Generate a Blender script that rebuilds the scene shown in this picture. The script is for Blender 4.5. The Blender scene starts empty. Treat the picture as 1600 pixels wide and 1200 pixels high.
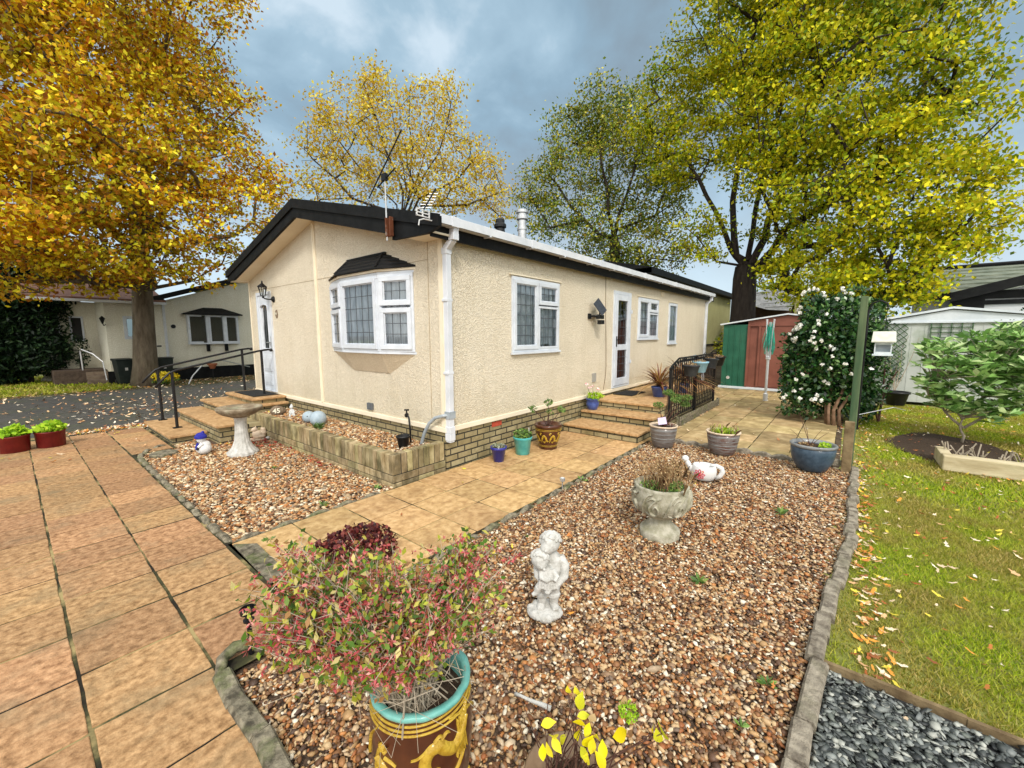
import bpy, bmesh, math, random
import numpy as np
from mathutils import Vector, Matrix, Euler
random.seed(7); rng=np.random.default_rng(11)
PI=math.pi; R=math.radians
C=bpy.context.scene.collection
# ---------------------------------------------------------------- camera frame (used for the camera and for placing far trees)
H=1.54
VX=(1328,521); VY=(8,525)
FOC=math.sqrt((VX[0]-800)*(800-VY[0])-(VX[1]-600)*(VY[1]-600))
def _d(px,py):
    v=np.array([px-800,600-py,-FOC]); return v/np.linalg.norm(v)
_X=_d(*VX); _Y=_d(*VY); _Y=_Y-_X*(_X@_Y); _Y/=np.linalg.norm(_Y); _Z=np.cross(_X,_Y)
RM=np.array([_X,_Y,_Z])
def at(px,py,dist):
    w=RM@_d(px,py); t=dist/math.hypot(w[0],w[1]); return Vector((w[0]*t,w[1]*t,H+w[2]*t))
# ---------------------------------------------------------------- object helpers
def tag(o,label=None,cat=None,group=None,kind=None):
    if label: o['label']=label
    if cat: o['category']=cat
    if group: o['group']=group
    if kind: o['kind']=kind
    return o
def thing(name,label,cat,loc=(0,0,0),rz=0,group=None):
    o=bpy.data.objects.new(name,None); C.objects.link(o); o.empty_display_size=.1
    o.location=loc; o.rotation_euler=(0,0,rz)
    return tag(o,label,cat,group)
def link(name,me,m,parent=None,local=False,smooth=False,bevel=0,bseg=2):
    o=bpy.data.objects.new(name,me); C.objects.link(o)
    if isinstance(m,(list,tuple)):
        for x in m: me.materials.append(x)
    elif m: me.materials.append(m)
    if smooth:
        me.polygons.foreach_set('use_smooth',[True]*len(me.polygons))
    if parent:
        o.parent=parent
        if not local:
            w=Matrix.Translation(Vector(parent.location))@Euler(parent.rotation_euler).to_matrix().to_4x4()
            p=parent.parent
            if p is None: o.matrix_parent_inverse=w.inverted()
            else: o.matrix_parent_inverse=(p_world(parent)).inverted()
    if bevel:
        b=o.modifiers.new('b','BEVEL'); b.width=bevel; b.segments=bseg; b.limit_method='ANGLE'; b.angle_limit=R(40)
    return o
def p_world(o):
    w=o.matrix_basis if hasattr(o,'matrix_basis') else Matrix()
    w=Matrix.Translation(Vector(o.location))@Euler(o.rotation_euler).to_matrix().to_4x4()
    if o.parent: return p_world(o.parent)@o.matrix_parent_inverse@w
    return w
def dup(root,loc,rz=0,label=None,group=None,cat=None):
    r=root.copy(); C.objects.link(r); r.location=loc; r.rotation_euler=(0,0,rz)
    if label: r['label']=label
    if group: r['group']=group
    for ch in list(root.children):
        c=ch.copy(); C.objects.link(c); c.parent=r
        for g in list(ch.children):
            d=g.copy(); C.objects.link(d); d.parent=c
    return r
class MB:
    def __init__(s): s.v=[]; s.f=[]; s.mi=[]; s.m=0
    def add(s,vs,fs,T=None):
        n=len(s.v)
        if T is not None: vs=[tuple(T@Vector(v)) for v in vs]
        s.v+= [tuple(v) for v in vs]; s.f+=[tuple(i+n for i in f) for f in fs]; s.mi+=[s.m]*len(fs); return s
    def box(s,x0,x1,y0,y1,z0,z1,T=None):
        vs=[(x0,y0,z0),(x1,y0,z0),(x1,y1,z0),(x0,y1,z0),(x0,y0,z1),(x1,y0,z1),(x1,y1,z1),(x0,y1,z1)]
        return s.add(vs,[(0,3,2,1),(4,5,6,7),(0,1,5,4),(1,2,6,5),(2,3,7,6),(3,0,4,7)],T)
    def quad(s,a,b,c,d): return s.add([a,b,c,d],[(0,1,2,3)])
    def prism(s,poly,z0,z1,T=None):
        n=len(poly); vs=[(x,y,z0) for x,y in poly]+[(x,y,z1) for x,y in poly]
        fs=[tuple(range(n-1,-1,-1)),tuple(range(n,2*n))]+[(i,(i+1)%n,n+(i+1)%n,n+i) for i in range(n)]
        return s.add(vs,fs,T)
    def tube(s,pts,rad,n=8,caps=True,close=False):
        pts=[Vector(p) for p in pts]; k=len(pts)
        if not hasattr(rad,'__len__'): rad=[rad]*k
        base=len(s.v); u=None; vs=[]
        for i,p in enumerate(pts):
            t=(pts[min(i+1,k-1)]-pts[max(i-1,0)])
            if t.length<1e-9: t=Vector((0,0,1))
            t.normalize()
            if u is None:
                u=t.orthogonal().normalized()
            else:
                u=(u-t*u.dot(t)); u=u.normalized() if u.length>1e-6 else t.orthogonal().normalized()
            w=t.cross(u)
            for j in range(n):
                a=2*PI*j/n; vs.append(p+(u*math.cos(a)+w*math.sin(a))*rad[i])
        fs=[]
        for i in range(k-1):
            for j in range(n):
                fs.append((i*n+j,i*n+(j+1)%n,(i+1)*n+(j+1)%n,(i+1)*n+j))
        if caps: fs+= [tuple(range(n-1,-1,-1)),tuple(range((k-1)*n,k*n))]
        return s.add(vs,fs)
    def bar(s,a,b,r,n=8): return s.tube([a,b],r,n)
    def lathe(s,prof,c=(0,0,0),n=32,fn=None,T=None):
        vs=[]; k=len(prof)
        for i,(r,z) in enumerate(prof):
            for j in range(n):
                a=2*PI*j/n; rr=r*(fn(a,z) if fn else 1)
                vs.append((c[0]+rr*math.cos(a),c[1]+rr*math.sin(a),c[2]+z))
        fs=[(i*n+j,i*n+(j+1)%n,(i+1)*n+(j+1)%n,(i+1)*n+j) for i in range(k-1) for j in range(n)]
        return s.add(vs,fs,T)
    def ball(s,c,r,n=16,m=10,T=None):
        if not hasattr(r,'__len__'): r=(r,r,r)
        vs=[];fs=[]
        for i in range(m+1):
            th=PI*i/m
            for j in range(n):
                a=2*PI*j/n; vs.append((c[0]+r[0]*math.sin(th)*math.cos(a),c[1]+r[1]*math.sin(th)*math.sin(a),c[2]-r[2]*math.cos(th)))
        for i in range(m):
            for j in range(n): fs.append((i*n+j,i*n+(j+1)%n,(i+1)*n+(j+1)%n,(i+1)*n+j))
        return s.add(vs,fs,T)
    def mesh(s,name):
        me=bpy.data.meshes.new(name); me.from_pydata(s.v,[],s.f)
        me.polygons.foreach_set('material_index',s.mi); me.update(); return me
    def build(s,name,m,parent=None,**k): return link(name,s.mesh(name),m,parent,**k)
def struct(o): o['kind']='structure'; return o
def np_mesh(name,V,F):
    """V (N,3) float, F (M,k) int with constant k"""
    me=bpy.data.meshes.new(name); M_,k=F.shape
    me.vertices.add(len(V)); me.vertices.foreach_set('co',np.ascontiguousarray(V,dtype=np.float32).ravel())
    me.loops.add(M_*k); me.loops.foreach_set('vertex_index',np.ascontiguousarray(F,dtype=np.int32).ravel())
    me.polygons.add(M_); me.polygons.foreach_set('loop_start',np.arange(0,M_*k,k,dtype=np.int32))
    try: me.polygons.foreach_set('loop_total',np.full(M_,k,dtype=np.int32))
    except Exception: pass
    me.update(calc_edges=True); me.validate(); return me
# ---------------------------------------------------------------- materials
MATS={}
def nd(nt,t,**k):
    n=nt.nodes.new(t)
    for a,b in k.items():
        if a in n.inputs: n.inputs[a].default_value=b
        else: setattr(n,a,b)
    return n
def col(c): return (c[0],c[1],c[2],1)
def srgb(r,g,b):
    f=lambda x:(x/255/12.92 if x/255<=.04045 else ((x/255+.055)/1.055)**2.4)
    return (f(r),f(g),f(b))
def mat(name,c1,c2=None,c3=None,scale=4,rough=.75,bump=0,bscale=40,metal=0,spec=.3,island=0,stain=None,sscale=1.2,samt=.5,detail=5,trans=0,ramp=(.35,.65),stretch=None,bdist=.01,bdetail=4,vor=False,coat=0):
    m=bpy.data.materials.new(name); m.use_nodes=True; nt=m.node_tree; nt.nodes.clear(); L=nt.links.new
    out=nd(nt,'ShaderNodeOutputMaterial'); bs=nd(nt,'ShaderNodeBsdfPrincipled'); L(bs.outputs[0],out.inputs[0])
    bs.inputs['Roughness'].default_value=rough; bs.inputs['Metallic'].default_value=metal; bs.inputs['Specular IOR Level'].default_value=spec
    if coat: bs.inputs['Coat Weight'].default_value=coat; bs.inputs['Coat Roughness'].default_value=.08
    geo=nd(nt,'ShaderNodeNewGeometry'); pos=geo.outputs['Position']
    if stretch:
        mp=nd(nt,'ShaderNodeMapping'); mp.inputs['Scale'].default_value=stretch; L(pos,mp.inputs[0]); pos=mp.outputs[0]
    cur=None
    if c2 is not None:
        no=nd(nt,'ShaderNodeTexNoise',Scale=scale,Detail=detail,Roughness=.6); L(pos,no.inputs['Vector'])
        rp=nd(nt,'ShaderNodeValToRGB'); rp.color_ramp.elements[0].position=ramp[0]; rp.color_ramp.elements[1].position=ramp[1]
        rp.color_ramp.elements[0].color=col(c1); rp.color_ramp.elements[1].color=col(c2)
        if c3 is not None:
            e=rp.color_ramp.elements.new((ramp[0]+ramp[1])/2); e.color=col(c3)
        L(no.outputs[0],rp.inputs[0]); cur=rp.outputs[0]
    else:
        rg=nd(nt,'ShaderNodeRGB'); rg.outputs[0].default_value=col(c1); cur=rg.outputs[0]
    if stain is not None:
        n2=nd(nt,'ShaderNodeTexNoise',Scale=sscale,Detail=7,Roughness=.65); L(pos,n2.inputs['Vector'])
        r2=nd(nt,'ShaderNodeMapRange'); r2.inputs[1].default_value=.5; r2.inputs[2].default_value=.72; r2.inputs[4].default_value=samt; L(n2.outputs[0],r2.inputs[0])
        mx=nd(nt,'ShaderNodeMixRGB'); L(r2.outputs[0],mx.inputs[0]); L(cur,mx.inputs[1]); mx.inputs[2].default_value=col(stain); cur=mx.outputs[0]
    if island:
        hs=nd(nt,'ShaderNodeHueSaturation'); mr=nd(nt,'ShaderNodeMapRange'); mr.inputs[3].default_value=1-island; mr.inputs[4].default_value=1+island
        L(geo.outputs['Random Per Island'],mr.inputs[0]); L(mr.outputs[0],hs.inputs['Value'])
        mr2=nd(nt,'ShaderNodeMapRange'); mr2.inputs[3].default_value=.5-island*.04; mr2.inputs[4].default_value=.5+island*.04
        fr=nd(nt,'ShaderNodeMath',operation='MULTIPLY'); fr.inputs[1].default_value=7.31; L(geo.outputs['Random Per Island'],fr.inputs[0])
        f2=nd(nt,'ShaderNodeMath',operation='FRACT'); L(fr.outputs[0],f2.inputs[0]); L(f2.outputs[0],mr2.inputs[0]); L(mr2.outputs[0],hs.inputs['Hue'])
        L(cur,hs.inputs['Color']); cur=hs.outputs[0]
    L(cur,bs.inputs['Base Color'])
    if bump:
        if vor: bn=nd(nt,'ShaderNodeTexVoronoi',Scale=bscale)
        else: bn=nd(nt,'ShaderNodeTexNoise',Scale=bscale,Detail=bdetail,Roughness=.6)
        L(pos,bn.inputs['Vector'])
        bp=nd(nt,'ShaderNodeBump',Strength=bump,Distance=bdist); L(bn.outputs[0],bp.inputs['Height']); L(bp.outputs[0],bs.inputs['Normal'])
    if trans:
        tr=nd(nt,'ShaderNodeBsdfTranslucent'); L(cur,tr.inputs[0]); ms=nd(nt,'ShaderNodeMixShader'); ms.inputs[0].default_value=trans
        L(bs.outputs[0],ms.inputs[1]); L(tr.outputs[0],ms.inputs[2]); L(ms.outputs[0],out.inputs[0])
    MATS[name]=m; return m
def island_mat(name,cols,rough=.7,spec=.3,trans=0,noise=0,bump=0,patch=None,pscale=1.,interp='CONSTANT',patchcols=None):
    """colour picked per mesh island from a list; optional second list chosen in big patches"""
    m=bpy.data.materials.new(name); m.use_nodes=True; nt=m.node_tree; nt.nodes.clear(); L=nt.links.new
    out=nd(nt,'ShaderNodeOutputMaterial'); bs=nd(nt,'ShaderNodeBsdfPrincipled'); L(bs.outputs[0],out.inputs[0])
    bs.inputs['Roughness'].default_value=rough; bs.inputs['Specular IOR Level'].default_value=spec
    geo=nd(nt,'ShaderNodeNewGeometry')
    def ramp(cs):
        rp=nd(nt,'ShaderNodeValToRGB'); rp.color_ramp.interpolation=interp; el=rp.color_ramp.elements
        while len(el)>1: el.remove(el[-1])
        el[0].position=0; el[0].color=col(cs[0])
        for i in range(1,len(cs)):
            e=el.new(i/len(cs)); e.color=col(cs[i])
        L(geo.outputs['Random Per Island'],rp.inputs[0]); return rp.outputs[0]
    cur=ramp(cols)
    if patchcols:
        c2=ramp(patchcols); n=nd(nt,'ShaderNodeTexNoise',Scale=pscale,Detail=3,Roughness=.6); L(geo.outputs['Position'],n.inputs['Vector'])
        mr=nd(nt,'ShaderNodeMapRange'); mr.inputs[1].default_value=.42; mr.inputs[2].default_value=.6; L(n.outputs[0],mr.inputs[0])
        mx=nd(nt,'ShaderNodeMixRGB'); L(mr.outputs[0],mx.inputs[0]); L(cur,mx.inputs[1]); L(c2,mx.inputs[2]); cur=mx.outputs[0]
    if noise:
        n=nd(nt,'ShaderNodeTexNoise',Scale=noise,Detail=3); L(geo.outputs['Position'],n.inputs['Vector'])
        hs=nd(nt,'ShaderNodeHueSaturation'); mr=nd(nt,'ShaderNodeMapRange'); mr.inputs[3].default_value=.55; mr.inputs[4].default_value=1.45
        L(n.outputs[0],mr.inputs[0]); L(mr.outputs[0],hs.inputs['Value']); L(cur,hs.inputs['Color']); cur=hs.outputs[0]
    L(cur,bs.inputs['Base Color'])
    if bump:
        n=nd(nt,'ShaderNodeTexNoise',Scale=bump,Detail=3); L(geo.outputs['Position'],n.inputs['Vector'])
        bp=nd(nt,'ShaderNodeBump',Strength=.5,Distance=.004); L(n.outputs[0],bp.inputs['Height']); L(bp.outputs[0],bs.inputs['Normal'])
    if trans:
        tr=nd(nt,'ShaderNodeBsdfTranslucent'); L(cur,tr.inputs[0]); ms=nd(nt,'ShaderNodeMixShader'); ms.inputs[0].default_value=trans
        L(bs.outputs[0],ms.inputs[1]); L(tr.outputs[0],ms.inputs[2]); L(ms.outputs[0],out.inputs[0])
    return m
def brick_mat(name,c1,c2,mortar,bw=.225,bh=.075,ms=.009,stain=None):
    m=bpy.data.materials.new(name); m.use_nodes=True; nt=m.node_tree; nt.nodes.clear(); L=nt.links.new
    out=nd(nt,'ShaderNodeOutputMaterial'); bs=nd(nt,'ShaderNodeBsdfPrincipled',Roughness=.85); L(bs.outputs[0],out.inputs[0])
    geo=nd(nt,'ShaderNodeNewGeometry'); sx=nd(nt,'ShaderNodeSeparateXYZ'); L(geo.outputs['Position'],sx.inputs[0])
    ad=nd(nt,'ShaderNodeMath',operation='ADD'); L(sx.outputs[0],ad.inputs[0]); L(sx.outputs[1],ad.inputs[1])
    cb=nd(nt,'ShaderNodeCombineXYZ'); L(ad.outputs[0],cb.inputs[0]); L(sx.outputs[2],cb.inputs[1])
    br=nd(nt,'ShaderNodeTexBrick'); L(cb.outputs[0],br.inputs[0]); br.inputs['Scale'].default_value=1
    br.inputs['Brick Width'].default_value=bw; br.inputs['Row Height'].default_value=bh; br.inputs['Mortar Size'].default_value=ms; br.inputs['Mortar Smooth'].default_value=.2
    br.inputs['Color1'].default_value=col(c1); br.inputs['Color2'].default_value=col(c2); br.inputs['Mortar'].default_value=col(mortar); br.inputs['Bias'].default_value=0
    n=nd(nt,'ShaderNodeTexNoise',Scale=9,Detail=6,Roughness=.7); L(geo.outputs['Position'],n.inputs['Vector'])
    hs=nd(nt,'ShaderNodeHueSaturation'); mr=nd(nt,'ShaderNodeMapRange'); mr.inputs[3].default_value=.45; mr.inputs[4].default_value=1.5; L(n.outputs[0],mr.inputs[0]); L(mr.outputs[0],hs.inputs['Value']); L(br.outputs[0],hs.inputs['Color'])
    cur=hs.outputs[0]
    if stain:
        n2=nd(nt,'ShaderNodeTexNoise',Scale=2.5,Detail=6,Roughness=.7); L(geo.outputs['Position'],n2.inputs['Vector'])
        r2=nd(nt,'ShaderNodeMapRange'); r2.inputs[1].default_value=.48; r2.inputs[2].default_value=.7; r2.inputs[4].default_value=.6; L(n2.outputs[0],r2.inputs[0])
        mx=nd(nt,'ShaderNodeMixRGB'); L(r2.outputs[0],mx.inputs[0]); L(cur,mx.inputs[1]); mx.inputs[2].default_value=col(stain); cur=mx.outputs[0]
    L(cur,bs.inputs['Base Color'])
    mt=nd(nt,'ShaderNodeMath',operation='MULTIPLY_ADD'); L(br.outputs['Fac'],mt.inputs[0]); mt.inputs[1].default_value=-1
    n3=nd(nt,'ShaderNodeTexNoise',Scale=60,Detail=4); L(geo.outputs['Position'],n3.inputs['Vector']); L(n3.outputs[0],mt.inputs[2])
    bp=nd(nt,'ShaderNodeBump',Strength=.7,Distance=.008); L(mt.outputs[0],bp.inputs['Height']); L(bp.outputs[0],bs.inputs['Normal'])
    return m
def glass_mat(name,tint=(.8,.9,.95),refl=.12):
    m=bpy.data.materials.new(name); m.use_nodes=True; nt=m.node_tree; nt.nodes.clear(); L=nt.links.new
    out=nd(nt,'ShaderNodeOutputMaterial'); t=nd(nt,'ShaderNodeBsdfTransparent'); t.inputs[0].default_value=col(tint)
    g=nd(nt,'ShaderNodeBsdfGlossy'); g.inputs['Roughness'].default_value=.03
    fr=nd(nt,'ShaderNodeFresnel'); fr.inputs[0].default_value=1.5; ad=nd(nt,'ShaderNodeMath',operation='ADD'); ad.inputs[1].default_value=refl; L(fr.outputs[0],ad.inputs[0])
    mx=nd(nt,'ShaderNodeMixShader'); L(ad.outputs[0],mx.inputs[0]); L(t.outputs[0],mx.inputs[1]); L(g.outputs[0],mx.inputs[2]); L(mx.outputs[0],out.inputs[0]); return m

m_render=None
# roughcast wall: small stones thrown on render
def roughcast(name,c1,c2,bump=.8,scale=66):
    m=mat(name,c1,c2,scale=1.3,rough=.85,ramp=(.3,.7),spec=.15,stain=(c1[0]*.8,c1[1]*.8,c1[2]*.76),sscale=.7,samt=.35)
    nt=m.node_tree; L=nt.links.new; bs=[n for n in nt.nodes if n.type=='BSDF_PRINCIPLED'][0]
    geo=[n for n in nt.nodes if n.type=='NEW_GEOMETRY'][0]
    n1=nd(nt,'ShaderNodeTexNoise',Scale=scale,Detail=3,Roughness=.55); L(geo.outputs['Position'],n1.inputs['Vector'])
    mr=nd(nt,'ShaderNodeMapRange'); mr.inputs[1].default_value=.47; mr.inputs[2].default_value=.62; L(n1.outputs[0],mr.inputs[0])
    bp=nd(nt,'ShaderNodeBump',Strength=bump,Distance=.012); L(mr.outputs[0],bp.inputs['Height']); L(bp.outputs[0],bs.inputs['Normal'])
    # pits between the stones are coloured a little darker
    src=bs.inputs['Base Color'].links[0].from_socket
    mx=nd(nt,'ShaderNodeMixRGB',blend_type='MULTIPLY'); m2=nd(nt,'ShaderNodeMapRange'); m2.inputs[3].default_value=.36; m2.inputs[4].default_value=0; L(mr.outputs[0],m2.inputs[0])
    L(m2.outputs[0],mx.inputs[0]); L(src,mx.inputs[1]); mx.inputs[2].default_value=(.68,.62,.52,1)
    mp=nd(nt,'ShaderNodeMapping'); mp.inputs['Scale'].default_value=(5,5,.35); L(geo.outputs['Position'],mp.inputs[0]); n4=nd(nt,'ShaderNodeTexNoise',Scale=1.6,Detail=5,Roughness=.6); L(mp.outputs[0],n4.inputs['Vector'])
    m4=nd(nt,'ShaderNodeMapRange'); m4.inputs[1].default_value=.52; m4.inputs[2].default_value=.75; m4.inputs[4].default_value=.20; L(n4.outputs[0],m4.inputs[0])
    x4=nd(nt,'ShaderNodeMixRGB',blend_type='MULTIPLY'); L(m4.outputs[0],x4.inputs[0]); L(mx.outputs[0],x4.inputs[1]); x4.inputs[2].default_value=(.62,.60,.50,1)
    # rain splash and green algae above the base trim, ragged edge
    sz=nd(nt,'ShaderNodeSeparateXYZ'); L(geo.outputs['Position'],sz.inputs[0]); n5=nd(nt,'ShaderNodeTexNoise',Scale=3.5,Detail=6,Roughness=.7); L(geo.outputs['Position'],n5.inputs['Vector'])
    a5=nd(nt,'ShaderNodeMath',operation='MULTIPLY_ADD'); L(n5.outputs[0],a5.inputs[0]); a5.inputs[1].default_value=-1.1; L(sz.outputs[2],a5.inputs[2])
    m5=nd(nt,'ShaderNodeMapRange'); m5.inputs[1].default_value=-.15; m5.inputs[2].default_value=.45; m5.inputs[3].default_value=.30; m5.inputs[4].default_value=0; L(a5.outputs[0],m5.inputs[0])
    x5=nd(nt,'ShaderNodeMixRGB',blend_type='MULTIPLY'); L(m5.outputs[0],x5.inputs[0]); L(x4.outputs[0],x5.inputs[1]); x5.inputs[2].default_value=(.66,.62,.46,1); L(x5.outputs[0],bs.inputs['Base Color'])
    return m
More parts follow.
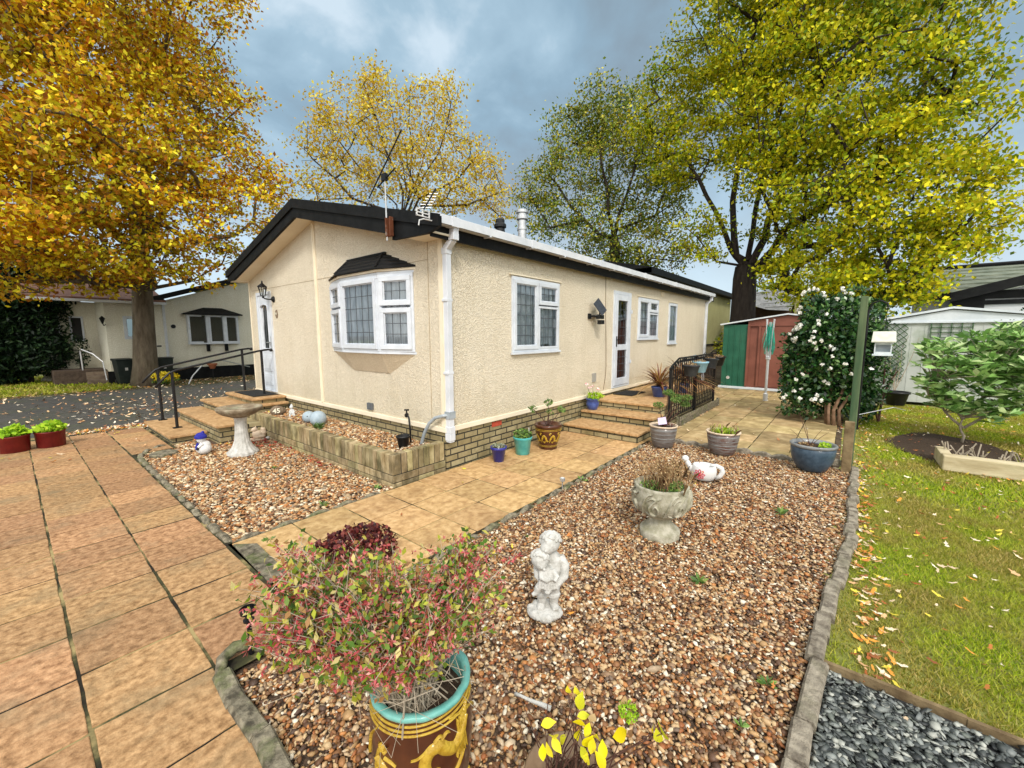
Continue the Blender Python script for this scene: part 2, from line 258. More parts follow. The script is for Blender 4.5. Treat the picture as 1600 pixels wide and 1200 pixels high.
M=dict(
 cream=roughcast('cream_roughcast',(.82,.735,.585),(.88,.805,.66)),
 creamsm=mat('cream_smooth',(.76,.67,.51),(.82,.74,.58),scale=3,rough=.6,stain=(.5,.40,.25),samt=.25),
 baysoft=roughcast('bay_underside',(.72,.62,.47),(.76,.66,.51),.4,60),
 upvc=mat('white_upvc',(.58,.62,.68),(.66,.70,.75),scale=6,rough=.35,spec=.4,stain=(.42,.44,.45),sscale=7,samt=.35),
 whitepl=mat('white_plastic',(.58,.61,.66),(.68,.70,.74),scale=5,rough=.45,stain=(.5,.5,.46),samt=.3,sscale=4),
 blackpl=mat('black_plastic',(.008,.009,.010),(.014,.015,.016),rough=.4,spec=.3),
 blackfa=mat('black_fascia',(.006,.0065,.007),(.013,.0135,.014),scale=8,rough=.6,spec=.12,bump=.2,bscale=30),
 lead=mat('lead_strip',(.10,.11,.12),rough=.5,metal=.4),
 curtain=mat('net_curtain',(.86,.88,.90),(.50,.54,.58),scale=30,rough=.9,stretch=(1,1,.15)),  # darker upright streaks put fold shade into the curtain colour
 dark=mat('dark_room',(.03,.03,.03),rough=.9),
 glass=glass_mat('pane_glass',(.9,.95,.98),.10),
 glassd=glass_mat('door_glass',(.35,.4,.38),.10),
 brick=brick_mat('buff_brick',(.27,.212,.10),(.38,.32,.18),(.03,.026,.018),stain=(.10,.09,.03)),
 pbrick=mat('planter_brick',(.20,.155,.07),(.40,.33,.19),c3=(.30,.24,.125),scale=11,rough=.9,island=.35,bump=.8,bscale=60,stain=(.05,.045,.022),sscale=6,samt=.9,stretch=(1,1,.5)),
 mortar=mat('dark_mortar',(.04,.036,.028),(.07,.06,.045),scale=20,rough=.95),
 tile=mat('roof_tile_black',(.007,.0075,.008),(.016,.016,.017),scale=10,rough=.6,spec=.15,bump=.4,bscale=30),
 slab=mat('drive_slab',(.22,.115,.048),(.50,.30,.15),c3=(.37,.21,.098),scale=26,rough=.72,island=.16,bump=.9,bscale=11,stain=(.23,.165,.09),sscale=2.6,samt=.85,bdist=.022,bdetail=10,ramp=(.34,.66)),
 slab2=mat('path_slab',(.36,.21,.09),(.60,.40,.20),c3=(.49,.31,.14),scale=16,rough=.58,island=.14,bump=.8,bscale=16,stain=(.20,.105,.04),sscale=3.0,samt=.65,bdist=.01,bdetail=7),
 slab3=mat('patio_slab',(.27,.19,.085),(.50,.38,.20),c3=(.38,.275,.13),scale=5,rough=.7,island=.22,bump=.4,bscale=20,stain=(.18,.14,.06),sscale=2,samt=.7,bdist=.01,bdetail=7),
 joint=mat('slab_joint',(.016,.013,.008),(.32,.25,.11),c3=(.05,.05,.02),scale=2.2,rough=.95,ramp=(.42,.60),detail=7),
 earth=mat('earth',(.06,.04,.025),(.12,.085,.05),scale=6,rough=.95,bump=.8,bscale=40,bdist=.02),
 gbase=mat('gravel_base',(.07,.045,.03),(.15,.10,.065),scale=60,rough=.9,bump=1,bscale=70,bdist=.02),
 asphalt=mat('asphalt',(.05,.047,.042),(.085,.08,.07),scale=12,rough=.85,bump=.5,bscale=150,stain=(.06,.075,.025),sscale=.8,samt=.7),
 lawn=mat('lawn_soil',(.16,.18,.04),(.28,.28,.07),scale=5,rough=.95,stain=(.16,.12,.045),sscale=2,samt=.6,bump=.7,bscale=60,bdist=.02),
 slatebase=mat('slate_base',(.02,.022,.024),(.05,.05,.05),scale=30,rough=.8,bump=.8,bscale=60),
 stone=mat('weathered_stone',(.26,.245,.17),(.48,.45,.36),scale=18,rough=.9,bump=.6,bscale=50,stain=(.17,.16,.07),sscale=7,samt=.7),
 kerb=mat('kerb_concrete',(.12,.10,.075),(.34,.30,.23),scale=18,rough=.95,island=.2,bump=.9,bscale=70,stain=(.10,.10,.05),sscale=6,samt=.6),
 mossy=mat('mossy_edging',(.06,.052,.035),(.26,.23,.16),scale=22,rough=.95,island=.25,bump=1,bscale=45,stain=(.08,.12,.02),sscale=6,samt=.7),
 white=mat('white_plaster',(.42,.41,.38),(.58,.57,.54),scale=20,rough=.8,bump=.3,bscale=90,stain=(.24,.23,.19),sscale=18,samt=.6),
 whitegl=mat('white_glaze',(.62,.62,.62),(.70,.70,.69),scale=4,rough=.3,spec=.5),
 blue=mat('royal_blue_glaze',(.012,.014,.20),(.02,.03,.30),scale=8,rough=.3,spec=.5,coat=.4),
 blue2=mat('dusty_blue_glaze',(.03,.06,.24),(.06,.11,.34),scale=14,rough=.4,spec=.5,coat=.3),
 aqua=mat('turquoise_glaze',(.05,.36,.38),(.10,.50,.50),scale=9,rough=.3,coat=.4),
 aquarim=mat('pale_turquoise_glaze',(.10,.34,.30),(.19,.46,.41),scale=12,rough=.35,coat=.3),
 navy=mat('grey_blue_glaze',(.03,.055,.085),(.06,.095,.135),scale=20,rough=.4,coat=.3),
 dragon=mat('brown_glaze',(.045,.012,.006),(.085,.025,.010),scale=9,rough=.3,coat=.5),
 gold=mat('yellow_relief_glaze',(.34,.20,.012),(.52,.35,.04),scale=40,rough=.4,bump=.5,bscale=120,coat=.2),
 soil=mat('potting_soil',(.035,.022,.014),(.08,.05,.03),scale=60,rough=.95,bump=1,bscale=90,bdist=.02),
 redtub=mat('dark_red_tub',(.11,.008,.008),(.17,.015,.012),scale=8,rough=.45,bump=.3,bscale=20),
 black=mat('black_metal',(.005,.005,.006),(.011,.011,.012),scale=20,rough=.4,spec=.3),
 rust=mat('rusty_steel',(.10,.03,.012),(.28,.25,.22),c3=(.13,.04,.015),scale=14,rough=.7,ramp=(.4,.7)),
 galv=mat('galvanised',(.45,.46,.47),(.58,.59,.60),scale=12,rough=.35,metal=.6),
 alu=mat('aluminium',(.62,.63,.65),rough=.35,metal=.5),
 bark=mat('oak_bark',(.10,.075,.05),(.19,.15,.105),scale=9,rough=.95,bump=1,bscale=16,stretch=(1,1,.25),bdist=.05,stain=(.10,.11,.05),sscale=2,samt=.4),
 barkd=mat('dark_bark',(.03,.022,.018),(.065,.05,.04),scale=8,rough=.95,bump=1,bscale=16,stretch=(1,1,.25),bdist=.05),
 twig=mat('pale_twig',(.30,.25,.18),(.42,.36,.28),scale=20,rough=.9),
 twigd=mat('dark_stem',(.06,.025,.02),(.12,.06,.04),scale=20,rough=.8),
 green_sh=mat('green_shed_panel',(.012,.085,.05),(.022,.12,.072),scale=4,rough=.5,stain=(.06,.12,.08),samt=.4),
 brown_sh=mat('red_brown_shed_panel',(.16,.055,.037),(.22,.08,.055),scale=3,rough=.55,stain=(.13,.04,.03),samt=.5),
 white_sh=mat('grey_white_shed_panel',(.40,.43,.40),(.54,.56,.53),scale=1.6,rough=.6,stain=(.20,.26,.15),sscale=1.8,samt=.8,detail=7),
 whiteroof=mat('white_painted_metal',(.55,.60,.64),(.66,.70,.73),scale=3,rough=.45),
 trellis=mat('green_trellis_wood',(.05,.10,.05),(.09,.15,.08),scale=12,rough=.8),
 post=mat('green_timber_post',(.05,.095,.045),(.13,.17,.085),scale=9,rough=.9,bump=.6,bscale=30,stretch=(1,1,.15),stain=(.09,.07,.04),sscale=4,samt=.5),
 timber=mat('weathered_timber',(.12,.08,.04),(.26,.19,.10),scale=9,rough=.9,bump=.6,bscale=30,stretch=(.3,1,1)),
 logm=mat('pale_log_timber',(.42,.34,.20),(.60,.52,.34),scale=9,rough=.9,bump=.6,bscale=30,stretch=(2,.3,1),stain=(.22,.2,.09),samt=.5,sscale=4),
 whitewall=roughcast('white_roughcast',(.80,.78,.66),(.88,.86,.75),.5,30),
 yelwall=roughcast('yellow_roughcast',(.36,.35,.16),(.44,.42,.21),.4,30),
 roofgrey=mat('grey_roof_tile',(.12,.125,.125),(.24,.24,.24),scale=6,rough=.8,island=.2,bump=.5,bscale=20,stain=(.38,.38,.36),sscale=2,samt=.3),
 roofgreen=mat('mossy_roof_tile',(.11,.13,.095),(.20,.22,.17),scale=4,rough=.85,island=.2,bump=.5,bscale=20),
 orangebrick=brick_mat('orange_brick',(.42,.15,.05),(.50,.20,.08),(.3,.22,.15)),
 terracotta=mat('terracotta',(.34,.11,.05),(.42,.15,.07),scale=10,rough=.8),
 bowl=mat('brown_bowl',(.16,.10,.055),(.26,.17,.10),scale=10,rough=.5,coat=.2),
 beige=mat('beige_stone',(.55,.42,.30),(.66,.54,.41),scale=20,rough=.85,bump=.4,bscale=60),
 bluegrey=mat('blue_grey_ceramic',(.30,.38,.44),(.40,.48,.54),scale=16,rough=.6,bump=.3,bscale=60),
 boulder=mat('brown_boulder',(.12,.085,.055),(.26,.20,.14),scale=16,rough=.9,bump=.8,bscale=40),
 red=mat('pink_red_paint',(.55,.03,.07),rough=.4),
 redbrick=mat('red_brick',(.42,.06,.03),(.50,.09,.05),scale=20,rough=.9,bump=.4,bscale=60),
 letter=mat('cream_paint',(.75,.72,.58),rough=.6),
 hatblue=mat('blue_knit',(.02,.02,.22),(.03,.035,.32),scale=40,rough=.9,bump=.6,bscale=120),
 mat_=mat('door_mat',(.012,.012,.012),(.03,.03,.03),scale=60,rough=.95,bump=1,bscale=200),
 hose=mat('grey_hose',(.26,.30,.33),(.36,.40,.43),scale=10,rough=.45),
 bin_=mat('dark_wheelie_bin',(.01,.016,.014),(.02,.028,.024),scale=6,rough=.45),
 gable=mat('grey_white_gable',(.55,.58,.60),(.62,.64,.66),scale=2,rough=.7),
 brownwood=mat('brown_board',(.05,.03,.02),(.09,.05,.03),scale=6,rough=.8),
 hangpot=mat('charcoal_pot',(.03,.034,.04),(.055,.06,.065),scale=10,rough=.6),
 lightblue=mat('pale_blue_plastic',(.20,.40,.52),(.30,.50,.60),scale=10,rough=.5),
 dryergreen=mat('green_line',(.02,.30,.20),(.04,.38,.27),scale=10,rough=.6),
)
S=srgb
M['pebble']=island_mat('pebbles',[S(218,207,185),S(153,108,66),S(191,163,122),S(107,74,46),S(195,174,144),S(136,94,59),S(168,133,90),S(92,66,48),S(173,117,66),S(141,112,84),S(189,158,117),S(96,66,44),S(159,138,112),S(80,60,48),S(184,150,108),S(121,80,48),S(145,88,49),S(188,160,124),S(114,95,79)],rough=.55,spec=.4,noise=55)
M['pebble2']=island_mat('pebbles_pale',[S(169,124,79),S(200,173,133),S(133,95,64),S(214,200,174),S(156,108,67),S(183,145,101),S(115,92,71),S(183,124,71),S(150,133,110),S(207,185,147),S(124,84,57),S(174,148,115)],rough=.6,spec=.35,noise=55)
M['slate']=island_mat('slate_chips',[S(93,97,93),S(130,134,129),S(63,67,66),S(110,114,112),S(161,162,153),S(40,43,43),S(97,102,95),S(75,79,77)],rough=.5,spec=.4,noise=40)
M['grass']=island_mat('grass_blades',[S(161,177,33),S(188,202,49),S(125,151,25),S(203,198,79),S(144,169,31),S(176,187,57),S(110,128,28)],rough=.6,trans=.35,patchcols=[S(181,168,79),S(149,141,57),S(127,131,39),S(199,177,110)],pscale=1.3)
M['litter']=island_mat('fallen_leaves',[S(218,173,126),S(193,122,63),S(240,216,184),S(163,91,46),S(226,153,63),S(204,179,147),S(142,85,50),S(244,230,205),S(220,199,73)],rough=.6,trans=.1)
M['litterpale']=island_mat('fallen_leaves_wet',[S(232,206,170),S(206,160,116),S(240,228,206),S(180,120,76),S(222,186,140)],rough=.4)
M['oakleaf']=island_mat('oak_leaves_golden',[S(250,213,34),S(196,120,34),S(160,96,32),S(234,184,26),S(250,235,60),S(212,154,26),S(243,226,50),S(189,132,32),S(226,209,36)],rough=.5,trans=.22,patchcols=[S(150,128,38),S(128,96,34),S(220,149,44),S(206,193,40),S(234,215,50),S(168,118,40),S(201,202,44)],pscale=.45,spec=.15)
M['oakleaf2']=island_mat('oak_leaves_green_yellow',[S(190,194,26),S(224,213,28),S(157,170,24),S(234,225,41),S(133,154,26),S(198,184,28),S(172,157,28)],rough=.5,trans=.22,patchcols=[S(108,132,28),S(129,150,28),S(149,157,32),S(89,116,28),S(178,167,38)],pscale=.4,spec=.15)
M['midleaf']=island_mat('leaves_dark_green',[S(129,147,38),S(173,174,44),S(103,128,34),S(197,189,54),S(118,126,34),S(148,121,38)],rough=.5,trans=.22,patchcols=[S(94,116,32),S(113,130,38),S(186,176,58),S(86,101,29)],pscale=.4)
M['sparseleaf']=island_mat('leaves_thin_yellow',[S(223,199,60),S(205,166,40),S(233,222,90),S(181,144,44),S(215,188,50)],rough=.5,trans=.4)
M['conifer']=island_mat('conifer_foliage',[S(20,42,22),S(30,56,28),S(14,30,18),S(42,66,30)],rough=.6,trans=.2)
M['camleaf']=island_mat('camellia_leaves',[S(30,62,30),S(44,84,38),S(22,46,26),S(70,110,50),S(34,70,34),S(54,92,40),S(110,140,80)],rough=.25,spec=.6,trans=.15)
M['petal']=island_mat('white_petals',[S(244,244,236),S(252,250,246),S(236,234,222)],rough=.6,trans=.2)
M['rholeaf']=island_mat('broad_leaves',[S(130,172,86),S(160,200,116),S(184,214,142),S(108,150,76),S(204,222,160),S(90,126,62)],rough=.35,spec=.5,trans=.25)
M['abelia']=island_mat('variegated_leaves',[S(138,161,51),S(175,180,61),S(88,124,44),S(197,190,91),S(110,138,54),S(161,119,71),S(212,197,132),S(73,102,44)],rough=.5,trans=.3)
M['abpink']=island_mat('pink_sepals',[S(203,100,103),S(212,131,128),S(183,77,83),S(219,161,149),S(194,93,87)],rough=.6,trans=.3)
M['heuch']=island_mat('purple_leaves',[S(72,28,30),S(98,40,38),S(52,20,24),S(130,66,56),S(84,34,34)],rough=.45,trans=.15)
M['yleaf']=island_mat('bright_yellow_leaves',[S(238,226,20),S(228,206,20),S(214,214,50),S(244,232,60)],rough=.5,trans=.35)
M['lime']=island_mat('lime_leaves',[S(170,206,44),S(150,190,40),S(196,222,70),S(130,172,36)],rough=.5,trans=.35)
M['greenleaf']=island_mat('green_leaves',[S(96,130,60),S(120,156,70),S(76,108,50),S(146,170,90),S(90,120,70)],rough=.5,trans=.3)
M['bronze']=island_mat('bronze_straps',[S(110,60,52),S(150,110,60),S(84,48,44),S(170,136,80),S(130,80,64),S(190,160,110)],rough=.5,trans=.2)
M['drygrass']=island_mat('dry_heads',[S(176,146,104),S(150,116,80),S(196,170,126),S(130,98,66)],rough=.8,trans=.2)
M['yellowfl']=island_mat('yellow_flowers',[S(246,220,40),S(250,234,90),S(232,200,20)],rough=.6,trans=.2)
# ---------------------------------------------------------------- leaf helpers
def rand_dirs(n,up=0.):
    v=rng.normal(size=(n,3)); v[:,2]+=up; v/=np.linalg.norm(v,axis=1)[:,None]; return v
def leaf_mesh(name,cen,size,aspect=.5,up=.6,fold=.25,dirs=None,droop=0.):
    """one folded kite per centre: 4 verts, one quad"""
    n=len(cen); d=rand_dirs(n) if dirs is None else dirs
    d=d.copy(); d[:,2]-=droop; d/=np.linalg.norm(d,axis=1)[:,None]
    nn=rand_dirs(n,up); s=np.cross(d,nn); s/=np.linalg.norm(s,axis=1)[:,None]+1e-9; nn=np.cross(s,d)
    L=size if hasattr(size,'__len__') else np.full(n,size); L=L*rng.uniform(.7,1.3,n)
    L=L[:,None]; w=L*aspect*.5
    V=np.empty((n,4,3)); V[:,0]=cen-d*L*.5; V[:,2]=cen+d*L*.5
    mid=cen+d*L*.05+nn*L*fold*.3
    V[:,1]=mid+s*w; V[:,3]=mid-s*w
    F=np.arange(n*4).reshape(n,4)
    return np_mesh(name,V.reshape(-1,3),F)
def leaves(name,m,cen,size,parent=None,**k):
    local=k.pop('local',False)
    return link(name,leaf_mesh(name,np.asarray(cen,dtype=float),size,**k),m,parent,local=local)
def blob_points(c,r,n,shell=.55):
    d=rand_dirs(n); t=rng.uniform(shell**3,1,n)**(1/3); return np.asarray(c)+d*t[:,None]*np.asarray(r)
ICO=None
def scatter_pebbles(name,m,inside,x0,x1,y0,y1,dens,size,z=0.,flat=.6,zj=.006,jit=.16,smooth=True,parent=None):
    """rounded stones, each its own island"""
    bm=bmesh.new(); bmesh.ops.create_icosphere(bm,subdivisions=1,radius=1)
    T=np.array([v.co[:] for v in bm.verts]); Fc=np.array([[v.index for v in f.verts] for f in bm.faces]); bm.free()
    n=int((x1-x0)*(y1-y0)*dens); P=np.column_stack([rng.uniform(x0,x1,n),rng.uniform(y0,y1,n)])
    P=P[inside(P[:,0],P[:,1])]; n=len(P)
    s=size*np.exp(rng.normal(0,.30,n)); ax=np.column_stack([s*rng.uniform(.8,1.25,n),s*rng.uniform(.5,.9,n),s*flat*rng.uniform(.5,1.,n)])
    V=T[None]*(1+rng.normal(0,jit,(n,len(T),1)))*ax[:,None,:]
    a=rng.uniform(0,2*PI,n); b=rng.normal(0,.45,n); ca,sa,cb,sb=np.cos(a),np.sin(a),np.cos(b),np.sin(b)
    x,y,zz=V[...,0],V[...,1],V[...,2]
    y2=y*cb[:,None]-zz*sb[:,None]; z2=y*sb[:,None]+zz*cb[:,None]
    X=x*ca[:,None]-y2*sa[:,None]; Y=x*sa[:,None]+y2*ca[:,None]
    V=np.stack([X+P[:,0:1],Y+P[:,1:2],z2+z+rng.uniform(-zj,zj,n)[:,None]],-1)
    F=(Fc[None]+(np.arange(n)*len(T))[:,None,None]).reshape(-1,3)
    return link(name,np_mesh(name,V.reshape(-1,3),F),m,parent,smooth=smooth)
# ================================================================ SETTING
def sheet(name,x0,x1,y0,y1,z,m):
    return struct(MB().quad((x0,y0,z),(x1,y0,z),(x1,y1,z),(x0,y1,z)).build(name,m))
sheet('ground',-300,400,-300,400,-.09,M['earth'])
sheet('far_grass',-60,120,24.,110,-.085,M['lawn'])
def slabs(name,rects,m,th=.045,gap=.007,z=0,jz=.0015):
    b=MB()
    for (x0,x1,y0,y1) in rects:
        g=gap/2; j=lambda:random.uniform(-.0025,.0025); zz=z+random.uniform(-jz,jz); t1,t2=random.uniform(-.001,.001),random.uniform(-.001,.001)
        P_=[(x0+g+j(),y0+g+j()),(x1-g+j(),y0+g+j()),(x1-g+j(),y1-g+j()),(x0+g+j(),y1-g+j())]
        # subdivide each edge so the arris is slightly uneven
        Q=[]
        for i in range(4):
            a,c=P_[i],P_[(i+1)%4]
            for k in range(6):
                t=k/6; o=0 if k==0 else random.uniform(-.0022,.0022)
                Q.append((a[0]+(c[0]-a[0])*t+(o if i%2 else 0),a[1]+(c[1]-a[1])*t+(0 if i%2 else o)))
        n=len(Q); xm,ym=(x0+x1)/2,(y0+y1)/2
        vs=[(x,y,zz-th) for x,y in Q]+[(x,y,zz+(x-xm)*t1*4+(y-ym)*t2*4) for x,y in Q]
        b.add(vs,[tuple(range(n,2*n))]+[(i,(i+1)%n,n+(i+1)%n,n+i) for i in range(n)])
    return struct(b.build(name,m,bevel=.004,bseg=2))
# drive: long straight joints run away from the camera
rc=[]
xs=[.885-.41*k for k in range(0,9)]
for ci in range(8):
    x1,x0=xs[ci],xs[ci+1]
    y=-1.95+(.0 if ci!=1 else .02)
    while y<9.1:
        y1=y+.413
        if not (ci==0 and y<2.1): 
            g=-.004 if y>3.3 else -.001
            rc.append((x0+g/2,x1-g/2,y,y1))
        y=y1
y=7.13
while y<9.1:
    rc.append((.89,1.33,y,y+.413)); y+=.413
slabs('driveway_paving',rc,M['slab'],gap=.016)
sheet('driveway_bedding',-2.6,.455,-2,9.35,-.005,M['joint'])
sheet('driveway_bedding_far',.455,.93,2.10,9.35,-.005,M['joint'])
sheet('driveway_bedding_strip',.93,1.36,7.12,9.35,-.005,M['joint'])
rc=[]
for ri,(y0,y1,off,xe) in enumerate([(2.99,3.455,0,5.55),(2.56,2.99,.0,5.55),(2.165,2.56,.0,6.0)]):
    x=.915
    cuts=[.915,1.35,1.785,2.21,2.63,3.06,3.49,3.92,4.30+.03*ri,4.72,5.13,5.55]+([6.0] if xe>5.6 else [])
    for a,c in zip(cuts,cuts[1:]): rc.append((a,c,y0,y1))
slabs('garden_path',rc,M['slab2'],gap=.012)
sheet('path_bedding',.90,6.0,2.15,3.47,-.005,M['joint'])
rc=[]
ys=[.05,.50,.96,1.41,1.87,2.31,2.76,3.2]
for ri,(y0,y1) in enumerate(zip(ys,ys[1:])):
    x=6.03 if y1<2.35 else 9.85
    first=True
    while x<12.9:
        w=random.choice([.45,.6,.45,.6,.75]);
        if first and ri%2: w=.3
        first=False
        x1=min(x+w,12.92)
        if x1-x>.1: rc.append((x,x1,y0,y1))
        x=x1
slabs('patio_paving',rc,M['slab3'],gap=.014,jz=.002)
sheet('patio_bedding',6.0,12.95,.05,3.45,-.009,M['joint'])
sheet('gravel_bed_base',.45,6.05,-.2,2.17,-.034,M['gbase'])
sheet('gravel_square_base',.9,2.5,3.44,9.0,-.032,M['gbase'])
sheet('road',-60,70,9.6,16.2,-.03,M['asphalt'])
sheet('verge',-60,70,16.2,24.,-.045,mat('verge_mud',(.075,.06,.03),(.12,.11,.035),scale=2.5,rough=.95,bump=.8,bscale=30,bdist=.03,stain=(.11,.14,.03),sscale=.6,samt=.8))
sheet('verge_near',-60,3.0,9.3,9.62,-.024,mat('verge_moss',(.16,.15,.04),(.26,.20,.09),scale=5,rough=.95,bump=.8,bscale=40,bdist=.02))
sheet('lawn',2.3,60,-40,.02,-.030,M['lawn'])
sheet('slate_bed_base',-3,2.3,-6,.02,-.032,M['slatebase'])
sheet('yard_back',6.05,16,-.02,.05,-.028,M['earth'])
# kerb line between gravel and lawn, block by block
line=[(6.05,-.155),(3.80,-.115),(2.79,-.005),(2.25,.012),(1.66,.05),(.6,.10)]
def along(line,step,gap=.006):
    P_=[Vector((x,y,0)) for x,y in line]; out=[]; acc=0
    seg=[(a,b,(b-a).length) for a,b in zip(P_,P_[1:])]; tot=sum(s[2] for s in seg); s=0
    def pt(d):
        for a,b,l in seg:
            if d<=l: return a+(b-a)*(d/l)
            d-=l
        return seg[-1][1]
    while s+step*.6<tot:
        e=min(s+step,tot); a,b=pt(s),pt(e); out.append(((a+b)/2,(b-a).length-gap,math.atan2((b-a).y,(b-a).x))); s=e
    return out
kb=[]
for L_ in (.30,):
    b=MB(); n=7
    # weathered block with uneven top
    xs_=[-.5+i/n for i in range(n+1)]; vs=[];
    for i,x in enumerate(xs_):
        for (y,z) in ((-.034,-.06),(-.036,.012+random.uniform(-.003,.003)),(-.026,.026+random.uniform(-.003,.003)),(.027,.026+random.uniform(-.003,.003)),(.037,.012+random.uniform(-.003,.003)),(.034,-.06)):
            vs.append((x,y,z))
    fs=[(i*6+j,i*6+(j+1)%6,(i+1)*6+(j+1)%6,(i+1)*6+j) for i in range(n) for j in range(6)]+[(5,4,3,2,1,0),tuple(range(n*6,n*6+6))]
    b.add(vs,fs); kmesh=b.mesh('kerb_block')
    kmesh.materials.append(M['kerb'])
for i,(p,l,a) in enumerate(along(line,.21)):
    o=bpy.data.objects.new('kerb_block',kmesh); C.objects.link(o)
    o.location=(p.x,p.y+random.uniform(-.012,.012),random.uniform(-.012,.004)); o.rotation_euler=(random.uniform(-.04,.04),random.uniform(-.02,.02),a+random.uniform(-.05,.05)); o.scale=(l,1,1)
    tag(o,'worn grey concrete block in the low kerb between brown gravel and lawn','kerb block','kerb blocks between gravel and lawn')
# scalloped rope-top pieces: patio front, gravel square, and the mossy stones by the drive
def scallop_mesh(name,L_=.22,h=.05,m='kerb',seed=1):
    r_=random.Random(seed); b=MB(); n=14; vs=[]
    for i in range(n+1):
        t=i/n; x=-.5+t; top=h*(.35+.65*math.sin(PI*t))+r_.uniform(-.003,.003)
        for (y,z) in ((-.022,-.05),(-.025,top-.012),(-.012,top),(.012,top),(.025,top-.012),(.022,-.05)): vs.append((x,y+r_.uniform(-.002,.002),z))
    fs=[(i*6+j,i*6+(j+1)%6,(i+1)*6+(j+1)%6,(i+1)*6+j) for i in range(n) for j in range(6)]+[(5,4,3,2,1,0),tuple(range(n*6,n*6+6))]
    b.add(vs,fs); me=b.mesh(name); me.materials.append(M[m]); return me
sc=scallop_mesh('scalloped_edging'); sc2=scallop_mesh('scalloped_edging',h=.055,m='mossy',seed=3)
def edging(line,step,me,label,group,z=0.):
    for p,l,a in along(line,step,.004):
        o=bpy.data.objects.new('scalloped_edging',me); C.objects.link(o); o.location=(p.x,p.y,z+random.uniform(-.006,.004)); o.rotation_euler=(random.uniform(-.05,.05),0,a+random.uniform(-.05,.05)); o.scale=(l,random.uniform(.9,1.2),1)
        tag(o,label,'edging stone',group)
edging([(5.98,2.12),(5.99,.75),(5.97,.30),(6.2,-.05)],.21,sc,'small grey scalloped edging stone between patio slabs and brown gravel','scalloped edging in front of the patio')
edging([(.915,3.50),(.915,5.2),(.93,6.95),(1.1,7.28),(1.33,7.42)],.24,sc2,'mossy dark edging stone between drive slabs and gravel square','mossy edging along the gravel square',-.028)
edging([(.93,3.475),(2.34,3.475)],.26,sc2,'dark mossy edging stone between gravel square and golden path','mossy edging beside the path',-.034)
edging([(1.02,2.13),(5.5,2.13)],.24,sc2,'half buried grey edging stone between golden path and the large gravel bed','low edging on the far side of the large gravel bed',-.036)
# curved stone piece and mossy blocks at the near corner of the gravel
b=MB(); b.tube([(.47+.0,2.10,.0),(.50,2.165,.035),(.56,2.19,.045),(.62,2.175,.035),(.66,2.13,.0)],[.022,.026,.028,.026,.022],8)
tag(b.build('curved_edging',M['mossy'],smooth=True),'curved mossy edging stone at the corner of drive and gravel','edging stone')
for i,(p,l,a) in enumerate(along([(.475,2.11),(.475,1.2)],.23)):
    o=bpy.data.objects.new('mossy_block',kmesh.copy()); o.data.materials.clear(); o.data.materials.append(M['mossy']); C.objects.link(o)
    o.location=(p.x,p.y,random.uniform(-.01,.012)); o.rotation_euler=(random.uniform(-.08,.08),random.uniform(-.05,.05),a+random.uniform(-.08,.08)); o.scale=(l,1.05,1.1)
    tag(o,'mossy grey block edging the drive beside the brown dragon pot','kerb block','mossy blocks between drive and gravel')
tag(MB().prism([(.90,2.70),(1.02,2.68),(1.04,3.30),(.92,3.42)],-.02,.008).build('grey_stone_strip',M['mossy'],bevel=.006),'flat mossy grey stone strip set between drive and path','paving stone')
# timber board between lawn and slate
b=MB(); n=24
for k in range(n):
    y0=.0-.16*k; b.box(2.292+.004*math.sin(k),2.312+.004*math.sin(k),y0-.16,y0,-.06,.006+.004*math.sin(k*1.7))
tag(b.build('timber_edging',M['timber']),'rotten brown timber board between lawn and grey slate chippings','edging board')
# ---- gravel
def in_main(x,y):
    yk=np.interp(x,[.6,1.66,2.25,2.79,3.8,6.05],[.10,.05,.012,-.005,-.115,-.155])+.035
    return (y>yk)&(y<2.14)&(x>.52)&(x<5.97)&~((x<.66)&(y>2.08))
def g_near(x,y): return in_main(x,y)&(x<3.1)
def g_far(x,y): return in_main(x,y)&(x>=3.1)
for nm,f,d,s in (('gravel',g_near,7600,.0112),('gravel_far_part',g_far,5400,.0118)):
    o=scatter_pebbles(nm,M['pebble'],f,.5,6,-.2,2.15,d,s,z=-.022,zj=.009)
    tag(o,'mixed brown and cream pebbles filling the large bed','gravel',kind='stuff')
def in_sq(x,y):
    return (x>.93)&(x<2.37)&(y>3.49)&(y<7.6)&~((x>1.30)&(y>7.42))&~((x>1.62)&(y>6.95))&~((y>6.95)&(x<.93+(y-6.95)*.85))
o=scatter_pebbles('gravel_square',M['pebble2'],in_sq,.9,2.4,3.45,7.6,2600,.016,z=-.02,zj=.009)
tag(o,'pale tan pebbles of the square bed around the bird bath','gravel',kind='stuff')
o=scatter_pebbles('planter_gravel',M['pebble2'],lambda x,y:(x>2.47)&(x<3.06)&(y>3.59)&(y<7.5),2.4,3.1,3.5,7.6,2600,.016,z=.262,zj=.01)
tag(o,'tan pebbles filling the raised brick bed','gravel',kind='stuff')
# ---- slate chips
o=scatter_pebbles('slate_chippings',M['slate'],lambda x,y:(x<2.27)&(y<np.interp(x,[.6,1.66,2.3],[.06,.0,-.03])),.7,2.28,-1.3,.05,8500,.0135,z=-.020,flat=.30,zj=.010,jit=.30,smooth=False)
tag(o,'grey blue slate chippings beside the lawn','slate chippings',kind='stuff')
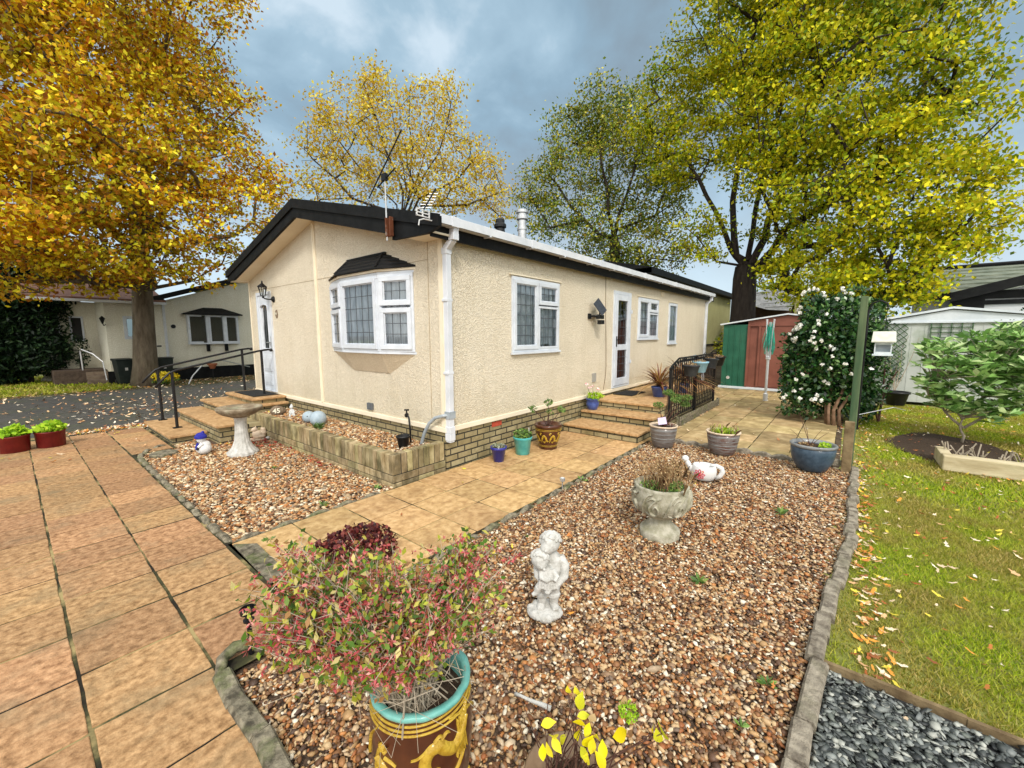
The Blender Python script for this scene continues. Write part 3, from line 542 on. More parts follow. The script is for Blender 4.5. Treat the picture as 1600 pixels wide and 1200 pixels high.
# ---- grass blades
def grass(name,x0,x1,y0,y1,dens,h,w,mask=None,z=-.03,mat_='grass',lab='short yellow green lawn grass'):
    n=int((x1-x0)*(y1-y0)*dens); P=np.column_stack([rng.uniform(x0,x1,n),rng.uniform(y0,y1,n)])
    if mask is not None: P=P[mask(P[:,0],P[:,1])]
    n=len(P); a=rng.uniform(0,2*PI,n); hh=h*rng.uniform(.5,1.3,n); ln=rng.normal(0,.6,(n,2))*hh[:,None]; ww=w*rng.uniform(.7,1.3,n)
    V=np.empty((n,3,3)); V[:,0,0]=P[:,0]-np.cos(a)*ww; V[:,0,1]=P[:,1]-np.sin(a)*ww; V[:,1,0]=P[:,0]+np.cos(a)*ww; V[:,1,1]=P[:,1]+np.sin(a)*ww; V[:,:2,2]=z
    V[:,2,0]=P[:,0]+ln[:,0]; V[:,2,1]=P[:,1]+ln[:,1]; V[:,2,2]=z+hh
    o=link(name,np_mesh(name,V.reshape(-1,3),np.arange(n*3).reshape(n,3)),M[mat_]); return tag(o,lab,'grass',kind='stuff')
from mathutils import noise as mn
def bare(x,y):
    return ~(((x-7.95)**2/1.0+(y+1.15)**2/.32)<1)
def thin(x,y,dist): return rng.random(len(x))<np.clip(dist,0,1)
grass('lawn_grass',2.32,5.2,-3.4,.0,17000,.026,.0028,lambda x,y:(y<np.interp(x,[2.3,2.8,3.8,6],[-.03,-.05,-.16,-.20]))&thin(x,y,.55+(-.1-y)*1.4))
grass('lawn_grass_far',5.2,12.3,-6.5,-.15,4200,.034,.006,lambda x,y:bare(x,y)&(rng.random(len(x))<np.clip((-.15-y)*2.5+.15,0,1))&(x<12.0+.3*np.sin(y*4)),lab='mown lawn grass farther back')
grass('verge_grass',-14,2.3,16.6,24,260,.07,.03,lab='dull green grass beyond the road')
# ---- leaf litter
def litter(name,m,P,size,z=.004,lab='fallen leaves',k=10,tilt=.25):
    n=len(P); a=rng.uniform(0,2*PI,n); s=size*rng.uniform(.6,1.35,n)
    t=np.linspace(0,2*PI,k,endpoint=False); rad=np.where(np.arange(k)%2==0,1.,.55); rad[0]=1.35; rad[k//2]=1.1
    X=np.cos(t)*rad; Y=np.sin(t)*rad*.62
    V=np.empty((n,k,3)); ca,sa=np.cos(a)[:,None],np.sin(a)[:,None]; sx=s[:,None]*X*.5; sy=s[:,None]*Y*.5*rng.uniform(.7,1.1,n)[:,None]
    V[:,:,0]=P[:,0:1]+sx*ca-sy*sa; V[:,:,1]=P[:,1:2]+sx*sa+sy*ca
    V[:,:,2]=z+P[:,2:3]+sx*rng.normal(0,tilt,n)[:,None]+sy*rng.normal(0,tilt,n)[:,None]+np.abs(sx)*.25+s[:,None]*.06
    o=link(name,np_mesh(name,V.reshape(-1,3),np.arange(n*k).reshape(n,k)),m); return tag(o,lab,'fallen leaves',kind='stuff')
def rp(n,x0,x1,y0,y1,z=0): return np.column_stack([rng.uniform(x0,x1,n),rng.uniform(y0,y1,n),np.full(n,z)])
litter('fallen_leaves_lawn',M['litter'],np.vstack([rp(640,2.4,7,-3,-.2,-.008),rp(950,7,12,-5.5,-.2,-.008),rp(420,11.2,12.5,-4.5,-.3,-.03),
  np.column_stack([rng.uniform(2.3,6.5,430),-.13-np.abs(rng.normal(0,.09,430)),np.full(430,-.02)]),rp(230,6.2,9.3,-.55,.05,-.02),rp(150,8.6,10.8,-.9,.3,-.02)]),.042,lab='tan and orange oak leaves scattered on lawn and along its kerb')
litter('fallen_leaves_gravel',M['litter'],np.vstack([rp(70,.7,5.8,.1,2.1,.002),rp(26,1,2.2,-.9,.0,.0),rp(60,1.7,2.3,6.7,7.4,0),rp(14,1,6,2.2,3.4,0.004)]),.036,lab='few small yellow and tan leaves on gravel and slate')
litter('fallen_leaves_patio',M['litterpale'],np.vstack([rp(60,6.1,12.8,.1,2.2,.003),rp(60,9.9,12.9,.3,3.2,.003),rp(70,6.6,9.8,2.02,2.2,.003)]),.045,z=.004,lab='pale leaves scattered on the patio slabs')
litter('fallen_leaves_road',M['litterpale'],np.vstack([rp(500,-3.,8,9.9,16.4,-.03),np.column_stack([rng.normal(1.9,1.2,520),rng.normal(11.6,1.4,520),np.full(520,-.028)]),rp(600,-1,6,15.8,18.2,-.04)]),.075,lab='pink brown leaves strewn over the asphalt road')
litter('fallen_leaves_verge',M['litter'],np.vstack([rp(900,.2,3.0,9.15,9.75,-.02),rp(500,0,6,16.6,18.3,-.04),rp(60,-2.2,1.2,7.4,9.2,.003)]),.06,lab='yellow brown leaves along the road verge')
red=island_mat('red_leaves',[S(150,40,34),S(176,70,50),S(120,30,28),S(196,110,80)],rough=.6)
litter('fallen_leaves_red',red,np.vstack([np.column_stack([rng.normal(2.15,.16,150),rng.normal(6.5,.35,150),np.full(150,.0)]),np.column_stack([rng.uniform(2.2,2.35,60),rng.uniform(4.6,6.6,60),np.full(60,.0)])]),.045,lab='dark red leaves gathered between bird bath and raised bed')
litter('fallen_leaves_planter',M['litter'],np.column_stack([rng.uniform(2.5,3.0,60),rng.uniform(6.2,7.5,60),np.full(60,.28)]),.045,lab='brown leaves lying in the raised brick bed')
# small weeds in the gravel
def weed(x,y,s,lab,m='greenleaf',z=-.01):
    n=14; d=rand_dirs(n); d[:,2]=np.abs(d[:,2])*.5+.15
    cen=np.array([[x,y,z]])+d*s*.5
    tag(link('weed',leaf_mesh('weed',cen,s*.8,aspect=.3,dirs=d),M[m]),lab,'weed')
weed(*[2.62,.62],.07,'small green weed in the gravel right of the statue')
weed(2.0,.17,.05,'small green weed near the kerb in the gravel')
weed(3.75,2.1,.08,'dark green weed beside the round garden light'); weed(1.7,3.62,.07,'grey green weed at the path edge of the gravel square'); weed(2.25,3.62,.06,'weed at the foot of the raised bed corner')
weed(1.85,5.1,.06,'tiny dark weed in the middle of the gravel square'); weed(1.12,3.3,.06,'small weed where drive meets path')
weed(1.7,.22,.04,'tiny weed close to the kerb at the front of the gravel'); weed(4.1,.35,.09,'brown green weed near the kerb far along the gravel')
# ================================================================ MOBILE HOME
GX,SY,NY,EX=3.07,3.48,9.08,13.75
def frameT(o,u,out):
    """local (u along wall, v outward, z up) -> world"""
    u=Vector(u).normalized(); out=Vector(out).normalized()
    return Matrix(((u.x,out.x,0,o[0]),(u.y,out.y,0,o[1]),(0,0,1,o[2]),(0,0,0,1)))
TS=frameT((0,SY,0),(1,0,0),(0,-1,0)); TG=frameT((GX,0,0),(0,1,0),(-1,0,0))
def wall_panel(b,T,u0,u1,z0,z1,holes,depth=.11):
    us=sorted({u0,u1,*[h[0] for h in holes],*[h[1] for h in holes]}); zs=sorted({z0,z1,*[h[2] for h in holes],*[h[3] for h in holes]})
    for a,c in zip(us,us[1:]):
        for d,e in zip(zs,zs[1:]):
            m_=((a+c)/2,(d+e)/2)
            if any(h[0]<m_[0]<h[1] and h[2]<m_[1]<h[3] for h in holes): continue
            b.add([(a,0,d),(c,0,d),(c,0,e),(a,0,e)],[(0,1,2,3)],T)
    for h in holes:
        a,c,d,e=h
        for q in ([(a,0,d),(c,0,d),(c,-depth,d),(a,-depth,d)],[(a,0,e),(c,0,e),(c,-depth,e),(a,-depth,e)],[(a,0,d),(a,0,e),(a,-depth,e),(a,-depth,d)],[(c,0,d),(c,0,e),(c,-depth,e),(c,-depth,d)]):
            b.add(q,[(0,1,2,3)],T)
def window(parent,T,u0,u1,z0,z1,cells,name='window',sill=True,curt=True,fw=.05,label=None,glass=None,gm='glass',scallop=False):
    g=.0015
    b=MB(); w=fw
    b.box(u0,u1,-.06,.022,z0,z0+w,T); b.box(u0,u1,-.06,.022,z1-w,z1,T); b.box(u0,u0+w,-.06,.020,z0+w,z1-w,T); b.box(u1-w,u1,-.06,.020,z0+w,z1-w,T)
    fr=b.build(name,M['upvc'],parent,bevel=.004)
    if label: fr['label']=label
    s=MB(); gl=MB(); le=MB()
    for (a,c,d,e,op,nu,nz) in cells:
        sw=.05 if op else .03; v1=.034 if op else .026
        s.box(a,c,-.04,v1,d,d+sw,T); s.box(a,c,-.04,v1,e-sw,e,T); s.box(a,a+sw,-.04,v1-.002,d+sw,e-sw,T); s.box(c-sw,c,-.04,v1-.002,d+sw,e-sw,T)
        if op:  # rebate line around the pane
            k=.012; s.box(a+sw,c-sw,-.03,v1-.016,d+sw,d+sw+k,T); s.box(a+sw,c-sw,-.03,v1-.016,e-sw-k,e-sw,T); s.box(a+sw,a+sw+k,-.03,v1-.017,d+sw+k,e-sw-k,T); s.box(c-sw-k,c-sw,-.03,v1-.017,d+sw+k,e-sw-k,T)
        gl.add([(a+sw,.004,d+sw),(c-sw,.004,d+sw),(c-sw,.004,e-sw),(a+sw,.004,e-sw)],[(0,1,2,3)],T)
        for i in range(1,nu): x=a+sw+(c-a-2*sw)*i/nu; le.box(x-.0045,x+.0045,.0055,.009,d+sw,e-sw,T)
        for i in range(1,nz): z=d+sw+(e-d-2*sw)*i/nz; le.box(a+sw,c-sw,.0052,.0087,z-.0045,z+.0045,T)
    s.build('sash',M['upvc'],fr,bevel=.003); gl.build('pane',M[gm],fr)
    if le.v: le.build('lead_strip',M['lead'],fr)
    if curt:
        c=MB(); n=int((u1-u0)*160); vs=[]
        ph=random.uniform(0,6)
        for i in range(n+1):
            u=u0+.03+(u1-u0-.06)*i/n; v=-.06+.020*math.sin(u*62+ph+1.6*math.sin(u*9))+.007*math.sin(u*141)
            zb=z0+.03+(.05+.02*math.cos(u*70) if scallop and u>(u0+u1)/2 else 0)
            vs+=[T@Vector((u,v,zb)),T@Vector((u,v*1.02,z1-.02))]
        c.add(vs,[(2*i,2*i+2,2*i+3,2*i+1) for i in range(n)]); c.build('net_curtain',M['curtain'],fr,smooth=True)
    if sill:
        k=MB(); k.box(u0-.02,u1+.02,0.001,.045,z0-.03,z0-.002,T); k.build('sill',M['upvc'],fr,bevel=.004)
    return fr
house=thing('mobile_home','cream roughcast mobile home with white windows, black roof edge and brick plinth, filling the middle','mobile home',(GX,SY,0))
def hb(b,name,m,**k): return b.build(name,M[m] if isinstance(m,str) else m,house,**k)
holesS=[(4.25,5.39,1.30,2.30),(7.27,8.06,.50,2.355),(8.44,9.61,1.44,2.305),(10.32,10.94,1.31,2.295)]
holesG=[(8.05,8.69,.50,2.32)]
b=MB()
wall_panel(b,TS,GX,EX,.45,2.64,holesS)
wall_panel(b,TG,SY,NY,.45,2.56,holesG+[(4.02,5.88,1.34,2.27)])
b.add([(GX,SY,2.56),(GX,NY,2.56),(GX,NY,2.64),(GX,6.28,3.32),(GX,SY,2.64)],[(0,1,2,3,4)])
b.quad((GX,NY,.45),(EX,NY,.45),(EX,NY,2.64),(GX,NY,2.64)); b.quad((EX,SY,.45),(EX,NY,.45),(EX,NY,2.64),(EX,SY,2.64)); b.add([(EX,SY,2.64),(EX,NY,2.64),(EX,6.28,3.32)],[(0,1,2)])
b.quad((GX,SY,.45),(EX,SY,.45),(EX,NY,.45),(GX,NY,.45))
hb(b,'wall','cream')
hb(MB().box(GX+.012,EX-.012,SY+.012,NY-.012,-.1,.445),'brick_plinth','brick')
rb=MB().box(3.86,4.05,SY+.007,SY+.02,.352,.415); hb(rb,'red_brick','redbrick')
hb(MB().box(GX+.0,3.42,SY+.009,SY+.02,-.02,.05),'damp_course','mortar') if False else None
# base trim
b=MB(); b.prism([(GX-.022,SY-.022),(EX+.02,SY-.022),(EX+.02,SY+.02),(GX+.02,SY+.02),(GX+.02,NY+.02),(GX-.022,NY+.02)],.432,.492); hb(b,'base_trim','creamsm',bevel=.006)
# cover strips and corner trims
for bb_ in (MB().box(6.335-.03,6.335+.03,.0,.022,.495,3.22,TG).box(6.335-.012,6.335+.012,.020,.034,.495,3.21,TG),MB().box(SY+.002,SY+.055,.001,.014,.495,2.6,TG).box(GX-.013,GX+.05,.001,.014,.495,2.6,TS),MB().box(NY-.05,NY,.001,.012,.495,2.55,TG),MB().box(EX-.05,EX,.001,.012,.495,2.62,TS)): hb(bb_,'cover_strip','creamsm',bevel=.003)
b=MB(); b.box(3.715,3.722,.0005,.004,.5,2.62,TG); b.box(3.72,8.9,.0005,.004,2.372,2.378,TG); hb(b,'panel_joint',mat('joint_brown',(.40,.31,.19),rough=.9))  # thin brown strips along the panel joints
# ---- bay window
bay=[(GX,5.905),(GX-.15,5.35),(GX-.15,4.48),(GX,3.985)]
bz0,bz1=1.335,2.262
def facet(a,c,ins=0):
    A,B=Vector((a[0],a[1],0)),Vector((c[0],c[1],0)); u=(B-A); L_=u.length; u.normalize(); out=Vector((-u.y,u.x,0))
    if out.x>0: out=-out
    return frameT((A.x,A.y,0),u,out),L_
b=MB()
# bay casing head and sill
def bayring(b,off,z0,z1,cap=True):
    P_=[(GX+.06,bay[0][1]+off),(bay[0][0],bay[0][1]+off),(bay[1][0]-off,bay[1][1]+off*.4),(bay[2][0]-off,bay[2][1]-off*.4),(bay[3][0],bay[3][1]-off),(GX+.06,bay[3][1]-off)]
    b.prism(P_,z0,z1)
bw=None
T1,L1=facet(bay[0],bay[1]); T2,L2=facet(bay[1],bay[2]); T3,L3=facet(bay[2],bay[3])
bayroot=MB(); bayring(bayroot,.02,bz0-.03,bz0-.001); bayring(bayroot,.012,bz1+.001,bz1+.03)
bw=hb(bayroot,'bay_window','upvc',bevel=.004); bw['label']='three sided white bay window with leaded panes'
def subwin(T,L_,cells):
    b=MB(); w=.05
    b.box(0,L_,-.06,.018,bz0,bz0+w,T); b.box(0,L_,-.06,.018,bz1-w,bz1,T); b.box(0,w,-.06,.016,bz0+w,bz1-w,T); b.box(L_-w,L_,-.06,.016,bz0+w,bz1-w,T)
    b.build('window_frame',M['upvc'],bw,bevel=.004)
    s=MB(); gl=MB(); le=MB()
    for (a,c,d,e,nu,nz) in cells:
        sw=.055; s.box(a,c,-.04,.036,d,d+sw,T); s.box(a,c,-.04,.036,e-sw,e,T); s.box(a,a+sw,-.04,.034,d+sw,e-sw,T); s.box(c-sw,c,-.04,.034,d+sw,e-sw,T)
        k=.012; s.box(a+sw,c-sw,-.03,.02,d+sw,d+sw+k,T); s.box(a+sw,c-sw,-.03,.02,e-sw-k,e-sw,T); s.box(a+sw,a+sw+k,-.03,.019,d+sw+k,e-sw-k,T); s.box(c-sw-k,c-sw,-.03,.019,d+sw+k,e-sw-k,T)
        gl.add([(a+sw,.004,d+sw),(c-sw,.004,d+sw),(c-sw,.004,e-sw),(a+sw,.004,e-sw)],[(0,1,2,3)],T)
        for i in range(1,nu): x=a+sw+(c-a-2*sw)*i/nu; le.box(x-.004,x+.004,.0055,.009,d+sw,e-sw,T)
        for i in range(1,nz): z=d+sw+(e-d-2*sw)*i/nz; le.box(a+sw,c-sw,.0052,.0087,z-.004,z+.004,T)
    s.build('sash',M['upvc'],bw,bevel=.003); gl.build('pane',M['glass'],bw); le.build('lead_strip',M['lead'],bw)
    c=MB(); n=int(L_*160); vs=[]
    for i in range(n+1):
        u=.03+(L_-.06)*i/n; v=-.06+.018*math.sin(u*66+1.5*math.sin(u*11))+.006*math.sin(u*150)
        vs+=[T@Vector((u,v,bz0+.03)),T@Vector((u,v,bz1-.02))]
    c.add(vs,[(2*i,2*i+2,2*i+3,2*i+1) for i in range(n)]); c.build('net_curtain',M['curtain'],bw,smooth=True)
subwin(T1,L1,[(.04,L1-.03,bz0+.03,1.89,2,3),(.04,L1-.03,1.92,bz1-.03,2,2)])
subwin(T2,L2,[(.03,L2-.03,bz0+.03,bz1-.03,5,5)])
subwin(T3,L3,[(.03,L3-.03,bz0+.03,1.86,3,3),(.03,L3-.03,1.89,bz1-.03,3,2)])
# canopy roof of the bay
b=MB(); e=.06
lo=[(GX+.0,bay[0][1]+.06),(GX-.21,5.40),(GX-.21,4.43),(GX+.0,bay[3][1]-.05)]; hi=[(GX+.0,5.37),(GX-.015,5.36),(GX-.015,4.55),(GX+.0,4.54)]
nl=4
for k in range(nl):
    t0,t1=k/nl,(k+1)/nl+.02
    f=lambda t,i:(lo[i][0]+(hi[i][0]-lo[i][0])*t,lo[i][1]+(hi[i][1]-lo[i][1])*t)
    za,zb=2.325+.21*t0,2.325+.21*min(t1,1)
    for i in range(3):
        A,B_,C_,D=f(t0,i),f(t0,i+1),f(min(t1,1),i+1),f(min(t1,1),i); th=.016
        b.add([(A[0]-.004,A[1],za-.004),(B_[0]-.004,B_[1],za-.004),(C_[0],C_[1],zb),(D[0],D[1],zb),(A[0]-.004,A[1],za+th),(B_[0]-.004,B_[1],za+th),(C_[0],C_[1],zb+.003),(D[0],D[1],zb+.003)],[(4,5,6,7),(0,1,5,4),(0,3,2,1),(0,4,7,3),(1,2,6,5)])
for i in (1,2):
    b.tube([(lo[i][0],lo[i][1],2.345),(hi[i][0],hi[i][1],2.55)],.014,6)
b.box(GX-.03,GX,4.50,5.40,2.53,2.555)
canopy=hb(b,'bay_canopy','tile')
b=MB(); bayring(b,.035,bz1+.031,2.322); hb(b,'bay_head','creamsm',bevel=.003)
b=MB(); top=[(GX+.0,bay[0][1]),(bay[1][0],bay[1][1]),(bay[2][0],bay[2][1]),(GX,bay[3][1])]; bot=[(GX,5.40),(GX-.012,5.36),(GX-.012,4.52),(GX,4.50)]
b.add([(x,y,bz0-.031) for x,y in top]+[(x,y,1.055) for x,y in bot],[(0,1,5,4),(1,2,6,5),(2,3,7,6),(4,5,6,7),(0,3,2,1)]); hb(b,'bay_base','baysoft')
# ---- south windows and doors
zc=lambda z0,z1:(z0,z1)
window(house,TS,4.25,5.39,1.30,2.30,[(4.285,4.83,1.335,2.265,True,4,6),(4.85,5.355,1.96,2.265,True,4,2),(4.85,5.355,1.335,1.94,False,4,4)],scallop=True,label='large leaded window with net curtains')
window(house,TS,8.44,9.61,1.44,2.305,[(8.475,9.03,1.475,2.27,True,3,4),(9.05,9.575,2.02,2.27,True,3,2),(9.05,9.575,1.475,2.0,False,3,3)],label='medium leaded window right of the white side door')
window(house,TS,10.32,10.94,1.31,2.295,[(10.355,10.905,1.345,2.26,False,3,1)],label='narrow upright window at the far end')
b=MB()
for (a,c,z) in ((4.20,5.44,2.315),(8.39,9.66,2.32),(10.28,10.98,2.31)): b.box(a,c,.001,.03,z,z+.014,TS)
b.box(3.95,5.94,.0,.03,2.3,2.31,TG) if False else None
hb(b,'drip_strip','creamsm')
# side door
T=TS; a,c,d,e=7.27,8.06,.50,2.355
b=MB(); w=.06
b.box(a,a+w,-.06,.02,d,e,T); b.box(c-w,c,-.06,.02,d,e,T); b.box(a+w,c-w,-.06,.019,e-w,e,T); b.box(a+w,c-w,-.06,.019,d,d+.04,T)
sd=hb(b,'side_door','upvc',bevel=.004); sd['label']='white glazed side door with two leaded panes'
b=MB(); a2,c2,d2,e2=a+w+.004,c-w-.004,d+.045,e-w-.004; s_=.11
b.box(a2,a2+s_,-.05,.03,d2,e2,T); b.box(c2-s_,c2,-.05,.03,d2,e2,T)
for z0,z1 in ((d2,d2+.14),(1.23,1.34),(e2-.11,e2)): b.box(a2+s_,c2-s_,-.05,.028,z0,z1,T)
b.build('door_leaf',M['upvc'],sd,bevel=.004)
gl=MB(); le=MB()
for z0,z1,n in ((d2+.14,1.23,4),(1.34,e2-.11,5)):
    gl.add([(a2+s_,.0,z0),(c2-s_,.0,z0),(c2-s_,.0,z1),(a2+s_,.0,z1)],[(0,1,2,3)],T)
    for i in range(1,3): x=a2+s_+(c2-a2-2*s_)*i/3; le.box(x-.004,x+.004,.002,.006,z0,z1,T)
    for i in range(1,n): z=z0+(z1-z0)*i/n; le.box(a2+s_,c2-s_,.0015,.0055,z-.004,z+.004,T)
gl.build('pane',M['glassd'],sd); le.build('lead_strip',M['lead'],sd)
b=MB(); b.box(a2+.035,a2+.065,.03,.042,1.30,1.50,T); b.box(a2+.04,a2+.14,.055,.07,1.42,1.44,T); b.box(a2+.042,a2+.058,.04,.07,1.42,1.44,T); b.build('door_handle',M['black'],sd)
for z_ in (.95,1.95): MB().box(c-.03,c+.0,.03,.05,z_,z_+.07,T).build('hinge',M['upvc'],sd)
# curtain behind the upper pane
b=MB(); n=60; vs=[]
for i in range(n+1):
    u=a2+.1+(c2-a2-.2)*i/n; vs+=[T@Vector((u,-.12+.01*math.sin(u*80),1.7)),T@Vector((u,-.12+.01*math.sin(u*80),e2-.08))]
b.add(vs,[(2*i,2*i+2,2*i+3,2*i+1) for i in range(n)]); b.build('net_curtain',M['curtain'],sd)
# front door in the gable
T=TG; a,c,d,e=8.05,8.69,.50,2.32
b=MB(); w=.055
b.box(a,a+w,-.06,.03,d,e,T); b.box(c-w,c,-.06,.03,d,e,T); b.box(a+w,c-w,-.06,.029,e-w,e,T); b.box(a+w,c-w,-.06,.035,d,d+.03,T)
fd=hb(b,'front_door','upvc',bevel=.004); fd['label']='white front door with one arched dark pane'
b=MB(); a2,c2,d2,e2=a+w+.004,c-w-.004,d+.034,e-w-.004; mu=(a2+c2)/2; gw=.15; gz0,gz1=1.30,2.04
b.box(a2,mu-gw,-.05,.012,d2,e2,T); b.box(mu+gw,c2,-.05,.012,d2,e2,T); b.box(mu-gw,mu+gw,-.05,.0118,d2,gz0,T)
arc=[(mu-gw,e2)]+[(mu-gw+2*gw*i/10,gz1+.05*math.sin(PI*i/10)) for i in range(11)]+[(mu+gw,e2)]
vs=[(u,.0118,z) for u,z in arc]; b.add(vs,[tuple(range(len(vs)))],T)
for (z0,z1) in ((.62,.82),(.88,1.18)):   # raised lower panels
    b.box(a2+.09,c2-.09,.012,.024,z0,z1,T); b.box(a2+.13,c2-.13,.024,.032,z0+.04,z1-.04,T)
arc2=[(mu-gw-.012,.020,gz0-.01)]+[(mu-(gw+.012)*math.cos(PI*i/10),.020,gz1+.06*math.sin(PI*i/10)) for i in range(11)]+[(mu+gw+.012,.020,gz0-.01),(mu-gw-.012,.020,gz0-.01)]
b.tube([T@Vector(p) for p in arc2],.012,6)
b.build('door_leaf',M['upvc'],fd,bevel=.003)
b=MB(); b.add([(mu-gw,.002,gz0),(mu+gw,.002,gz0),(mu+gw,.002,gz1+.05),(mu-gw,.002,gz1+.05)],[(0,1,2,3)],T); b.build('pane',M['glassd'],fd)
b=MB()
for q in (-.07,0,.07): b.tube([T@Vector((mu+q,.006,gz0)),T@Vector((mu+q+.03*math.sin(q*40),.006,(gz0+gz1)/2)),T@Vector((mu+q*.2,.006,gz1+.03))],.004,4)
b.build('lead_strip',M['lead'],fd)
b=MB(); b.box(a2+.02,a2+.055,.012,.022,1.30,1.52,T); b.box(a2+.03,a2+.15,.045,.058,1.40,1.418,T); b.box(a2+.03,a2+.045,.02,.058,1.40,1.418,T); b.build('door_handle',M['galv'],fd)
# ---- roof
RX0,RX1=2.79,14.05; PK=6.30
def slope_z(y): return 3.46-.25*abs(y-6.33)
b=MB()
for sgn,ye in ((-1,3.26),(1,9.36)):
    n=10
    for k in range(n):
        y0=ye+(6.33-ye)*k/n; y1=ye+(6.33-ye)*(k+1)/n
        z0,z1=slope_z(y0)-.02,slope_z(y1)-.02
        b.add([(RX0+.02,y0,z0-.02),(RX1,y0,z0-.02),(RX1,y1,z1-.04),(RX0+.02,y1,z1-.04),(RX0+.02,y0,z0+.018),(RX1,y0,z0+.018),(RX1,y1,z1+.0),(RX0+.02,y1,z1+.0)],[(0,3,2,1),(4,5,6,7),(0,1,5,4),(1,2,6,5),(2,3,7,6),(3,0,4,7)])
rf=hb(b,'roof','tile')
b=MB()
b=MB()  # bargeboard with its upper strip
top=[(3.20,2.70),(6.33,3.462),(9.29,2.725)]; bt=[(9.29,2.565),(8.98,2.562),(6.33,3.225),(3.97,2.632),(3.965,2.575),(3.37,2.556),(3.20,2.60)]
poly=[(3.20,2.70),(6.33,3.462),(9.29,2.725)]+bt
def xprism(b,poly,x0,x1):
    n=len(poly); vs=[(x0,y,z) for y,z in poly]+[(x1,y,z) for y,z in poly]
    b.add(vs,[tuple(range(n)),tuple(range(2*n-1,n-1,-1))]+[(i,(i+1)%n,n+(i+1)%n,n+i) for i in range(n)])
# right and left halves kept convex
xprism(b,[(3.20,2.60),(3.20,2.70),(3.97,2.888),(3.97,2.575),(3.37,2.556)],2.79,2.83)
xprism(b,[(3.97,2.888),(6.33,3.462),(6.33,3.225),(3.97,2.632)],2.79,2.83)
xprism(b,[(6.33,3.462),(9.29,2.725),(9.29,2.565),(8.98,2.562),(6.33,3.225)],2.79,2.83)
hb(b,'bargeboard','blackfa')
b=MB(); xprism(b,[(3.18,2.705),(6.33,3.478),(6.33,3.36),(3.18,2.595)],2.765,2.789); xprism(b,[(6.33,3.478),(9.31,2.738),(9.31,2.628),(6.33,3.36)],2.765,2.789); hb(b,'verge_strip','blackfa',bevel=.004)
b=MB()
for (y0,z0,y1,z1) in ((3.75,2.585,6.33,3.235),(6.33,3.235,9.0,2.568)):
    b.add([(2.831,y0,z0),(GX,y0,z0),(GX,y1,z1),(2.831,y1,z1),(2.831,y0,z0+.02),(GX,y0,z0+.02),(GX,y1,z1+.02),(2.831,y1,z1+.02)],[(0,1,2,3),(7,6,5,4),(0,4,5,1),(2,6,7,3)])
b.box(2.831,GX+.0,9.0,9.27,2.548,2.566); b.box(2.831,GX,3.34,3.75,2.566,2.585)
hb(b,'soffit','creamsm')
b=MB(); b.box(2.83,RX1,3.355,3.385,2.535,2.675); hb(b,'fascia','blackfa')
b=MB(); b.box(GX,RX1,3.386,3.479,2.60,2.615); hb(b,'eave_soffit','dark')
# gutter: open square section with brackets
b=MB()
b.box(2.80,13.80,3.262,3.352,2.655,2.665); b.box(2.80,13.80,3.256,3.264,2.655,2.745); b.box(2.80,13.80,3.346,3.354,2.655,2.735); b.box(2.795,2.803,3.256,3.354,2.655,2.745); b.box(13.797,13.805,3.256,3.354,2.655,2.745)
for x in (3.02,4.4,6.3,8.2,10.1,12.): b.box(x,x+.10,3.25,3.356,2.649,2.75)
x=3.6
while x<13.6: b.box(x,x+.025,3.252,3.37,2.64,2.655); x+=.8
gt=hb(b,'gutter','whitepl',bevel=.003)
def downpipe(x,zb,y=3.435):
    b=MB(); r=.034
    def sq(p,q,r):  # square pipe segment
        p,q=Vector(p),Vector(q); t=(q-p).normalized(); u=Vector((1,0,0)); w=t.cross(u).normalized(); vs=[]
        for P_ in (p,q):
            for s1,s2 in ((-1,-1),(1,-1),(1,1),(-1,1)): vs.append(P_+u*r*s1+w*r*s2)
        b.add(vs,[(3,2,1,0),(4,5,6,7),(0,1,5,4),(1,2,6,5),(2,3,7,6),(3,0,4,7)])
    sq((x,y,zb),(x,y,2.44),r); sq((x,y,2.40),(x,y,2.47),r+.006); sq((x,y,2.455),(x,3.33,2.545),r); sq((x,3.32,2.53),(x,3.32,2.60),r+.007); sq((x,3.315,2.59),(x,3.308,2.654),r+.002)
    for z in (1.9,1.1): b.box(x-.046,x+.046,y-.036,y+.044,z,z+.03)
    sq((x,y,zb+.02),(x,y,zb+.10),r+.007); sq((x,y,zb+.10),(x,y,zb+.18),r+.007)
    return hb(b,'downpipe','whitepl',bevel=.004)
downpipe(3.095,.325); downpipe(13.60,.1,3.44)
b=MB(); pts=[Vector((2.985,3.83,.24)),Vector((2.985,3.76,.40)),Vector((2.99,3.68,.52)),Vector((3.0,3.58,.60)),Vector((3.03,3.47,.635)),Vector((3.08,3.43,.64))]
b.tube(pts,.020,10); b.box(3.05,3.14,3.39,3.475,.60,.68); hb(b,'waste_pipe','hose',smooth=False)
# flue and soil vent
b=MB(); b.lathe([(.085,2.98),(.085,3.78)],(6.7,5.2,0),20); b.lathe([(.10,3.60),(.10,3.64)],(6.7,5.2,0),20); hb(b,'flue','galv',smooth=False)
b=MB(); b.lathe([(.09,3.78),(.115,3.80),(.115,3.86),(.10,3.87),(.10,3.90),(.125,3.92),(.125,3.97),(.05,4.0),(0,4.0)],(6.7,5.2,0),20); hb(b,'flue_cap','galv')
b=MB(); b.lathe([(.12,3.0),(.12,3.40),(.09,3.44),(.085,3.50),(.115,3.52),(.115,3.57),(.085,3.60),(.085,3.66),(.04,3.69),(0,3.69)],(6.03,5.2,0),16); hb(b,'roof_vent','blackpl')
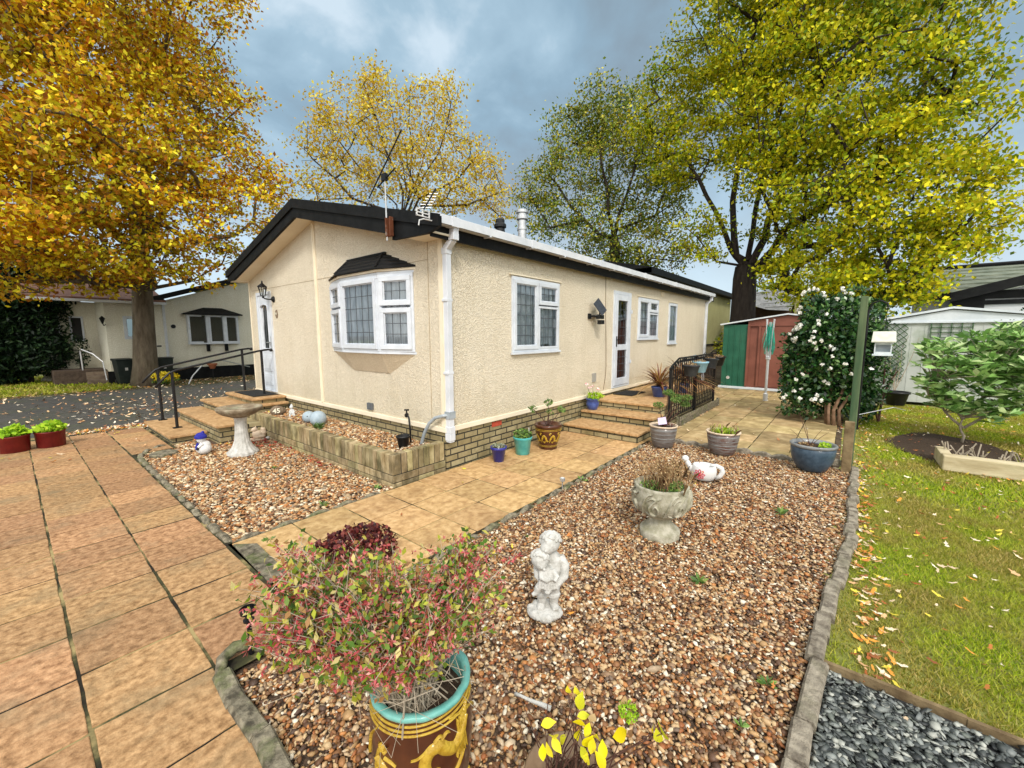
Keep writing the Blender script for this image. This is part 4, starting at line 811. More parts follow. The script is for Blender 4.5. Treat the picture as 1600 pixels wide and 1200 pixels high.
# wall vents and cable
b=MB(); b.box(9.76,9.95,.001,.015,2.42,2.52,TS)
for k in range(5): b.box(9.775+.035*k,9.79+.035*k,.015,.022,2.43,2.51,TS)
hb(b,'wall_vent','creamsm')
b=MB(); b.box(6.49,6.62,.001,.02,.70,.85,TS); hb(b,'meter_cover',mat('grey_cover',(.32,.31,.28),rough=.6))
b=MB(); b.box(4.93,5.05,.001,.03,.53,.62,TG); b.box(4.96,5.02,.03,.034,.545,.605,TG); hb(b,'outside_socket',mat('grey_box',(.12,.13,.14),rough=.5))
b=MB(); b.tube([T_ for T_ in [TS@Vector(p) for p in ((6.93,.006,2.6),(6.95,.006,2.0),(6.99,.01,1.4),(7.02,.008,.95),(6.99,.012,.75),(6.93,.01,.52))]],.005,5)
hb(b,'wall_cable',mat('tan_cable',(.22,.15,.09),rough=.6))
# ---- things fixed to the house
lamp=thing('wall_lantern','black carriage lantern on the cream gable above the white front door','wall lamp',(GX,8.0,2.2))
b=MB(); b.lathe([(.0,0),(.055,0),(.055,.012),(.03,.035),(0,.035)],n=16,T=Matrix.Translation((GX,7.95,2.17))@Matrix.Rotation(-PI/2,4,'Y')); b.tube([(GX-.02,7.95,2.17),(GX-.08,7.97,2.165),(GX-.13,8.0,2.18),(GX-.15,8.01,2.21)],.012,8); b.lathe([(0,-.02),(.02,-.01),(.012,.01),(.03,.02)],(GX-.15,8.01,2.2),8)
b.build('bracket',M['black'],lamp,smooth=False)
b=MB(); c0=(GX-.15,8.01,2.215)
for k in range(6):
    a=2*PI*k/6; b.bar((c0[0]+.035*math.cos(a),c0[1]+.035*math.sin(a),c0[2]),(c0[0]+.07*math.cos(a),c0[1]+.07*math.sin(a),c0[2]+.16),.005,5)
b.lathe([(0,0),(.04,0),(.04,.012),(0,.012)],c0,6); b.lathe([(.082,.16),(.082,.17),(.02,.22),(.012,.235),(.016,.25),(0,.275)],c0,6)
b.build('lantern_frame',M['black'],lamp)
MB().lathe([(.034,.012),(.066,.158)],c0,6).build('lantern_glass',glass_mat('lantern_glass_m',(.9,.92,.92),.15),lamp)
pl=thing('house_plaque','dark oval number plaque on the cream wall right of the front door','plaque',(GX,7.86,1.91))
MB().add([(-.001,0,0)]+[(-.001,.045*math.cos(2*PI*k/24),.075*math.sin(2*PI*k/24)) for k in range(24)]+[(-.014,.04*math.cos(2*PI*k/24),.07*math.sin(2*PI*k/24)) for k in range(24)],[tuple(range(25,49))]+[(1+k,1+(k+1)%24,25+(k+1)%24,25+k) for k in range(24)],Matrix.Translation((GX,7.86,1.91))).build('plate',M['boulder'],pl)
def text(body,size,T,m,parent,ext=.002,name='lettering'):
    cu=bpy.data.curves.new(name,'FONT'); cu.body=body; cu.size=size; cu.extrude=ext; cu.align_x='CENTER'; cu.align_y='CENTER'; cu.offset=size*.025
    o=bpy.data.objects.new('tmp',cu); C.objects.link(o); dg=bpy.context.evaluated_depsgraph_get(); me=bpy.data.meshes.new_from_object(o.evaluated_get(dg)); bpy.data.objects.remove(o)
    me.transform(T); return link(name,me,m,parent)
text('45',.05,Matrix.Translation((GX-.0155,7.86,1.915))@Matrix.Rotation(-PI/2,4,'Z')@Matrix.Rotation(PI/2,4,'X'),M['letter'],pl)
sl=thing('solar_security_light','black solar floodlight with tilted panel on the cream long wall','solar light',(6.38,SY,1.85))
b=MB(); b.box(6.30,6.38,.001,.03,1.80,1.89,TS); b.box(6.33,6.60,.03,.05,1.83,1.86,TS); b.tube([TS@Vector(p) for p in ((6.36,.03,1.84),(6.38,.10,1.85),(6.42,.14,1.86))],.018,8); b.build('wall_bracket',M['blackpl'],sl)
b=MB(); Tp=TS@Matrix.Translation((6.46,.15,2.0))@Matrix.Rotation(R(-32),4,'Y')@Matrix.Rotation(R(22),4,'X'); b.box(-.10,.10,-.006,.006,-.13,.13,Tp); b.build('solar_panel',mat('solar_cells',(.03,.035,.045),(.06,.065,.08),scale=30,rough=.3),sl,bevel=.003)
b=MB(); b.box(6.40,6.58,.10,.17,1.80,1.87,TS); b.box(6.44,6.56,.11,.19,1.71,1.78,TS); b.bar(TS@Vector((6.46,.14,1.86)),TS@Vector((6.46,.15,1.97)),.014,6); b.build('lamp_head',M['blackpl'],sl,bevel=.006)
# aerials
def yagi(b,a,c,n,l0,l1,side,up=None):
    a,c=Vector(a),Vector(c)
    for i in range(n):
        t=i/(n-1); p=a+(c-a)*t; l=l0+(l1-l0)*t
        b.bar(p-Vector(side)*l,p+Vector(side)*l,.002,4)
        if up is not None: b.bar(p-Vector(side)*l*.8+Vector(up)*.05,p+Vector(side)*l*.8+Vector(up)*.05,.0016,4)
ae=thing('tv_aerial','tall television aerial on a pole bolted to the black gable edge','aerial',(2.74,3.98,2.6))
b=MB(); b.bar((2.735,3.985,2.56),(2.735,3.985,3.24),.009,8); b.build('mast',M['galv'],ae)
b=MB(); b.box(2.715,2.765,3.90,3.915,2.60,2.80); b.box(2.715,2.765,3.975,3.99,2.60,2.80); b.box(2.755,2.765,3.90,3.99,2.60,2.80); b.build('clamp',M['rust'],ae,bevel=.006)
b=MB(); b.bar((2.73,4.30,3.06),(2.73,3.66,3.60),.008,6); b.bar((2.73,4.12,3.14),(2.73,3.80,3.26),.009,6); b.box(2.71,2.75,3.95,4.02,3.18,3.25); b.build('boom',M['black'],ae)
b=MB(); yagi(b,(2.73,4.24,3.11),(2.73,3.67,3.59),13,.13,.10,(.72,.69,0),(0,0,1))
for k in range(5): b.bar((2.73-.14,4.30-.12,3.0+.045*k),(2.73+.14,4.30+.14,3.0+.045*k),.004,4)
b.build('aerial_element',M['alu'],ae)
ae2=thing('loft_aerial','small low aerial with white bracket on the gutter corner','aerial',(2.6,3.3,2.7))
b=MB(); b.bar((2.66,3.28,2.72),(2.78,3.22,2.95),.008,6); b.build('boom',M['black'],ae2)
b=MB(); yagi(b,(2.68,3.27,2.76),(2.76,3.23,2.90),6,.06,.04,(.7,-.7,0)); b.build('aerial_element',M['alu'],ae2)
b=MB()
for z in (2.67,2.70,2.73): b.box(2.58,2.74,3.27,3.28,z,z+.009)
for x in (2.58,2.65,2.73): b.box(x,x+.010,3.268,3.282,2.668,2.741)
b.tube([(2.80,3.27,2.655),(2.66,3.27,2.65),(2.61,3.27,2.63),(2.60,3.27,2.58)],.006,6); b.build('bracket',M['whitegl'],ae2)
# ================================================================ STEPS, WALLS, RAILS
# front steps
st=thing('front_steps','golden flagstone steps with brick risers leading up to the front door','steps',(2.2,8.1,0))
def tread(b,x0,x1,y0,y1,z,t=.035):
    b.box(x0,x1,y0,y1,z-t,z)
for (x0,x1,y0,y1,z) in ((1.36,1.80,7.44,9.1,.105),(1.80,2.16,6.9,9.1,.255),(2.16,3.04,7.56,9.1,.385),(2.52,3.04,7.66,8.95,.485)):
    p=MB().box(x0-.02,x1+(.0),y0-.02,y1+.02,z-.038,z).build('step_tread',M['slab2'],st,bevel=.008)
    MB().box(x0+.02,x1+.3 if x1<3 else x1,y0+.02,y1-.02,-.05 if z<.45 else .386,z-.04).build('step_riser',M['brick'],st)
MB().box(2.6,3.0,7.85,8.8,.4865,.50).build('x',M['mat_'])
o=bpy.data.objects['x']; o.name='door_mat'; tag(o,'black rubber mat on the top step below the front door','door mat')
# side steps and terrace
sd_=thing('side_steps','three wide golden flagstone steps and terrace at the white side door','steps',(6.5,2.9,0))
for (x0,x1,z) in ((5.50,6.05,.135),(6.05,6.50,.27)):
    MB().box(x0,x1,2.20,2.83,z-.035,z).build('step_tread',M['slab2'],sd_,bevel=.007)
    MB().box(x0,x1,2.836,3.44,z-.035,z-.001).build('step_tread',M['slab2'],sd_,bevel=.007)
    MB().box(x0+.03,x1+.2,2.225,3.45,-.05,z-.036).build('step_riser',M['brick'],sd_)
b=MB(); x=6.47
for x1 in (7.0,7.5,8.0,8.5,9.0,9.5,9.8):
    for y0,y1 in ((2.24,2.82),(2.83,3.45)): b.box(x+.004,x1-.004,y0,y1,.370,.405+random.uniform(-.002,.002))
    x=x1
b.build('terrace_slab',M['slab2'],sd_,bevel=.006)
MB().box(6.50,9.78,2.265,3.45,-.05,.368).build('terrace_base',M['brick'],sd_)
tag(MB().box(7.18,7.84,3.02,3.40,.4095,.421).build('door_mat',M['mat_'],bevel=.003),'black bristle mat on the terrace below the glazed side door','door mat')
# raised planter
pw=thing('raised_bed_wall','low brick wall of upright bricks around the raised gravel bed','garden wall',(2.4,5.5,0))
b=MB(); bt=MB()
y=3.49
while y<7.50:
    j=random.uniform(-.003,.003); b.box(2.362+j,2.462+j,y+.004,y+.069,.115,.325+random.uniform(-.004,.004)); y+=.0735
x=2.47
while x<3.02:
    j=random.uniform(-.003,.003); b.box(x,x+.065,3.492+j,3.588+j,.115,.325+random.uniform(-.004,.004)); x+=.0735
b.build('upright_brick',M['pbrick'],pw,bevel=.005)
b=MB()
for row,z in ((0,.035),(1,-.045)):
    y=3.49+(.11 if row else 0)-.11*row
    while y<7.5:
        b.box(2.358,2.466,y,min(y+.215,7.5),z,z+.071); y+=.224
    x=2.47
    while x<3.05: b.box(x,min(x+.205,3.06),3.488,3.592,z,z+.071); x+=.214
b.build('brick_course',M['pbrick'],pw,bevel=.004)
MB().prism([(2.372,3.50),(3.06,3.50),(3.06,3.58),(2.452,3.58),(2.452,7.48),(2.372,7.48)],-.05,.315).build('mortar_core',M['mortar'],pw)
sheet('planter_soil',2.45,3.08,3.57,7.56,.245,M['gbase'])
# handrails by the front door
def handrail(y,label):
    t=thing('handrail',label,'handrail',(1.57,y,.1))
    for x,z0,z1 in ((1.57,.105,.975),(2.84,.385,1.255)):
        MB().bar((x,y,z0),(x,y,z1),.021,10).build('post',M['black'],t,smooth=False)
        MB().box(x-.055,x+.055,y-.04,y+.04,z0,z0+.012).build('foot_plate',M['black'],t)
    b=MB(); b.tube([(1.36,y,.76),(1.46,y,.885),(1.54,y,.965),(1.62,y,1.005),(2.80,y,1.265),(2.95,y,1.285),(3.0,y,1.28)],.017,10); b.ball((3.0,y,1.275),.03,10,6)
    b.build('top_rail',M['black'],t,smooth=True)
handrail(8.05,'nearer black tubular handrail on the front steps'); handrail(9.0,'farther black tubular handrail on the front steps, beside the road')
# black railing of the terrace
ra=thing('iron_railing','black iron railing with upright bars along the terrace edge','railing',(8.2,2.22,0))
b=MB(); b.tube([(6.72,2.20,.98),(6.80,2.20,1.02),(7.16,2.20,1.13),(9.62,2.20,1.13)],.016,8); b.tube([(6.76,2.20,.16),(9.62,2.20,.16)],.011,6); b.build('top_rail',M['black'],ra)
x=6.76; i=0
while x<9.66:
    big=(i%12==0); zt=1.13 if x>7.16 else 1.0+(x-6.76)*.32
    m_=MB(); m_.box(x-(.02 if big else .007),x+(.02 if big else .007),2.20-(.02 if big else .007),2.20+(.02 if big else .007),.0 if big else .16,zt)
    if not big: m_.lathe([(.0,0),(.022,.01),(.022,.045),(0,.055)],(x,2.20,zt-.08),8)
    m_.build('newel_post' if big else 'baluster',M['black'],ra); x+=.118; i+=1
# ================================================================ POTS
def pot(name,label,x,y,z,prof,m,rim=None,rimm=None,soil=None,group=None,n=36,fn=None,loc=True):
    t=thing(name,label,'plant pot',(x,y,z),0,group)
    b=MB(); b.lathe(prof,(x,y,z),n,fn); b.build('pot_body',M[m],t,smooth=True).data.update()
    o=t.children[-1] if t.children else None
    if rim: MB().lathe(rim,(x,y,z),n,fn).build('rim',M[rimm or m],t,smooth=True)
    if soil: MB().lathe([(0,soil[1]+.01),(soil[0]*.5,soil[1]+.008),(soil[0],soil[1])],(x,y,z),24).build('soil',M['soil'],t,smooth=True)
    return t
def plant(name,label,cat,x,y,z): return thing(name,label,cat,(x,y,z))
# blue pot, turquoise pot, brown dragon jar along the brick plinth
pot('blue_pot','small royal blue pot standing first along the brick plinth',3.68,3.22,.0,[(.055,0),(.062,.003),(.088,.15),(.100,.152),(.103,.185),(.095,.187),(.085,.17),(.0,.165)],'blue',soil=(.085,.17),n=28)
p=plant('grey_succulent','low grey green succulent in the royal blue pot','plant',3.68,3.22,.17)
leaves('leaf',island_mat('grey_leaf',[S(150,160,130),S(120,130,96),S(170,170,150),S(110,110,80)],rough=.7),blob_points((3.68,3.22,.19),(.09,.09,.035),160),.035,p,aspect=.35)
t=pot('turquoise_pot','turquoise ribbed pot between the royal blue pot and the brown dragon jar',4.12,3.19,.0,[(.085,0),(.092,.004),(.112,.19),(.122,.195),(.124,.215),(.128,.222),(.118,.228),(.108,.20),(0,.195)],'aqua',soil=(.108,.195),fn=lambda a,z:1+(.018 if math.cos(a*4+.8)>.93 else 0),n=64)
p=plant('pansy_plant','leafy green plant in the turquoise pot','plant',4.12,3.19,.2)
leaves('leaf',M['greenleaf'],blob_points((4.12,3.19,.25),(.12,.12,.075),420),.04,p,aspect=.5)
tag_p=MB(); tag_p.box(4.18,4.20,3.14,3.143,.2,.34); tag_p.build('plant_label',M['white'],p)
DR=[(.115,0),(.125,.004),(.118,.03),(.135,.10),(.165,.20),(.176,.26),(.170,.295),(.182,.305),(.188,.325),(.178,.338),(.160,.33),(.150,.30),(0,.29)]
def relief(b,T0,path,w,h=.006,closed=False):
    """raised worm of glaze following the jar: path of (angle, z, width factor)"""
def jar_r(prof,z):
    for (r0,z0),(r1,z1) in zip(prof,prof[1:]):
        if z1>z0 and z0<=z<=z1: return r0+(r1-r0)*(z-z0)/(z1-z0)
    return prof[-1][0]
def on_jar(c,prof,a,z,off=0): r=jar_r(prof,z)+off; return Vector((c[0]+r*math.cos(a),c[1]+r*math.sin(a),c[2]+z))
def spline(P_,k=6):
    out=[]
    for i in range(len(P_)-1):
        p0=P_[max(i-1,0)];p1=P_[i];p2=P_[i+1];p3=P_[min(i+2,len(P_)-1)]
        for j in range(k):
            t=j/k; out.append(tuple(.5*((2*p1[q])+(-p0[q]+p2[q])*t+(2*p0[q]-5*p1[q]+4*p2[q]-p3[q])*t*t+(-p0[q]+3*p1[q]-3*p2[q]+p3[q])*t**3) for q in range(len(p1))))
    out.append(tuple(P_[-1])); return out
def ribbon(b,c,prof,pts,h=.004):
    """flat raised band with rounded back, pts=(a,z,halfwidth)"""
    s=spline(pts); vs=[]; n=len(s)
    for i,(a,z,w) in enumerate(s):
        a2,z2,_=s[min(i+1,n-1)]; a1,z1,_=s[max(i-1,0)]
        r=jar_r(prof,min(max(z,.005),prof[-4][1])); du=(a2-a1)*r; dz=z2-z1; L_=math.hypot(du,dz)+1e-9; nu,nz=-dz/L_,du/L_
        for k,(q,o) in enumerate(((-1,-.001),(-.6,h),(0,h*1.4),(.6,h),(1,-.001))):
            zz=z+nz*w*q; b_=a+nu*w*q/r; vs.append(on_jar(c,prof,b_,min(max(zz,.003),prof[-4][1]),o))
    b.add(vs,[(i*5+j,i*5+j+1,(i+1)*5+j+1,(i+1)*5+j) for i in range(n-1) for j in range(4)])
c=(4.56,3.09,0); t=pot('dragon_jar','large brown jar with yellow scroll relief, last along the brick plinth before the side steps',c[0],c[1],0,DR,'dragon',rim=[(.172,.29),(.186,.303),(.190,.325),(.178,.340),(.160,.332)],soil=(.152,.29))
b=MB()
for z in (.262,.278): ribbon(b,c,DR,[(a,z,.003) for a in np.linspace(2.2,6.3,40)],.003)
for z in (.04,.055): ribbon(b,c,DR,[(a,z,.003) for a in np.linspace(2.2,6.3,40)],.003)
for k in range(5):
    a0=2.3+.78*k
    ribbon(b,c,DR,[(a0,.10,.004),(a0+.12,.16,.014),(a0+.3,.20,.012),(a0+.45,.17,.015),(a0+.55,.12,.012),(a0+.7,.13,.005)],.004)
    ribbon(b,c,DR,[(a0+.2,.12,.003),(a0+.3,.10,.010),(a0+.42,.13,.003)],.004); ribbon(b,c,DR,[(a0+.05,.20,.003),(a0+.0,.225,.011),(a0+.15,.235,.004)],.004)
b.build('relief',M['gold'],t,smooth=True)
def stems_to(b,base,ends,r0=.006,r1=.002,sag=.15,n=5):
    for e in ends:
        base_=Vector(base)+Vector((random.uniform(-.01,.01),random.uniform(-.01,.01),0)); e=Vector(e); mid=(base_+e)/2+Vector((random.uniform(-1,1),random.uniform(-1,1),random.uniform(0,1)))*(e-base_).length*sag
        P_=[base_*(1-t)**2+mid*2*t*(1-t)+e*t*t for t in [i/n for i in range(n+1)]]
        b.tube(P_,[r0+(r1-r0)*i/n for i in range(n+1)],5)
p=plant('rhododendron_cutting','sparse shrub with three leafy tips in the brown scroll jar','shrub',c[0],c[1],.3)
ends=[(4.60,3.12,.62),(4.38,3.22,.55),(4.72,2.98,.52),(4.53,3.05,.50)]
b=MB(); stems_to(b,(c[0],c[1],.29),ends,.007,.003); b.build('stem',M['twigd'],p,smooth=True)
leaves('leaf',M['greenleaf'],np.vstack([blob_points(e,(.06,.06,.045),45 if i!=3 else 12) for i,e in enumerate(ends[:3])]+[blob_points(ends[3],(.05,.05,.04),14)]),.055,p,aspect=.32)
# small blue pot on the steps
pot('blue_ribbed_pot','dusty blue ribbed pot on the side step against the cream wall',6.22,3.31,.27,[(.07,0),(.078,.003),(.10,.06),(.107,.11),(.10,.155),(.113,.163),(.116,.19),(.105,.195),(.095,.17),(0,.165)],'blue2',soil=(.095,.17),fn=lambda a,z:1+.012*math.sin(z*190))
p=plant('flowering_plant','green leafy plant with pale pink flowers in the dusty blue ribbed pot','plant',6.22,3.31,.44)
leaves('leaf',M['lime'],blob_points((6.25,3.28,.50),(.17,.14,.06),220),.07,p,aspect=.25); b=MB(); e=[(6.10,3.36,.70),(6.05,3.30,.66),(6.2,3.3,.66),(6.3,3.25,.62)]; stems_to(b,(6.22,3.31,.43),e,.003,.0015); b.build('stem',M['greenleaf'],p)
leaves('flower',island_mat('pale_pink_petals',[S(244,220,220),S(236,170,176),S(250,240,236)],rough=.6),np.vstack([blob_points(q,(.03,.03,.025),16) for q in e]),.03,p,aspect=.7)
# striped pots
def striped(name,label,x,y,base,rimr,h,col1,col2):
    rb_=rimr*.72; prof=[(rb_*.95,0),(rb_,.006),(rb_*1.16,h*.3),(rimr*.94,h*.7),(rimr*.96,h*.93)]
    t=pot(name,label,x,y,0,prof+[(rimr*.86,h*.93),(0,h*.85)],base,rim=[(rimr*.95,h*.915),(rimr*1.02,h*.935),(rimr*1.03,h*.985),(rimr*.98,h),(rimr*.88,h*.985),(rimr*.86,h*.9)],rimm='beige',soil=(rimr*.86,h*.88))
    b=MB()
    for k,z in enumerate((.30,.42,.62,.80)):
        ribbon(b,(x,y,0),prof+[(0,0)]*3,[(a,z*h,.007 if k%2 else .004) for a in np.linspace(0,2*PI,50)],.001)
    b.build('glaze_band',M[col1],t,smooth=True); return t
M['stripe']=mat('grey_brown_glaze',(.11,.09,.08),(.20,.18,.165),c3=(.15,.13,.12),scale=8,rough=.4,coat=.3,stretch=(1,1,6))
M['stripe2']=mat('pale_blue_grey_glaze',(.16,.165,.165),(.26,.27,.27),scale=8,rough=.4,coat=.3)
M['stripe3']=mat('dark_red_brown_glaze',(.07,.025,.02),(.12,.05,.035),c3=(.20,.18,.17),scale=5,rough=.4,coat=.3,stretch=(1,1,6))
striped('striped_pot','grey banded pot with white rim beside the side steps, left of its darker twin',5.63,1.90,'stripe',.185,.30,'stripe2',None)
striped('striped_pot','dark brown banded pot with cream rim in the middle of the patio edge',5.78,1.18,'stripe3',.20,.29,'stripe2',None)
p=plant('small_conifer','young pale green fir growing in the grey banded pot beside the steps','shrub',5.63,1.9,.27)
b=MB(); tips=[(5.70,1.88,.74),(5.62,1.74,.66),(5.55,1.95,.58),(5.73,1.66,.60),(5.78,1.80,.68),(5.66,1.62,.70)]; stems_to(b,(5.63,1.9,.26),tips,.008,.003); b.build('stem',M['twigd'],p)
leaves('needle',M['greenleaf'],np.vstack([blob_points(q,(.075,.075,.04),260) for q in tips]),.035,p,aspect=.22)
leaves('ground_leaf',M['heuch'],blob_points((5.66,1.86,.30),(.13,.13,.03),60),.03,p)
tag(MB().add([(5.52,1.93,.31),(5.56,1.83,.33),(5.58,1.86,.42),(5.53,1.95,.40)],[(0,1,2,3)]).build('plant_label',mat('lilac_card',(.62,.52,.72),rough=.5)),'lilac label stuck in the grey banded pot','label')
bpy.data.objects['plant_label'].modifiers.new('s','SOLIDIFY').thickness=.003
p=plant('grass_tuft','short dry green grass growing in the dark brown banded pot','plant',5.78,1.18,.26)
def tuft(name,m,c,r,n,h,w,parent,lean=.5,z0=0):
    P_=np.asarray(c)+np.column_stack([np.clip(rng.normal(0,r*.42,n),-r*.75,r*.75),np.clip(rng.normal(0,r*.42,n),-r*.75,r*.75),np.zeros(n)]); hh=h*rng.uniform(.45,1.15,n); ln=np.clip(rng.normal(0,lean,(n,2)),-1,1)*hh[:,None]; a=rng.uniform(0,2*PI,n)
    V=np.empty((n,5,3)); dx=np.cos(a)*w; dy=np.sin(a)*w
    for k,(s,t) in enumerate(((-1,0),(1,0))):
        V[:,k,0]=P_[:,0]+s*dx; V[:,k,1]=P_[:,1]+s*dy; V[:,k,2]=P_[:,2]
    for k,s in ((2,.8),(4,-.8)):
        V[:,k,0]=P_[:,0]+s*dx+ln[:,0]*.4; V[:,k,1]=P_[:,1]+s*dy+ln[:,1]*.4; V[:,k,2]=P_[:,2]+hh*.62
    V[:,3,0]=P_[:,0]+ln[:,0]; V[:,3,1]=P_[:,1]+ln[:,1]; V[:,3,2]=P_[:,2]+hh*(1-.25*np.hypot(ln[:,0],ln[:,1])/np.maximum(hh,1e-6))
    return link(name,np_mesh(name,V.reshape(-1,3),np.arange(n*5).reshape(n,5)),m,parent)
tuft('blade',M['lime'],(5.78,1.18,.26),.2,150,.09,.004,p); tuft('dry_blade',M['drygrass'],(5.78,1.18,.26),.2,50,.16,.003,p)
BP=[(.13,0),(.14,.006),(.19,.10),(.212,.19),(.215,.25),(.205,.27)]
pot('blue_bowl_pot','big grey blue glazed pot with pale rim at the right end of the patio edge',5.70,.23,0,BP+[(.18,.27),(0,.25)],'navy',rim=[(.204,.262),(.222,.275),(.226,.295),(.215,.305),(.195,.295),(.19,.26)],rimm='stripe2',soil=(.19,.265))
p=plant('bare_twig_plant','bare twiggy plant with few bright green leaves in the grey blue pot','plant',5.70,.23,.26)
b=MB(); stems_to(b,(5.68,.26,.26),[(5.85,.40,.62),(5.8,.33,.50),(5.62,.16,.48),(5.9,.48,.40),(5.7,.1,.45)],.004,.0015); b.build('stem',M['twigd'],p)
leaves('leaf',M['lime'],np.vstack([blob_points((5.66,.12,.30),(.09,.07,.03),120)]),.03,p); leaves('dry_leaf',M['drygrass'],blob_points((5.68,.30,.28),(.1,.1,.02),70),.03,p)
pot('black_pot','wide black pot on the ground against the white shed',12.1,-.88,0,[(.14,0),(.15,.01),(.20,.24),(.225,.25),(.225,.29),(.20,.29),(.19,.25),(0,.25)],'blackpl',soil=(.19,.25))
# red tubs
for x,y,lab in ((.27,8.60,'dark red tub with lime green leaves, right one of two at the driveway end'),(-.06,8.58,'dark red tub with lime green leaves, left one at the photo edge')):
    t=pot('red_tub',lab,x,y,0,[(.135,0),(.14,.005),(.150,.20),(.156,.205),(.156,.22),(.145,.222),(.14,.19),(0,.185)],'redtub',soil=(.14,.19),group='red tubs at the driveway end',fn=lambda a,z:1+.012*math.sin(a*14))
    p=plant('lime_primula','lime green leafy plant filling the '+('right' if x>0 else 'left')+' dark red tub','plant',x,y,.2)
    leaves('leaf',M['lime'],np.vstack([blob_points((x,y,.26),(.17,.17,.06),170),blob_points((x+.03,y,.31),(.09,.09,.04),60)]),.075,p,aspect=.75,up=1.5)
# black pot and tap in the raised bed
pot('black_bucket','black plastic flower pot on the gravel of the raised bed',2.76,3.86,.265,[(.05,0),(.053,.003),(.072,.115),(.08,.117),(.08,.135),(.072,.135),(.068,.10),(0,.095)],'blackpl',soil=(.068,.10))
tp=thing('garden_tap','black standpipe tap rising from the raised bed beside the cream wall','tap',(2.93,3.98,.27))
b=MB(); b.tube([(2.93,3.95,.27),(2.93,3.955,.45),(2.93,3.97,.56),(2.93,4.0,.60),(2.93,4.03,.60),(2.93,4.04,.575)],.011,8); b.build('pipe',M['black'],tp,smooth=True)
b=MB(); b.bar((2.93,4.01,.60),(2.93,4.01,.65),.009,8); b.bar((2.93,3.975,.655),(2.93,4.045,.655),.008,8); b.bar((2.90,4.01,.655),(2.96,4.01,.655),.008,8); b.lathe([(.0,0),(.022,.01),(.022,.05),(0,.06)],(2.93,4.01,.56),10); b.build('tap_head',M['black'],tp)
# ================================================================ ORNAMENTS
def sculpt(name,b,m,parent,voxel=.006,disp=0,dscale=.03,smooth=2,local=False,T=None):
    me=b.mesh(name)
    if T is not None: me.transform(T)
    o=link(name,me,m,parent,local=local)
    r=o.modifiers.new('r','REMESH'); r.mode='VOXEL'; r.voxel_size=voxel; r.use_smooth_shade=True
    if smooth: s=o.modifiers.new('s','SMOOTH'); s.iterations=smooth; s.factor=.6
    if disp:
        tx=bpy.data.textures.new(name+'_t','CLOUDS'); tx.noise_scale=dscale; tx.noise_depth=2
        d=o.modifiers.new('d','DISPLACE'); d.texture=tx; d.strength=disp; d.mid_level=.5
    return o
def viewT(x,y,z=0,s=1):
    """local x to the viewer's right, local y away from the photographer"""
    a=math.atan2(y,x)-PI/2
    return Matrix.Translation((x,y,z))@Matrix.Rotation(a,4,'Z')@Matrix.Scale(s,4)
# statue of two children
sx,sy=1.765,1.19
stt=thing('children_statue','white plaster garden statue of two embracing children on a rocky base','statue',(sx,sy,0))
T=viewT(sx,sy)@Matrix.Diagonal((1.08,1.1,.95,1))
b=MB()
rr=random.Random(5)
for k in range(46):
    a=rr.uniform(0,2*PI); d=rr.uniform(.2,1); b.ball((-.018+.082*d*math.cos(a),-.005+.062*d*math.sin(a),.012+.012*rr.random()),rr.uniform(.014,.026),8,6)
b.ball((-.018,-.005,.012),(.09,.068,.034),20,10)
sculpt('rocky_base',b,M['white'],stt,.004,.006,.012,T=T)
b=MB()
# elder child: legs, boots, trousers, torso, arms
b.tube([(.030,.01,.05),(.030,.012,.10),(.032,.016,.175),(.028,.02,.23)],[.021,.027,.033,.04],14); b.tube([(-.030,.01,.05),(-.030,.008,.10),(-.022,.014,.175),(-.01,.02,.23)],[.021,.026,.032,.04],14)
b.tube([(.030,.01,.105),(.030,.01,.125)],.034,14); b.tube([(-.030,.008,.105),(-.029,.008,.125)],.033,14)
b.tube([(.032,.01,.045),(.038,-.012,.045),(.042,-.03,.040)],[.022,.022,.014],12); b.tube([(-.032,.01,.045),(-.036,-.012,.045),(-.038,-.034,.040)],[.022,.023,.014],12)
b.tube([(.012,.02,.21),(.016,.022,.27),(.018,.026,.335),(.014,.024,.375)],[.050,.052,.050,.022],16)
b.tube([(.058,.02,.345),(.083,.004,.300),(.080,-.022,.250),(.045,-.052,.222),(.008,-.062,.214)],[.024,.026,.024,.019,.013],12)
b.tube([(-.028,.015,.335),(-.056,-.01,.295),(-.052,-.035,.252),(-.02,-.058,.222)],[.022,.020,.018,.013],12)
for q in range(4): b.tube([(.008-.006*q,-.062,.214-.006*q+.012),(-.012-.004*q,-.066,.212-.005*q+.01)],[.005,.0035],6)
# elder head with face leaning down to the small one
b.ball((.010,.012,.428),(.049,.050,.052),20,14); b.ball((-.006,-.016,.412),(.034,.032,.034),14,10); b.ball((-.012,-.046,.410),(.007,.009,.008),8,6)
# little child held in front
b.tube([(-.006,-.035,.225),(-.008,-.04,.27),(-.016,-.036,.315)],[.042,.044,.030],16)
b.ball((-.040,-.030,.352),(.046,.045,.046),20,14); b.ball((-.034,-.052,.335),(.031,.030,.031),14,10); b.ball((-.030,-.082,.334),(.006,.008,.007),8,6); b.ball((-.018,-.077,.322),(.009,.008,.005),8,6)
b.tube([(-.032,-.055,.300),(-.03,-.078,.272),(-.004,-.086,.262),(.014,-.08,.272)],[.017,.015,.012,.010],10)
b.tube([(.020,-.045,.300),(.044,-.068,.275),(.030,-.086,.262)],[.017,.015,.011],10)
b.tube([(-.02,-.045,.225),(-.048,-.055,.195),(-.056,-.058,.170)],[.026,.020,.015],10); b.tube([(-.056,-.058,.168),(-.078,-.068,.160)],[.014,.011],8)
b.tube([(.010,-.045,.222),(.004,-.070,.198),(-.006,-.08,.180)],[.026,.018,.013],10)
